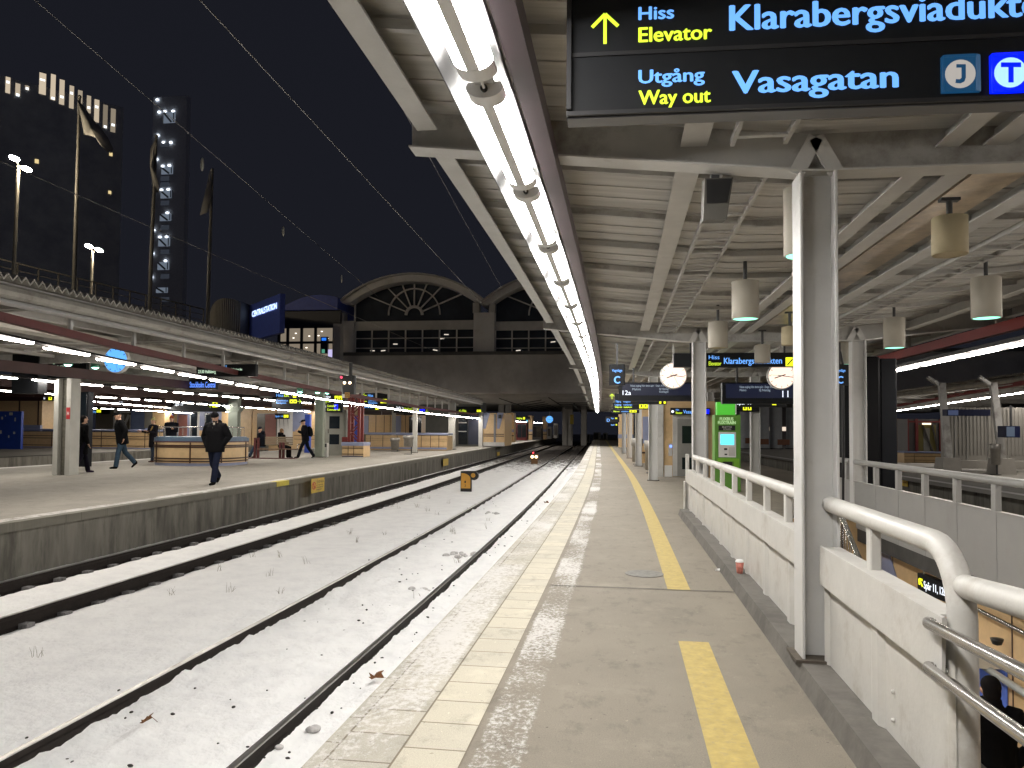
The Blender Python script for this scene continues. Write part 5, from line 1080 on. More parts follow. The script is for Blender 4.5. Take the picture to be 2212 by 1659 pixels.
# ================================================================== PEOPLE
SKIN = mat('skin', (.48, .28, .19), .55, 0, .08, 20); HAIRD = mat('dark_hair', (.012, .010, .009), .6)
def cloth(nm, c): return mat(nm, tuple(q*.62 for q in c) if max(c) < .03 else c, .95, 0, .2, 9, bump=.5, bscale=18, spec=.12)
def person(label, base, face, h=1.76, legs=((0, 0), (0, 0)), arms=None, jacket=(.012, .012, .014), trousers=(.014, .016, .026), shoes=(.01, .01, .01), hat=None, hair=None,
           coat_len=.80, lean=0., head_down=0., beard=False, bag=None, hood=False, gap=.09, group=None, vox=.014, turn=0., puff=1.0, fingers=True, collar=None):
    k = h/1.76
    hips = []; low = 9
    J = {}
    for s, (th, kn) in zip((1, -1), legs):
        t, q = math.radians(th), math.radians(th-kn); hp = Vector((s*gap, 0, .92)); kne = hp+Vector((s*.005, -math.sin(t), -math.cos(t)))*.43; an = kne+Vector((0, -math.sin(q), -math.cos(q)))*.42
        J[s] = (hp, kne, an, q); low = min(low, an.z)
    dz_ = .075-low
    for s in J: J[s] = tuple(p+Vector((0, 0, dz_)) for p in J[s][:3])+(J[s][3],)
    hz = .92+dz_; L = math.radians(lean)
    def up(x, y, z):                               # torso coordinates above the hip, leaning forward
        zz = z-.92; return Vector((x, y*math.cos(L)-zz*math.sin(L), hz+zz*math.cos(L)+y*math.sin(L)*0))
    arms = arms or {1: 'down', -1: 'down'}; A = {}
    for s in (1, -1):
        m = arms[s]; sh = up(s*.185, 0, 1.42)
        if m == 'down': el, wr = up(s*.25, .03, 1.14), up(s*.25, -.05, .90)
        elif m == 'swing': el, wr = up(s*.25, .10, 1.15), up(s*.26, .02, .92)
        elif m == 'pocket': el, wr = up(s*.31, .07, 1.17), up(s*.19, -.03, .97)
        elif m == 'phone': el, wr = up(s*.22, -.06, 1.14), up(s*.06, -.28, 1.22)
        elif m == 'raise': el, wr = up(s*.34, .02, 1.18), up(s*.50, -.16, 1.22)
        elif m == 'lap': el, wr = up(s*.22, -.02, 1.15), up(s*.10, -.30, 1.02)
        else: el, wr = [Vector(up(*q)) for q in m]
        A[s] = (sh, el, wr)
    hd = up(0, -.02, 1.625)+Vector((0, -math.sin(math.radians(head_down))*.05, -.01*(head_down > 0)))
    rot = Matrix.Rotation(math.radians(turn), 3, 'Z') @ Matrix.Rotation(math.radians(head_down), 3, 'X')
    def H(x, y, z): return hd+rot @ Vector((x, y, z))
    # --- body: one continuous surface
    mb = MB()
    mb.ell(H(0, .005, .02), .076, .092, .108, 18, 12, rot); mb.ell(H(0, -.02, -.045), .058, .068, .07, 14, 9, rot)
    mb.tube([H(0, -.088, .035), H(0, -.112, -.012)], [.012, .019], 8); mb.ell(H(0, -.085, -.09), .028, .022, .022, 10, 7)
    for s in (1, -1): mb.ell(H(s*.078, .01, .0), .012, .022, .034, 8, 6)
    mb.tube([up(0, 0, 1.40), up(0, -.01, 1.50), H(0, .01, -.05)], [.062, .056, .055], 12)
    mb.tube([up(0, 0, .86), up(0, 0, .98), up(0, -.005, 1.12), up(0, -.01, 1.28), up(0, 0, 1.40), up(0, 0, 1.45)], [(.15, .10), (.16, .105), (.14, .10), (.165, .11), (.165, .09), (.08, .06)], 16)
    for s in (1, -1):
        sh, el, wr = A[s]; hp, kn, an, q = J[s]
        mb.tube([sh, el, wr], [.052, .042, .029], 10); mb.ell(sh, .06, .055, .06, 10, 7)
        d = (wr-el).normalized(); side = d.cross(Vector((0, 1, .2))).normalized(); pc = wr+d*.05
        mb.tube([wr-d*.01, wr+d*.04, wr+d*.085], [.026, (.038, .018), (.036, .015)], 10)
        if fingers:
            for i, ln in enumerate((.068, .078, .074, .058)):
                b0 = wr+d*.075+side*(-.030+.02*i); b1 = b0+d*ln*.55+Vector((0, -.012, 0)); b2 = b1+d*ln*.35+Vector((0, -.022, -.006)); mb.tube([b0, b1, b2], [.010, .009, .008], 6)
            tb = wr+d*.03+side*.034; mb.tube([tb, tb+d*.03+side*.022, tb+d*.055+side*.026], [.012, .011, .009], 6)
        mb.tube([hp+Vector((0, 0, .03)), hp, kn, an], [.085, .085, .056, .038], 12)
        rb = Matrix.Rotation(-q, 3, 'X') if q < -.1 else Matrix.Identity(3); mb.tube([an+rb @ Vector((0, .03, -.038)), an+rb @ Vector((0, -.03, -.034)), an+rb @ Vector((0, -.13, -.045))], [(.026, .022), (.032, .026), (.026, .014)], 10)
    root = thing('person', label, 'person', base, group, math.radians(face)); root.scale = (k, k, k)
    body = link_mesh('body', remesh(mb, vox), SKIN, root)
    # --- clothing
    Z = lambda z: max(z, .3)
    mb = MB(); P_ = puff
    lo = coat_len
    secs = [(lo, .185, .145), (lo+.10, .19, .15), (1.02, .18, .145), (1.16, .182, .148), (1.30, .195, .15), (1.40, .19, .125), (1.455, .12, .095), (1.50, .085, .085)]
    mb.tube([up(0, 0, z) for z, _, _ in secs], [(a*P_, b*P_) for _, a, b in secs], 18)
    for s in (1, -1):
        sh, el, wr = A[s]; d = (wr-el).normalized()
        mid = (sh+el)/2; mb.tube([sh+Vector((-s*.05, 0, .0)), sh, mid, el, (el+wr)/2, wr+d*(.10 if arms[s] == 'pocket' else .005)], [.075*P_, .082*P_, .074*P_, .066*P_, .060*P_, .050*P_], 12)
    if hood: mb.ell(up(0, .10, 1.50), .12, .09, .085, 14, 9)
    if collar: mb.tube([up(0, 0, 1.46), up(0, -.005, 1.555)], [.10, .088], 14)
    jm = cloth('jacket_%d_%d_%d' % tuple(int(c*1000) for c in jacket), jacket)
    link_mesh('jacket', remesh(mb, vox), jm, root)
    mb = MB(); tm = cloth('trousers_%d_%d_%d' % tuple(int(c*1000) for c in trousers), trousers)
    mb.tube([up(0, 0, .80), up(0, 0, .90), up(0, 0, 1.0)], [(.155, .11), (.168, .118), (.16, .11)], 16)
    for s in (1, -1):
        hp, kn, an, q = J[s]; mb.tube([hp+Vector((0, 0, .05)), hp+Vector((0, 0, -.02)), (hp+kn)/2, kn, (kn+an)/2, an+Vector((0, 0, -.015))], [.095, .1, .087, .074, .071, .070], 12)
    link_mesh('trousers', remesh(mb, vox), tm, root)
    sm = cloth('shoes_%d_%d_%d' % tuple(int(c*1000) for c in shoes), shoes)
    for s in (1, -1):
        hp, kn, an, q = J[s]; rq = Matrix.Rotation(-q, 3, 'X') if q < -.1 else Matrix.Identity(3); mb = MB()
        V3 = lambda x, y, z: an+rq @ Vector((x, y, z))
        mb.tube([V3(0, .045, -.045), V3(0, 0, -.036), V3(0, -.09, -.042), V3(0, -.17, -.052)], [(.042, .03), (.047, .042), (.048, .034), (.036, .022)], 12); mb.tube([V3(0, .01, -.03), V3(0, .01, .07)], [.056, .06], 12)
        link_mesh('shoe', remesh(mb, vox), sm, root)
    mb = MB()
    for s in (1, -1): mb.ell(H(s*.03, -.082, .015), .011, .008, .006, 8, 6, rot)
    mb.build('eyes', BLACK, body, local=True)
    mb = MB(); mb.ell(H(0, -.086, -.058), .022, .008, .005, 8, 5, rot); mb.build('mouth', mat('lips', (.30, .10, .08), .5), body, local=True)
    if beard:
        mb = MB(); mb.ell(H(0, -.03, -.075), .060, .065, .055, 14, 9, rot); mb.ell(H(0, -.095, -.045), .03, .012, .01, 10, 6, rot); link_mesh('beard', remesh(mb, .010), HAIRD, root)
    if hair:
        hm = cloth('hair_%d_%d' % (int(hair[0]*1000), int(hair[1]*1000)), hair); mb = MB(); mb.ell(H(0, .022, .045), .086, .096, .092, 16, 10, rot); mb.ell(H(0, .055, -.02), .078, .055, .085, 14, 9, rot); link_mesh('hair', remesh(mb, .011), hm, root)
    if hat:
        kind, c = hat; hm = cloth('hat_%d_%d_%d' % tuple(int(q*1000) for q in c), c); mb = MB()
        tall = .115 if kind == 'beanie' else .085
        mb.tube([H(0, .008, .028), H(0, .01, .06), H(0, .014, .10), H(0, .016, .028+tall), H(0, .018, .045+tall)], [(.088, .104), (.09, .106), (.078, .094), (.05, .062), (.012, .016)], 18)
        if kind == 'cap': mb.tube([H(0, -.08, .045), H(0, -.17, .032)], [(.07, .012), (.05, .008)], 12)
        if kind == 'pom': mb.ell(H(0, .02, .06+tall), .04, .04, .04, 10, 7)
        link_mesh('hat', remesh(mb, .011), hm, root)
    if bag == 'backpack':
        mb = MB(); mb.tube([up(0, .20, 1.0), up(0, .23, 1.08), up(0, .23, 1.30), up(0, .19, 1.44)], [(.13, .08), (.17, .12), (.16, .11), (.10, .06)], 14); link_mesh('backpack', remesh(mb, vox), cloth('backpack', (.01, .011, .014)), root)
    if bag == 'strap':
        mb = MB(); mb.bar(up(.16, -.158, 1.42), up(-.12, -.165, 1.05), .05, .012, (0, 1, 0)); mb.build('bag_strap', mat('mustard_strap', (.35, .22, .06), .7), root, local=True)
    if bag == 'shirt':
        mb = MB(); mb.ell(up(0.01, -.10, 1.455), .03, .02, .05, 12, 8); mb.build('shirt', mat('cream_shirt', (.42, .39, .33), .8), root, local=True)
        mb = MB(); mb.bar(up(.0, -.155, 1.40), up(.0, -.15, lo+.02), .012, .012, (0, 1, 0)); mb.build('zip', BLACK, root, local=True)
    return root
def pheight(xt, yt, yf, base): return (yf-yt)*base.y*math.cos(0)/1650*1.0
b = atZ(463, 1046, 0)
person('bearded man in black puffer jacket and beanie walking with hands in his pockets', b, 4, 1.84, ((20, 6), (-13, 34)), {1: 'pocket', -1: 'pocket'}, jacket=(.010, .010, .012), trousers=(.012, .016, .034), hat=('beanie', (.008, .008, .010)), beard=True, coat_len=.80, head_down=24, bag='shirt', hood=True, puff=1.21, vox=.012)
b = atZ(262, 1012, 0)
person('man in a dark parka, cap and blue jeans walking away left on the far platform', b, -48, 1.96, ((14, 6), (-14, 28)), {1: 'swing', -1: 'down'}, jacket=(.006, .006, .007), trousers=(.035, .06, .09), hat=('cap', (.006, .006, .007)), coat_len=.74, lean=8, head_down=16, puff=1.16)
b = atZ(179, 1021, 0)
person('person in a long black coat half hidden behind the wide column', b+Vector((.05, -.1, 0)), 150, 1.78, ((16, 4), (-12, 18)), {1: 'down', -1: 'down'}, jacket=(.005, .005, .006), trousers=(.012, .011, .02), shoes=(.03, .02, .04), hair=(.01, .008, .008), coat_len=.58)
b = atZ(330, 998, 0)
person('woman in a pale bobble hat with a mustard strap raising one hand', b, -20, 1.78, ((6, 0), (-6, 6)), {1: 'phone', -1: 'raise'}, jacket=(.018, .016, .022), trousers=(.03, .04, .06), shoes=(.05, .02, .015), hat=('pom', (.38, .36, .16)), hair=(.20, .13, .06), coat_len=.58, bag='strap')
b = atZ(369, 990, 0)
person('person in an orange beanie and dark jacket behind the round counter', b, 35, 1.92, ((2, 0), (-2, 2)), {1: 'phone', -1: 'down'}, jacket=(.012, .014, .022), trousers=(.02, .02, .03), hat=('beanie', (.38, .10, .03)), coat_len=.72, puff=1.12)
b = atZ(659, 989, 0)
person('dark clothed person in a cap with a large backpack walking left past the bench', b, -62, 1.90, ((24, 6), (-18, 16)), {1: 'phone', -1: 'phone'}, jacket=(.008, .008, .011), trousers=(.010, .012, .020), hat=('cap', (.008, .008, .01)), coat_len=.78, bag='backpack', lean=6, head_down=14, puff=1.1)
b = Vector((-16.75, 33.75, 0))
person('seated person in a hooded navy coat with legs stretched out on the dark red bench', b, -100, 1.78, ((70, 40), (74, 66)), {1: 'lap', -1: 'lap'}, jacket=(.008, .009, .016), trousers=(.05, .08, .13), hat=('beanie', (.008, .009, .016)), coat_len=.84, hood=True, head_down=18, lean=8)
b = Vector((-15.95, 34.05, 0))
person('seated blond person with a dark fur collar on the dark red bench', b, 150, 1.74, ((80, 80), (80, 80)), {1: 'lap', -1: 'lap'}, jacket=(.008, .008, .009), trousers=(.01, .01, .012), hair=(.16, .09, .045), coat_len=.86, collar=True, hood=True)
b = atZ(1024, 963, 0)
person('distant person in a pale scarf and long dark coat standing at the lit tiled wall', b, 0, 1.72, ((3, 0), (-3, 3)), {1: 'phone', -1: 'phone'}, jacket=(.018, .018, .016), trousers=(.01, .01, .01), hair=(.18, .17, .17), coat_len=.55, vox=.018)
b = atZ(1007, 961, 0)
person('distant dark figure in the doorway left of the lit tiled wall', b, -90, 1.70, ((3, 0), (-3, 3)), None, jacket=(.008, .008, .01), trousers=(.01, .01, .014), hair=(.02, .02, .02), coat_len=.72, vox=.018)
# person on the stairs, seen from behind
q = atX(2140, 1462, 3.35); fz = q.z-1.74
person('dark haired person in a black jacket seen from behind down in the stairwell', Vector((q.x, q.y, fz)), 172, 1.75, ((6, 2), (-4, 6)), {1: 'pocket', -1: 'pocket'}, jacket=(.005, .005, .006), trousers=(.01, .01, .012), hair=(.012, .010, .010), coat_len=.74, puff=1.12, collar=True, vox=.011)
mb = MB(); mb.bbox(q.x-.55, q.x+.55, q.y-.3, q.y+.3, -2.9, fz, .01); struct(mb, 'stair_landing', mat('stair_stone', (.25, .235, .21), .7))
# ================================================================== THIRD PLATFORM AND BEYOND (left)
def row_px(px, Zl, where, group, fv=lambda p: True, nmax=30, step=1.75):
    p = [atZ(x, y, Zl) for x, y in px]; row_from(p, where, group, fv, 0, nmax, step, .2); return p
for px, Zl, nm, nmax in (
        ([(-150, 801), (100, 822), (183, 829.5), (360, 845), (529, 859.5), (700, 873), (800, 880)], 2.72, 'on the far side of the far platform', 30),
        ([(-100, 833), (0, 843), (104, 850), (240, 858.5), (368, 867), (520, 879), (667, 889), (760, 894), (860, 899)], 2.72, 'over the third platform edge', 26),
        ([(190, 866), (300, 875.5), (430, 886), (560, 893)], 2.72, 'over the back of the third platform', 16),
        ([(190, 881), (303, 886), (425, 893), (520, 899)], 2.60, 'far back behind the third platform', 12),
        ([(778, 897), (855, 903), (950, 907)], 2.72, 'far along the third platform', 14)):
    p = row_px(px, Zl, nm, 'strip lamps '+nm, nmax=nmax)
    ip = [p[0]]+p[1:]
    beam_path(offs(ip, .035), .17, .03, MATTBLACK, 'dark trough of the lamp row '+nm, 'lamp_trough', 'lamp trough'); beam_path(offs(ip, .30), .16, .30, mat('maroon_beam', (.05, .018, .016), .6), 'maroon beam above the lamp row '+nm)  # trough shaped to keep the lamps' uplight off the roof
mb = MB(); mb.face([(-20.5, -5, 3.74), (-26.5, -5, 3.9), (-28, 60, 3.9), (-21.5, 60, 3.74)]); 
c3 = thing('platform_canopy', 'dark underside of the canopies over the third platform', 'canopy', (-38, 30, 3.4))
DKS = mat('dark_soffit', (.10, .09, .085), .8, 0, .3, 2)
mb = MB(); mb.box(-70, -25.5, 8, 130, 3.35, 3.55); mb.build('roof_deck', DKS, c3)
for y in range(14, 80, 6): mb = MB(); mb.box(-60, -25.6, y-.12, y+.12, 3.02, 3.345); mb.build('roof_beam', mat('maroon_beam', (.05, .018, .016), .6), c3)
mb = MB(); mb.box(-60, -27.6, 84, 85, 0, 3.3); tag(mb.build('station_wall', mat('dim_station_wall', (.20, .17, .13), .7, 0, .3, .8)), 'dim back wall closing the third platform', 'wall')
# beige walls and counters
t, cv, wh = simple_box_thing('tiled_wall', 'tall beige tiled wall above the blue box at the left edge', 'wall', 46, -60, 846, 91, 925, 1.5, BEIGE)
for x in (42, 83): put_box(t, cv, x-.5, 847, x+.5, 924, BROWNTILE, 'joint', -.012)
put_box(t, cv, 44, 918, 92, 931, LILAC, 'lilac_base', -.2, .02)
tiled('tiled_counter', 'long low beige counter with paired brown stripes beyond the far platform', 'counter', 44.5, 46, 932, 345, 968, 1.2, ((941, 943), (946, 948), (961, 963.5)), (112, 173, 219, 265, 313), (926, 932), (964, 970))
t, cv, wh = simple_box_thing('electrical_box', 'blue metal cabinet with worn stickers at the left edge', 'cabinet', 41.5, -50, 888, 45, 976, .2, BLUEPAINT)
for (x, y, w_, h_) in ((5, 903, 2.5, 6), (12, 898, 1.5, 3), (33, 906, 2.2, 8), (19, 943, 2, 5), (24, 894, 7, 6), (2, 933, 3, 7), (31, 935, 3, 5)): put_box(t, cv, x-w_/2, y-h_/2, x+w_/2, y+h_/2, mat('worn_sticker', (.45, .45, .42), .7), 'sticker', -.006, .02)
t, cv, wh = simple_box_thing('lattice_wall', 'white lattice glazed wall behind the man in the dark parka', 'wall', 60, 207, 886, 313, 932, .4, mat('glazed_dim', (.18, .16, .13), .3))
put_box(t, cv, 247, 882, 302, 892, LAMPWHITE, 'top_band', -.06)
mb = MB()
for x in (248, 265, 283, 301):
    a, z0 = cv(x, 930); b_, z1 = cv(x+14, 896); mb.bar((a, -.05, z0), (a, -.05, z1), .22, .06, (0, 1, 0)); mb.bar((a, -.05, z0), (b_, -.05, z1), .2, .06, (0, 1, 0))
mb.build('lattice', LAMPWHITE, t, local=True)
t, cv, wh = simple_box_thing('train_front', 'pale blue curved vehicle end left of the beige pillar', 'train', 58, 281, 886, 316, 940, 3, mat('pale_blue_panel', (.20, .26, .45), .35), round_=.02) if False else simple_box_thing('train_front', 'pale blue sloping panel left of the beige pillar', 'panel', 58, 283, 884, 313, 938, 1, mat('pale_blue_panel', (.20, .26, .45), .35))
for (x0, x1, m_, lab) in ((313, 330, mat('grey_pillar', (.16, .155, .14), .6), 'grey pillar behind the round counter on the third platform'), (330, 356, BEIGE, 'beige tiled pillar right of the grey pillar on the third platform')):
    simple_box_thing('tiled_pillar', lab, 'pillar', 55, x0, 862, x1, 925, 1, m_)
t, cv, wh = simple_box_thing('lit_poster', 'bright blue lit poster between the two hatted people', 'poster', 56, 351, 893, 373, 925, .2, DARKSTEEL); put_box(t, cv, 352, 894, 372, 924, emis('poster_blue', (.16, .22, .75), 1), 'poster', -.01)
mb = MB(); rr = random.Random(5)
for i in range(14): a, z = cv(rr.uniform(354, 370), rr.uniform(897, 922)); mb.box(a-.12, a+.12, -.02, -.012, z-.25, z+.25)
mb.build('poster_shapes', emis('poster_pale', (.5, .6, .9), 1), t, local=True)
t, cv, wh = simple_box_thing('station_building', 'beige and lilac station building with doors behind the round counter', 'building', 60, 374, 872, 545, 972, 4, BEIGE)
put_box(t, cv, 384, 876, 424, 965, LILAC, 'lilac_panel', -.03); put_box(t, cv, 432, 880, 478, 930, LILAC, 'lilac_panel', -.03); put_box(t, cv, 444, 892, 458, 925, GLASSDARK, 'window', -.07, .3); put_box(t, cv, 386, 896, 404, 965, mat('rose_door', (.28, .12, .10), .5), 'door', -.06); put_box(t, cv, 411, 884, 430, 970, GREYSTEEL, 'door', -.06); put_box(t, cv, 414, 890, 426, 960, GLASSDARK, 'door_window', -.1); put_box(t, cv, 522, 880, 546, 972, mat('beige_pillar', (.50, .38, .24), .4), 'pillar', -.3)
t, cv, wh = simple_box_thing('station_building', 'glazed entrance with white lattice and beige lilac wall behind the seated pair', 'building', 58, 546, 872, 740, 975, 4, BEIGE)
put_box(t, cv, 556, 893, 598, 962, mat('entrance_glass', (.14, .13, .11), .2), 'glass_door', -.05); put_box(t, cv, 574, 895, 596, 960, mat('rose_door', (.28, .12, .10), .5), 'door', -.08)
put_box(t, cv, 600, 884, 632, 962, LAMPWHITE, 'lattice_panel', -.06)
mb = MB()
for x in (603, 612, 621): a, z0 = cv(x, 932); b_, z1 = cv(x+8, 900); mb.prism([(a, z1), (b_-.25, z1), (a+.1, z0+.2)], -.09, -.07, 'xz')
mb.build('lattice_gaps', DARKSTEEL, t, local=True)
mb = MB(); q = [cv(633, 882), (cv(662, 882)), cv(634, 932), ]; mb.prism([cv(632, 880), cv(676, 876), cv(640, 932), cv(632, 932)], -.05, -.002, 'xz'); mb.build('lilac_panel', LILAC, t, local=True)
for (a, b_) in ((940, 942), (948, 950)): put_box(t, cv, 635, a, 745, b_, BROWNTILE, 'brown_stripe', -.04)
t, cv, wh = simple_box_thing('station_building', 'beige wall with lilac bays behind the long beige counter', 'building', 68, 776, 896, 906, 938, 3, BEIGE)
for x0, x1 in ((782, 796), (850, 866)): put_box(t, cv, x0, 898, x1, 937, LILAC, 'lilac_panel', -.06)
put_box(t, cv, 884, 900, 910, 937, GLASSDARK, 'window', -.06); 
for x in (812, 830, 843, 876): put_box(t, cv, x-.4, 897, x+.4, 937, BROWNTILE, 'joint', -.012)
# right part of the far platform
t, cv, wh = simple_box_thing('shelter', 'dark grey glazed doorway between the white column and the lit tiled wall', 'shelter', 62, 920, 868, 1036, 963, 3, mat('shelter_grey', (.10, .10, .09), .5))
put_box(t, cv, 991, 893, 1010, 960, GLASSDARK, 'door', -.05); put_box(t, cv, 1012, 895, 1034, 960, mat('blue_dark_panel', (.03, .035, .06), .4), 'panel', -.05); put_box(t, cv, 989, 890, 1036, 893, GREYSTEEL, 'lintel', -.1); put_box(t, cv, 991, 912, 1008, 914, GREYSTEEL, 'rail', -.09); put_box(t, cv, 991, 931, 1008, 933, GREYSTEEL, 'rail', -.09)
t, cv, wh = simple_box_thing('tiled_wall', 'lit beige tiled wall with two lilac wedges and brown stripes on the far platform', 'wall', 61, 1036, 892, 1090, 963, 4, BEIGE)
put_box(t, cv, 1035, 890, 1043, 966, GREYSTEEL, 'white_frame', -.2)
mb = MB()
for x0 in (1044, 1074):
    mb.prism([cv(x0, 892), cv(x0+14, 892), cv(x0+5, 926), cv(x0, 926)], -.05, -.002, 'xz')
mb.build('lilac_wedges', LILAC, t, local=True)
for (a, b_) in ((937, 939), (941, 943)): put_box(t, cv, 1045, a, 1089, b_, BROWNTILE, 'brown_stripe', -.04)
put_box(t, cv, 1067, 894, 1071, 962, mat('grey_door', (.2, .2, .22), .5), 'door', -.06); put_box(t, cv, 1078, 896, 1083, 904, BLACK, 'small_screen', -.4, .02); put_box(t, cv, 1044, 955, 1090, 964, GREYSTEEL, 'plinth', -.1)
for (Y, x0, y0, x1, y1, lab) in ((66, 1094, 892, 1110, 955, 'beige tiled pillar with a lilac band right of the lit tiled wall'), (84, 1140, 898, 1150, 950, 'narrow beige pillar with a lilac band far along the far platform'), (86, 1172, 900, 1181, 949, 'last beige pillar with a lilac band at the far end of the far platform')):
    t, cv, wh = simple_box_thing('tiled_pillar', lab, 'pillar', Y, x0, y0, x1, y1, 1.2, BEIGE); put_box(t, cv, x0-.3, y0+(y1-y0)*.56, x1+.3, y0+(y1-y0)*.66, LILAC, 'lilac_band', -.02); put_box(t, cv, x0-.3, y0+(y1-y0)*.76, x1+.3, y0+(y1-y0)*.8, BROWNTILE, 'brown_band', -.02)
for (Y, x0, y0, x1, y1, m_, lab) in ((78, 1116, 912, 1138, 951, REDM, 'dark red glazed shelter past the lit tiled wall'), (82, 1150, 918, 1170, 950, DARKSTEEL, 'dark glazed shelter between the two last pillars'), (84, 1182, 922, 1190, 948, GREYSTEEL, 'pale box at the far end of the far platform'), (90, 1196, 915, 1204, 946, GREYSTEEL, 'grey post box at the very end of the far platform')):
    t, cv, wh = simple_box_thing('platform_shelter', lab, 'shelter', Y, x0, y0, x1, y1, 1.5, m_); put_box(t, cv, x0+1.5, y0+4, (x0+x1)/2-.5, y1-6, GLASSDARK, 'glass', -.03); put_box(t, cv, (x0+x1)/2+.5, y0+4, x1-1.5, y1-6, GLASSDARK, 'glass', -.03)
# far yard beyond the platforms
for (Y, x0, y0, x1, y1, lab) in ((130, 1268, 938, 1274, 957, 'small grey cabinet at the left of the far tracks'), (125, 1282, 934, 1297, 956, 'pale grey hut at the end of the near track'), (120, 1303, 935, 1312, 956, 'narrow grey hut beside the end of the near platform')):
    t, cv, wh = simple_box_thing('track_cabinet', lab, 'hut', Y, x0, y0, x1, y1, 2, GREYSTEEL); put_box(t, cv, x0+1, y0+2, x0+(x1-x0)*.7, y1-1, mat('hut_dark', (.06, .06, .06), .6), 'door', -.05)
c = atY(1235, 915, 110); t = thing('yellow_track_sign', 'small yellow sign on a post at the far end of the tracks', 'sign', c); mb = MB(); mb.box(-.25, .25, 0, .05, -.1, 1.3); mb.build('plate', mat('dull_yellow', (.35, .25, .02), .6), t, local=True); mb = MB(); mb.box(-.04, .04, .05, .1, -2.4, 1.2); mb.build('post', DARKSTEEL, t, local=True)
# ================================================================== RIGHT HAND SIDE
rc = thing('platform_canopy', 'corrugated edged canopy over the right hand platform', 'canopy', (16, 25, 3.4))
RZ = 3.45
mb = MB(); pr = [atZ(1690, 921-0, RZ) if False else (11.2, 70, RZ), (11.0, 14, RZ)]
ra, rb = Vector((12.2, 10, 3.62)), Vector((12.2, 48, 3.62))
# edge measured from the picture: two points on the rim
e0, e1 = atZ(2212, 803, 3.70), atZ(1925, 845, 3.70)
ed = (e1-e0).normalized(); ex = Vector((ed.y, -ed.x, 0)); L_ = (e1-e0).length
def RP(s, w, z): p = e0+ed*s+ex*w; return (p.x, p.y, z)
mb = MB(); s = -14; k = 0
while s < L_+16:
    z0, z1 = (3.70, 3.63) if k % 2 else (3.63, 3.70); mb.face([RP(s, 0, z0), RP(s+.09, 0, z1), RP(s+.09, .8, z1+.04), RP(s, .8, z0+.04)]); mb.face([RP(s, 0, z0-.03), RP(s, 0, z0), RP(s+.09, 0, z1), RP(s+.09, 0, z1-.03)]); s += .09; k += 1
mb.build('zigzag_sheet', SHEET, rc)
mb = MB(); mb.tube([RP(-14, .12, 3.46), RP(L_+16, .12, 3.46)], .11, 10); mb.build('gutter_pipe', SHEET, rc)
mb = MB(); mb.bar(RP(-14, .2, 3.30), RP(L_+16, .2, 3.30), .2, .03); mb.build('edge_beam', GREYSTEEL, rc)
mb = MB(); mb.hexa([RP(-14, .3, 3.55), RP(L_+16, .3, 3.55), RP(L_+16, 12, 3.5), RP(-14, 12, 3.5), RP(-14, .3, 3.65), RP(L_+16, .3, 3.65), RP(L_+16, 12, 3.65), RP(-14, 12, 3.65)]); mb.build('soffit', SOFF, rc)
for k in range(9): mb = MB(); s = -10+6*k; mb.bar(RP(s, .3, 3.42), RP(s, 11, 3.36), .14, .24); mb.build('roof_beam', GIRDER, rc)
lp = [atZ(x, y, 2.95) for x, y in ((2330, 824), (2212, 847), (2080, 866), (1925, 889), (1890, 892))]
row_from(lp, 'over the right hand platform', 'strip lamps over the right hand platform', lambda p: True, 0, 30)
beam_path(offs(lp, .035), .17, .03, MATTBLACK, 'dark trough of the lamp row over the right hand platform', 'lamp_trough', 'lamp trough'); beam_path(offs(lp, .34), .14, .16, DULLRED, 'dull red beam over the right hand platform lamps')  # black trough shaped to stop uplight from this lamp row
k = 0
for (p, d) in walk(offs(lp, .4), 2.6, 1.):
    if k > 12: break
    mb = MB(); mb.bar((p.x, p.y, p.z), (p.x, p.y, 3.55), .09, .09); k += 1; tag(mb.build('beam_hanger', GIRDER), 'dark hanger between the right hand canopy and its red beam', 'hanger', 'hangers of the right hand red beam')
def rwall(name, lab, cat, Y, rect, depth, m, grp=None): return simple_box_thing(name, lab, cat, Y, *rect, depth, m, grp)
CORR = mat('corrugated_grey', (.26, .245, .22), .6, 0, .08, 3)
t, cv, wh = rwall('corrugated_wall', 'grey corrugated back wall of the right hand platform', 'wall', 31, (2038, 880, 2420, 1010), .3, CORR)
mb = MB(); x = 0.
while x < wh[0]: mb.box(x, x+.06, -.03, -.002, .5, wh[1]); x += .13
mb.build('corrugation', CORR, t, local=True)
for x in (2062, 2088, 2132, 2176): put_box(t, cv, x-1, 888, x+1, 1008, GREYSTEEL, 'batten', -.06)
put_box(t, cv, 2034, 993, 2420, 1016, mat('pale_concrete', (.32, .30, .27), .8, 0, .1, 3), 'concrete_base', -.35, .02, .5)
for (pts, lab) in ((((2034, 884), (2052, 1010)), 'leaning white column left of the corrugated wall'), (((2146, 884), (2168, 1018)), 'leaning white column in front of the corrugated wall')):
    a, b = atY(*pts[0], 29), atY(*pts[1], 29); t = thing('leaning_column', lab, 'column', (b.x, 29, 0), 'leaning columns of the right hand platform'); mb = MB(); mb.bar((a.x, 29, 3.2), (b.x, 29, .1), .22, .16, (0, 1, 0)); mb.build('shaft', GIRDER, t)
    mb = MB(); mb.hexa([(b.x-.40, 28.6, 0), (b.x+.25, 28.6, 0), (b.x+.25, 29.4, 0), (b.x-.40, 29.4, 0), (b.x-.34, 28.65, .55), (b.x+.2, 28.65, .55), (b.x+.2, 29.35, .55), (b.x-.34, 29.35, .55)]); mb.build('footing', mat('pale_concrete', (.32, .30, .27), .8), t)
    mb = MB(); mb.bar((a.x-.06, 29, 3.12), (a.x-.45, 29, 3.4), .10, .16, (0, 1, 0)); mb.build('arm', GREYSTEEL, t)
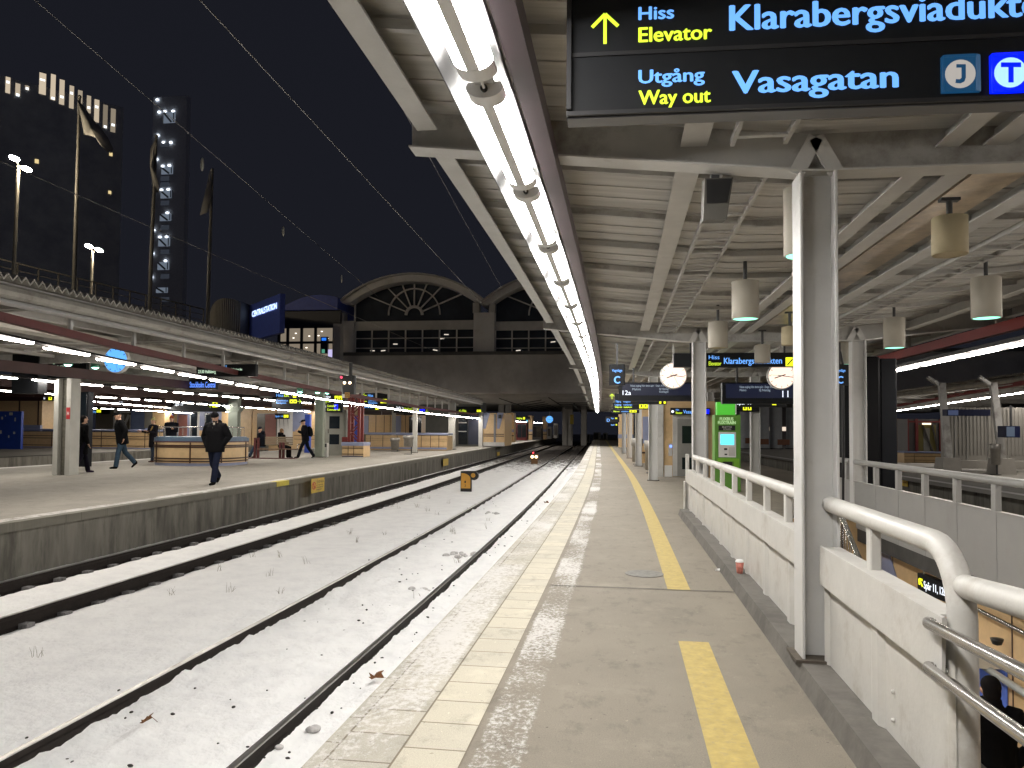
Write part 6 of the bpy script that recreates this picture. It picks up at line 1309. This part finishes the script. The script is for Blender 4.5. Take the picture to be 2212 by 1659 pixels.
t, cv, wh = tiled('tiled_counter', 'dim beige counter with brown stripes on the right hand platform', 'counter', 33, 1953, 979, 2046, 1000, 1, ((985, 987), (993, 995), (998, 1000)), (1975, ), (975, 979), None)
t, cv, wh = rwall('red_kiosk', 'dim red framed kiosk with a yellow lit window on the right hand platform', 'kiosk', 33.6, (1960, 905, 2034, 979), 1.2, mat('kiosk_dim', (.09, .08, .075), .5))
put_box(t, cv, 1983, 918, 2022, 975, mat('kiosk_yellow', (.13, .105, .02), .5), 'yellow_panel', -.02); put_box(t, cv, 1994, 925, 2008, 974, mat('kiosk_pale', (.2, .19, .16), .5), 'pale_panel', -.04); put_box(t, cv, 1992, 914, 2010, 917, emis('kiosk_lamp', (1, .8, .55), 2.), 'tube_lamp', -.06)
for x0, x1 in ((1960, 1963), (1976, 1983), (2028, 2031)): put_box(t, cv, x0, 905, x1, 978, REDM, 'red_frame', -.07)
put_box(t, cv, 1960, 909, 2034, 913, REDM, 'red_frame', -.072); put_box(t, cv, 1960, 975, 2034, 979, REDM, 'red_frame', -.072)
mb = MB(); a, z0 = cv(1992, 975); b_, z1 = cv(2012, 918); mb.bar((b_, -.08, z0), (a, -.08, z1), .06, .04, (0, 1, 0)); a2, _ = cv(2024, 918); mb.bar((a2, -.08, z0), (b_, -.08, z1), .06, .04, (0, 1, 0)); mb.build('red_brace', mat('kiosk_dark', (.03, .025, .022), .6), t, local=True)
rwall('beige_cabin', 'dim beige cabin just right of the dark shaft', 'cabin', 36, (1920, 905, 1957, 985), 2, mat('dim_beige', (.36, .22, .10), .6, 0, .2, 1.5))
t, cv, wh = rwall('monitor', 'blue monitor box hung in front of the corrugated wall', 'monitor', 28, (2173, 920, 2204, 945), .6, mat('monitor_blue', (.010, .014, .05), .5, spec=.2)); put_box(t, cv, 2174, 922, 2192, 943, emis('monitor_dim', (.05, .065, .09), 1), 'screen', -.01); mb = MB(); mb.bar((.25, .2, wh[1]), (.25, .2, wh[1]+.7), .06, .06); mb.build('hanger', DARKSTEEL, t, local=True)
t, cv, wh = rwall('departure_screen', 'dark departure screen under the lamp row of the right hand platform', 'screen', 27.5, (2046, 884, 2140, 898), .4, mat('monitor_blue', (.010, .014, .05), .5, spec=.2)); put_box(t, cv, 2048, 886, 2070, 897, emis('faint_blue', (.03, .04, .08), 1), 'screen', -.01)
litter_bin('dark bin with a pale box on the concrete base by the corrugated wall', (atY(2150, 960, 28.4).x, 28.4), .17, .7, .35, 'bins on the right hand platform')
wa, wb = atX(1965, 1036, 9.15), atX(1983, 1052, 9.15); oy = off(wa.y); t = thing('warning_sign', 'yellow warning plate on the wall of the right hand platform seen through the parapet', 'sign', (9.17+oy, wb.y, -.6)); mb = MB(); mb.box(9.17+oy, 9.185+oy, wb.y, wa.y, wb.z, wa.z); mb.build('plate', mat('warning_yellow', (.62, .42, .05), .5), t); mb = MB(); mb.box(9.164+oy, 9.169+oy, wb.y+.1, wa.y-.1, wb.z+(wa.z-wb.z)*.6, wa.z-.05); mb.build('text_band', mat('warning_brown', (.3, .12, .04), .6), t)
# dim view behind the ticket machine
for i, x in enumerate((1612, 1648, 1676, 1712)):
    b0 = atZ(x, 970, 0); t = thing('round_pillar', ('leftmost', 'second', 'third', 'rightmost')[i]+' dim concrete pillar beyond the ticket machine', 'pillar', b0, 'dim pillars beyond the ticket machine'); mb = MB(); mb.lathe([(.55, 0), (.5, .1), (.5, 3.4)], (0, 0, 0), 20); mb.build('shaft', mat('dim_pillar', (.25, .26, .27), .7, 0, .1, 2), t, local=True); mb = MB(); mb.lathe([(.58, 0), (.58, .08)], (0, 0, 0), 20); mb.build('base_ring', DARKSTEEL, t, local=True)
row_from([atZ(x, y, 2.9) for x, y in ((1590, 916.5), (1640, 909), (1690, 903.5), (1760, 895))], 'seen over the ticket machine', 'strip lamps seen over the ticket machine', lambda p: True, 0, 12, 2.2)
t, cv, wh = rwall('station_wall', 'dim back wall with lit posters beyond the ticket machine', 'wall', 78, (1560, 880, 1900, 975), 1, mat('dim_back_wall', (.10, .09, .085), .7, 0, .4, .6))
put_box(t, cv, 1660, 922, 1716, 931, emis('lit_band', (.75, .62, .5), .9), 'lit_band', -.05)
for (x, w_, c_, nm) in ((1662, 6, (.1, .25, .6), 'a'), (1700, 6, (.5, .55, .7), 'b'), (1706, 4, (.5, .03, .06), 'c'), (1672, 3, (.4, .4, .42), 'd')): put_box(t, cv, x, 934, x+w_, 962, emis('poster_'+nm, c_, .6), 'lit_poster', -.06)
for i, (x, y) in enumerate(((1620, 950), (1645, 952), (1690, 953))):
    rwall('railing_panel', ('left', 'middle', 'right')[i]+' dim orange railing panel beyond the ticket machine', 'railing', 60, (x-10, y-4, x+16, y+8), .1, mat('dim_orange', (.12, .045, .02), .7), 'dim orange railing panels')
# ================================================================== STATION HALL OVER THE TRACKS
YH = 82.
STONE = mat('pale_stone', (.82, .81, .80), .8, 0, .1, .6, dirt=(.6, .57, .52), dscale=.3); STONED = mat('dark_viaduct_concrete', (.60, .59, .575), .85, 0, .15, .35, dirt=(.42, .41, .4), dscale=.2)
HALLGLASS = mat('hall_glass', (.05, .06, .08), .6, 0, .3, .3, spec=.1)
plh = Plane((0, YH, 0)); hall = thing('station_hall', 'station hall with large fan windows bridging the tracks in the distance', 'building', (-20, YH, 8))
def hp(x, y, Y=YH): q = atY(x, y, Y); return (q.x, q.z)
def hbox(x0, y0, x1, y1, m, nm, y_front=0., depth=.6, par=hall):
    (a, z1), (b, z0) = hp(x0, y0), hp(x1, y1); mb = MB(); mb.box(a, b, YH+y_front, YH+y_front+depth, z0, z1); return mb.build(nm, m, par)
def arch(cx_, wide, spring, top, base, nm, seed):
    (c0, zb), (c1, zt) = hp(cx_, base), hp(cx_, top); _, zs = hp(cx_-wide, spring); hw = c0-hp(cx_-wide, base)[0]; rise = zt-zs; R_ = (hw*hw+rise*rise)/(2*rise); ccz = zt-R_; cx0 = c1
    def arcp(r, n=26, hwid=hw): 
        a0 = math.asin(min(1, hwid/r)); return [(cx0+r*math.sin(a0-2*a0*k/n), ccz+r*math.cos(a0-2*a0*k/n)) for k in range(n+1)]
    mb = MB(); mb.prism(arcp(R_)+[(cx0-hw, zb), (cx0+hw, zb)], YH+.25, YH+.30, 'xz'); win = mb.build('arch_window', HALLGLASS, hall)
    mb = MB(); o_, i_ = arcp(R_+.75, 26, hw+1.2), arcp(R_+.05, 26, hw+.05)
    for k in range(26): mb.prism([o_[k], o_[k+1], i_[k+1], i_[k]], YH-1.3, YH+.35, 'xz')
    mb.build('arch_moulding', STONE, hall)
    o2, i2 = arcp(R_+.92, 26, hw+1.5), arcp(R_+.751, 26, hw+1.25); mb = MB()
    for k in range(26): mb.prism([o2[k], o2[k+1], i2[k+1], i2[k]], YH-1.7, YH+6, 'xz')
    mb.build('arch_roof', STONED, hall)
    mb = MB(); hub = (cx0, zs-(zs-zb)*.62)
    def bar(p, q, w): mb.bar((p[0], YH+.1, p[1]), (q[0], YH+.1, q[1]), w, .22, (0, 1, 0))
    rr_ = hw*.135; rm = hw*.43
    for k in range(9):
        a = math.pi*(k+.0)/8; d = (math.cos(a), math.sin(a)); L2 = rr_
        while L2 < hw*1.3:
            x, z = hub[0]+d[0]*L2, hub[1]+d[1]*L2
            if abs(x-cx0) > hw or (x-cx0)**2+(z-ccz)**2 > R_*R_: break
            L2 += .1
        if 0 < k < 8: bar((hub[0]+d[0]*rr_, hub[1]+d[1]*rr_), (hub[0]+d[0]*L2, hub[1]+d[1]*L2), .13)
    for rad, w in ((rr_, .3), (rm, .14)):
        for k in range(20): a, b = math.pi*k/20, math.pi*(k+1)/20; bar((hub[0]+rad*math.cos(a), hub[1]+rad*math.sin(a)), (hub[0]+rad*math.cos(b), hub[1]+rad*math.sin(b)), w)
    bar((cx0-hw, zb), (cx0-hw, zs), .15); bar((cx0+hw, zb), (cx0+hw, zs), .15)
    mb.build('glazing_bars', STONE, win)
    # lower windows
    (xa, z1), (xb, z0) = hp(cx_-wide, base+16), hp(cx_+wide, 771); mb = MB(); mb.box(xa, xb, YH+.25, YH+.3, z0, z1); lw = mb.build('band_window', HALLGLASS, hall)
    mb = MB()
    for k in range(8): x = xa+(xb-xa)*k/7; mb.box(x-.07, x+.07, YH+.05, YH+.22, z0, z1)
    for f in (.33, .67): mb.box(xa, xb, YH+.06, YH+.21, z0+(z1-z0)*f-.05, z0+(z1-z0)*f+.05)
    mb.build('glazing_bars', STONE, lw)
    (xa, z1), (xb, z0) = hp(cx_-wide, base), hp(cx_+wide, base+16); mb = MB(); mb.box(xa, xb, YH-.1, YH+.4, z0, z1); mb.build('transom_band', STONED, hall)
    rr = random.Random(seed); mb = MB()
    for k in range(6): x, z = hp(rr.uniform(cx_-wide*.8, cx_+wide*.9), rr.uniform(722, 764)); mb.bar((x, YH+.2, z), (x+.5, YH+.2, z+rr.uniform(-.1, .1)), .09, .04, (0, 1, 0))
    mb.build('lamp_glints', emis('far_lamp_glint', (.8, .72, .6), .8), lw, )
arch(895, 128, 658, 613, 695, 'a', 1); arch(1198, 128, 658, 613, 695, 'b', 2)
hbox(735, 695, 767, 772, STONE, 'pier', -.5, 1.2); hbox(1025, 677, 1069, 772, STONE, 'pier', -.5, 1.2); hbox(728, 660, 745, 695, STONED, 'pier', -.4, 1.2); hbox(1023, 655, 1036, 677, STONED, 'pier', -.4, 1.2); hbox(1058, 655, 1071, 677, STONED, 'pier', -.4, 1.2)
br = thing('viaduct', 'broad dark concrete viaduct crossing over the tracks below the station hall', 'viaduct', (-10, YH, 5))
(a, z1), (b, z0) = hp(600, 771), hp(1900, 850); mb = MB(); mb.box(a-30, b+30, YH-.9, YH+1.5, z0, z1); mb.build('parapet_wall', STONED, br)
mb = MB(); mb.box(a-30, b+30, YH-1.1, YH+1.6, z1+.001, z1+.35); mb.build('cornice', mat('dark_cornice', (.12, .12, .12), .8), br)
mb = MB(); mb.box(a-30, b+30, YH+1.51, YH+75, z0+.02, z0+.5)
mb.build('soffit', mat('viaduct_soffit', (.5, .48, .45), .85, 0, .15, .4), br)
for i in range(30): mb = MB(); mb.box(a-30, b+30, YH+2+i*2.4, YH+2.5+i*2.4, z0-.28, z0+.015); mb.build('soffit_rib', mat('viaduct_soffit', (.5, .48, .45), .85), br)
for (x, y1) in ((1085, 952), (1100, 952), (1222, 955), (1232, 955), (1262, 955)):
    (xa, za), (xb, zb) = hp(x, 850, YH+30), hp(x, 950, YH+30); mb = MB(); mb.box(xa-.4, xa+.4, YH+29, YH+30, -1, z0-.3); mb.build('support', mat('viaduct_soffit', (.5, .48, .45), .85), br)
mb = MB()
for i in range(7):
    yy = YH+4+i*6; x = off(yy)-3.2; mb.tube([(x-3, yy, z0-.3), (x-2, yy, z0-.9), (x+2, yy, z0-.9), (x+3, yy, z0-.3)], .05, 6); mb.tube([(x-.1, yy, z0-.9), (x-.1, yy, z0-1.3)], .09, 6); mb.tube([(x-9, yy+2, z0-.3), (x-7, yy+2, z0-1.0), (x-4, yy+2, z0-.5)], .05, 6)
tag(mb.build('catenary_brackets', DARKSTEEL), 'dark overhead wire brackets hanging under the viaduct', 'wire bracket', kind='stuff')
# ---- lit lobby and blue sign on the left of the hall
lob = thing('lobby_building', 'dark building with a lit glass lobby left of the fan windows', 'building', (-28, YH-2, 8)); YL = YH-2
def lbox(x0, y0, x1, y1, m, nm, f=0., d=.4):
    (a, z1), (b, z0) = hp(x0, y0, YL), hp(x1, y1, YL); mb = MB(); mb.box(a, b, YL+f, YL+f+d, z0, z1); return mb.build(nm, m, lob)
NAVYW = mat('navy_cladding', (.06, .10, .46), .5)
lbox(603, 672, 735, 708, mat('dark_cladding', (.02, .022, .035), .5), 'upper_wall'); g_ = lbox(602, 708, 722, 800, emis('lobby_glow', (.17, .14, .105), 1.), 'lobby_glass', .1)
for x in (602, 621, 651, 681, 721): lbox(x-2, 708, x+2, 800, BLACK, 'mullion', -.05)
lbox(602, 738, 722, 742, BLACK, 'floor_edge', -.06); lbox(722, 700, 736, 800, STONED, 'side_wall', -.3, 1.)
for (x, y) in ((639, 720), (668, 726), (695, 716), (688, 725), (634, 730), (662, 751), (708, 731)): lbox(x-1.6, y-.8, x+1.6, y+.8, emis('lobby_spot', (1, .9, .75), 2.2), 'ceiling_spot', -.02, .05)
lbox(694, 728, 709, 764, mat('screen_case', (.01, .012, .03), .4), 'info_screen', -.2); lbox(697, 730.5, 706, 736, emis('screen_blue', (.02, .18, .9), 1.), 'info_screen_header', -.26); lbox(697, 755, 703, 763, emis('screen_green', (.08, .3, .2), .8), 'info_screen_panel', -.26)
lbox(709, 755, 721, 772, emis('screen_lilac', (.55, .5, .8), .8), 'lit_picture', -.03)
mb = MB(); (a, z0), (b, z1) = hp(606, 672, YL), hp(733, 638, YL); n_ = 16; top = [(a+(b-a)*k/n_, z0+(z1-z0)*math.sin(math.pi*k/n_*.72+.0)**.8 if k else z0) for k in range(n_+1)]
mb.prism(top+[(b, z0)], YL-.5, YL+8, 'xz'); mb.build('curved_roof', NAVYW, lob)
pb_ = Plane(atY(545, 690, 75), math.radians(-45)); t, cv, wh = sign('name_wall', 'blue wall with the lit letters CENTRALSTATION left of the lobby', 'sign', pb_, 508, 672, 604, 745, .5, NAVYW)
put_text(t, cv, 'CENTRALSTATION', emis('name_letters', (.55, .72, 1.), 1.5), 545.5, 685, 598, 672.5, .03, -.05)
dr = thing('ribbed_drum', 'dark ribbed round stair drum left of the blue name wall', 'drum', atY(487, 720, 74)); (a, z1), (b, z0) = hp(455, 650, 74), hp(520, 725, 74); mb = MB(); n_ = 26
for k in range(n_):
    f = k/(n_-1); x = a+(b-a)*f; h = z0+(z1-z0)*(math.sin(math.pi*(.12+.5*f))**.9); mb.box(x-.05, x+.05, 73.7-1.5*math.sin(math.pi*f), 76, z0-2, h)
mb.build('ribs', mat('drum_grey', (.12, .115, .11), .7), dr); mb = MB(); mb.box(a, b, 74.5, 75.5, z0-2, z0+(z1-z0)*.4); mb.build('core', mat('drum_dark', (.04, .04, .04), .7), dr)
# ================================================================== TOWERS, FLAGPOLES, STREET LAMPS ON THE LEFT
TOWERM = mat('dark_tower_facade', (.80, .82, .90), .7, 0, .2, .2)
pt_ = Plane(atY(0, 300, 140), math.radians(50)); t, cv, wh = sign('office_tower', 'dark office block with a row of tall lit windows at upper left', 'building', pt_, -160, 120, 262, 720, 12, TOWERM)
WIN = [(38, 65, 168, 280, 1), (102, 130, 210, 296, .8), (165, 190, 225, 260, .6), (258, 298, 140, 290, 1), (333, 360, 150, 325, 1), (390, 418, 185, 355, .9), (455, 480, 225, 380, .8), (510, 535, 255, 420, .6), (568, 592, 290, 410, .7), (618, 645, 315, 470, .9), (675, 700, 350, 510, .35), (725, 752, 375, 535, .45), (-40, -10, 150, 260, .7)]
for i, (x0, x1, y0, y1, br_) in enumerate(WIN):
    k = int(br_*10); w_ = put_box(t, cv, x0*.3307, 109.7+.3307*y0, x1*.3307, 109.7+.3307*y1, emis('office_window_%d' % k, (.46*br_, .38*br_, .28*br_), 1.), 'lit_window', -.05)
    yy = y0+(y1-y0)*((.35, .93, .7)[i % 3]); put_box(t, cv, (x0+3)*.3307, 109.7+.3307*(yy-12), (x1-4)*.3307, 109.7+.3307*(yy+8), emis('office_lamp', (.9, .95, 1), 1.2), 'ceiling_lamp', -.12)
for (x, y, s_) in ((724, 676, 10), (717, 925, 9), (240, 722, 12)): put_box(t, cv, (x-s_)*.3307, 109.7+.3307*(y-s_*1.3), (x+s_)*.3307, 109.7+.3307*(y+s_*1.3), emis('small_window', (.8, .62, .3), .8), 'lit_window', -.05)
ps_ = Plane((0, 150, 0)); t, cv, wh = sign('stair_tower', 'dark glazed stair tower with small white lights on every landing', 'building', ps_, 331, 210, 398, 720, 1.5, mat('stair_tower_dark', (.80, .82, .90), .5))
for (x0, x1, y0, y1) in ((1055, 1130, 762, 805), (1050, 1120, 915, 962), (1045, 1118, 1068, 1110), (1035, 1110, 1224, 1276), (1030, 1105, 1382, 1430), (1020, 1095, 1548, 1580), (1070, 1145, 405, 470)):
    w_ = put_box(t, cv, x0*.3307, 109.7+.3307*y0, x1*.3307, 109.7+.3307*y1, emis('landing_window', (.095, .115, .145), 1.), 'landing_window', -.05)
    mb = MB(); a, z0 = cv(x0*.3307, 109.7+.3307*y1); b, z1 = cv((x0+25)*.3307, 109.7+.3307*y0); mb.bar((a, -.12, z1), (b+1, -.12, z0), .35, .05, (0, 1, 0)); mb.bar((b+1.5, -.12, z0), (b+1.5, -.12, z1), .2, .05, (0, 1, 0)); mb.build('window_bars', BLACK, w_, local=True)
for y0 in (820, 860, 980, 1140, 1300, 1460, 600, 1610): put_box(t, cv, 1050*.3307, 109.7+.3307*y0, 1105*.3307, 109.7+.3307*(y0+28), emis('dim_landing', (.022, .026, .034), 1.), 'landing_window', -.05)
for (x, y) in ((1030, 322), (1042, 402), (1079, 398), (1133, 396), (1033, 553), (1070, 600), (1118, 600), (1026, 710), (1065, 755), (1108, 750), (1057, 910), (1101, 907), (1095, 1060), (1008, 1170), (1046, 1218), (1090, 1217), (1000, 1325), (1083, 1373), (993, 1480)):
    a, z = cv(x*.3307, 109.7+.3307*y); mb = MB(); mb.ell((a, -.2, z), .36, .2, .24, 8, 6); mb.build('landing_lamp', emis('landing_lamp', (.85, .93, 1), 2.), t, local=True)
# street lamps
def street_lamp(lab, Y, foot, topp, heads):
    f_ = atY(*foot, Y); t_ = atY(*topp, Y); t = thing('street_lamp', lab, 'street lamp', f_, 'double street lamps on the viaduct')
    mb = MB(); mb.tube([f_-Vector((0, 0, 3)), t_], [.13, .10], 10); mb.build('pole', mat('lamp_pole_grey', (.30, .29, .27), .5), t)
    for (x, y) in heads:
        h_ = atY(x, y, Y); mb = MB(); mb.bar(t_, h_+Vector((0, 0, .12)), .07, .07); mb.build('arm', DARKSTEEL, t)
        mb = MB(); mb.ell(h_, .34, .30, .16, 14, 8, Matrix.Rotation(math.radians(20), 3, 'Y')); mb.build('lamp_head', emis('street_light', (1., .82, .55), 240.), t)
street_lamp('taller double headed street lamp at the left edge', 45, (28, 585), (40, 357), ((31, 342), (57, 365)))
street_lamp('shorter double headed street lamp between the first two flagpoles', 60, (197, 625), (200, 543), ((192, 532), (214, 540)))
POLE = mat('flagpole_white', (.17, .165, .155), .5); FLAG = mat('grey_flag', (.30, .295, .29), .8, 0, .15, 1)
def flagpole(lab, Y, foot, top, outline):
    f_, t_ = atY(*foot, Y), atY(*top, Y); t = thing('flagpole', lab, 'flagpole', f_, 'flagpoles behind the far canopy'); mb = MB(); mb.tube([f_-Vector((0, 0, 3)), f_+(t_-f_)*.5, t_], [.15, .13, .09], 10); mb.ell(t_, .13, .13, .13, 8, 6); mb.build('pole', POLE, t)
    pts = [atY(x*.3307, 109.7+.3307*y, Y-.15) for x, y in outline]; c_ = sum(pts, Vector())/len(pts); mb = MB()
    fr = [Vector((p.x, p.y-.35*math.sin(p.x*3+p.z*1.4), p.z)) for p in pts]; cf = Vector((c_.x, c_.y-.5, c_.z)); n_ = len(fr)
    mb.add([cf]+fr, [(0, k+1, (k+1) % n_+1) for k in range(n_)], True); mb.add([cf+Vector((0, .03, 0))]+[p+Vector((0, .03, 0)) for p in fr], [(0, (k+1) % n_+1, k+1) for k in range(n_)], True); mb.build('flag', FLAG, t)
flagpole('tallest flagpole with a drooping flag at the left', 48, (160, 620), (172, 209), [(525, 330), (560, 370), (600, 440), (640, 490), (680, 550), (718, 630), (710, 660), (690, 655), (650, 600), (640, 575), (590, 560), (545, 545), (540, 400)])
flagpole('middle flagpole with a furled flag beside the lit stair tower', 52, (322, 665), (338, 294), [(1012, 575), (1018, 640), (1014, 760), (1026, 860), (1020, 915), (996, 920), (984, 840), (988, 780), (1000, 650)])
flagpole('right flagpole with a narrow hanging flag', 56, (448, 695), (459, 367), [(1385, 780), (1388, 850), (1380, 960), (1355, 1058), (1320, 1082), (1330, 1000), (1360, 900)])
rl_ = thing('viaduct_railing', 'dark street railing behind the far canopy at left', 'railing', atY(150, 600, 50)); ra, rb = atY(-60, 545, 44), atY(440, 668, 62)
mb = MB(); mb.bar(ra, rb, .08, .1); mb.bar(ra-Vector((0, 0, .5)), rb-Vector((0, 0, .5)), .05, .05); mb.bar(ra-Vector((0, 0, 1.0)), rb-Vector((0, 0, 1.0)), .05, .05); mb.build('rails', mat('railing_dark', (.10, .095, .09), .6), rl_)
for k in range(14): p = ra+(rb-ra)*(k/13); mb = MB(); mb.bar(p-Vector((0, 0, 1.8)), p, .09, .09); mb.build('post', mat('railing_dark', (.10, .095, .09), .6), rl_)
mb = MB(); mb.bar(ra-Vector((0, 0, 2.4)), rb-Vector((0, 0, 2.4)), .8, 1.2); mb.build('deck_edge', TOWERM, rl_)
# ================================================================== OVERHEAD WIRES
WIRE = mat('overhead_wire', (.26, .25, .245), .5, .3)
def wire(lab, pts, Z, r, weights=()):
    a, b = atZ(*pts[0], Z), atZ(*pts[1], Z); a = a+(a-b).normalized()*8; mb = MB(); mb.tube([a, b], r, 6); w = mb.build('overhead_wire', WIRE); tag(w, lab, 'wire', 'overhead wires')
    for (x, y) in weights:
        q = atZ(x, y, Z); mb = MB(); mb.ell(q-Vector((0, 0, .10)), .03, .03, .12, 8, 6); mb.build('dropper_weight', mat('dropper_pale', (.5, .48, .42), .6), w)
wire('brightest overhead wire running from the top edge to the fan window', ((432, 0), (1040, 655)), 5.6, .0075)
wire('thin overhead wire with small pale weights crossing the upper left sky', ((75, 0), (815, 640)), 5.9, .005, ((437, 342), (612, 490), (738, 595)))
wire('low overhead wire crossing behind the flagpoles', ((0, 348), (960, 768)), 5.6, .007)
wire('faint overhead wire beside the near canopy edge', ((925, 335), (1085, 625)), 5.4, .004)
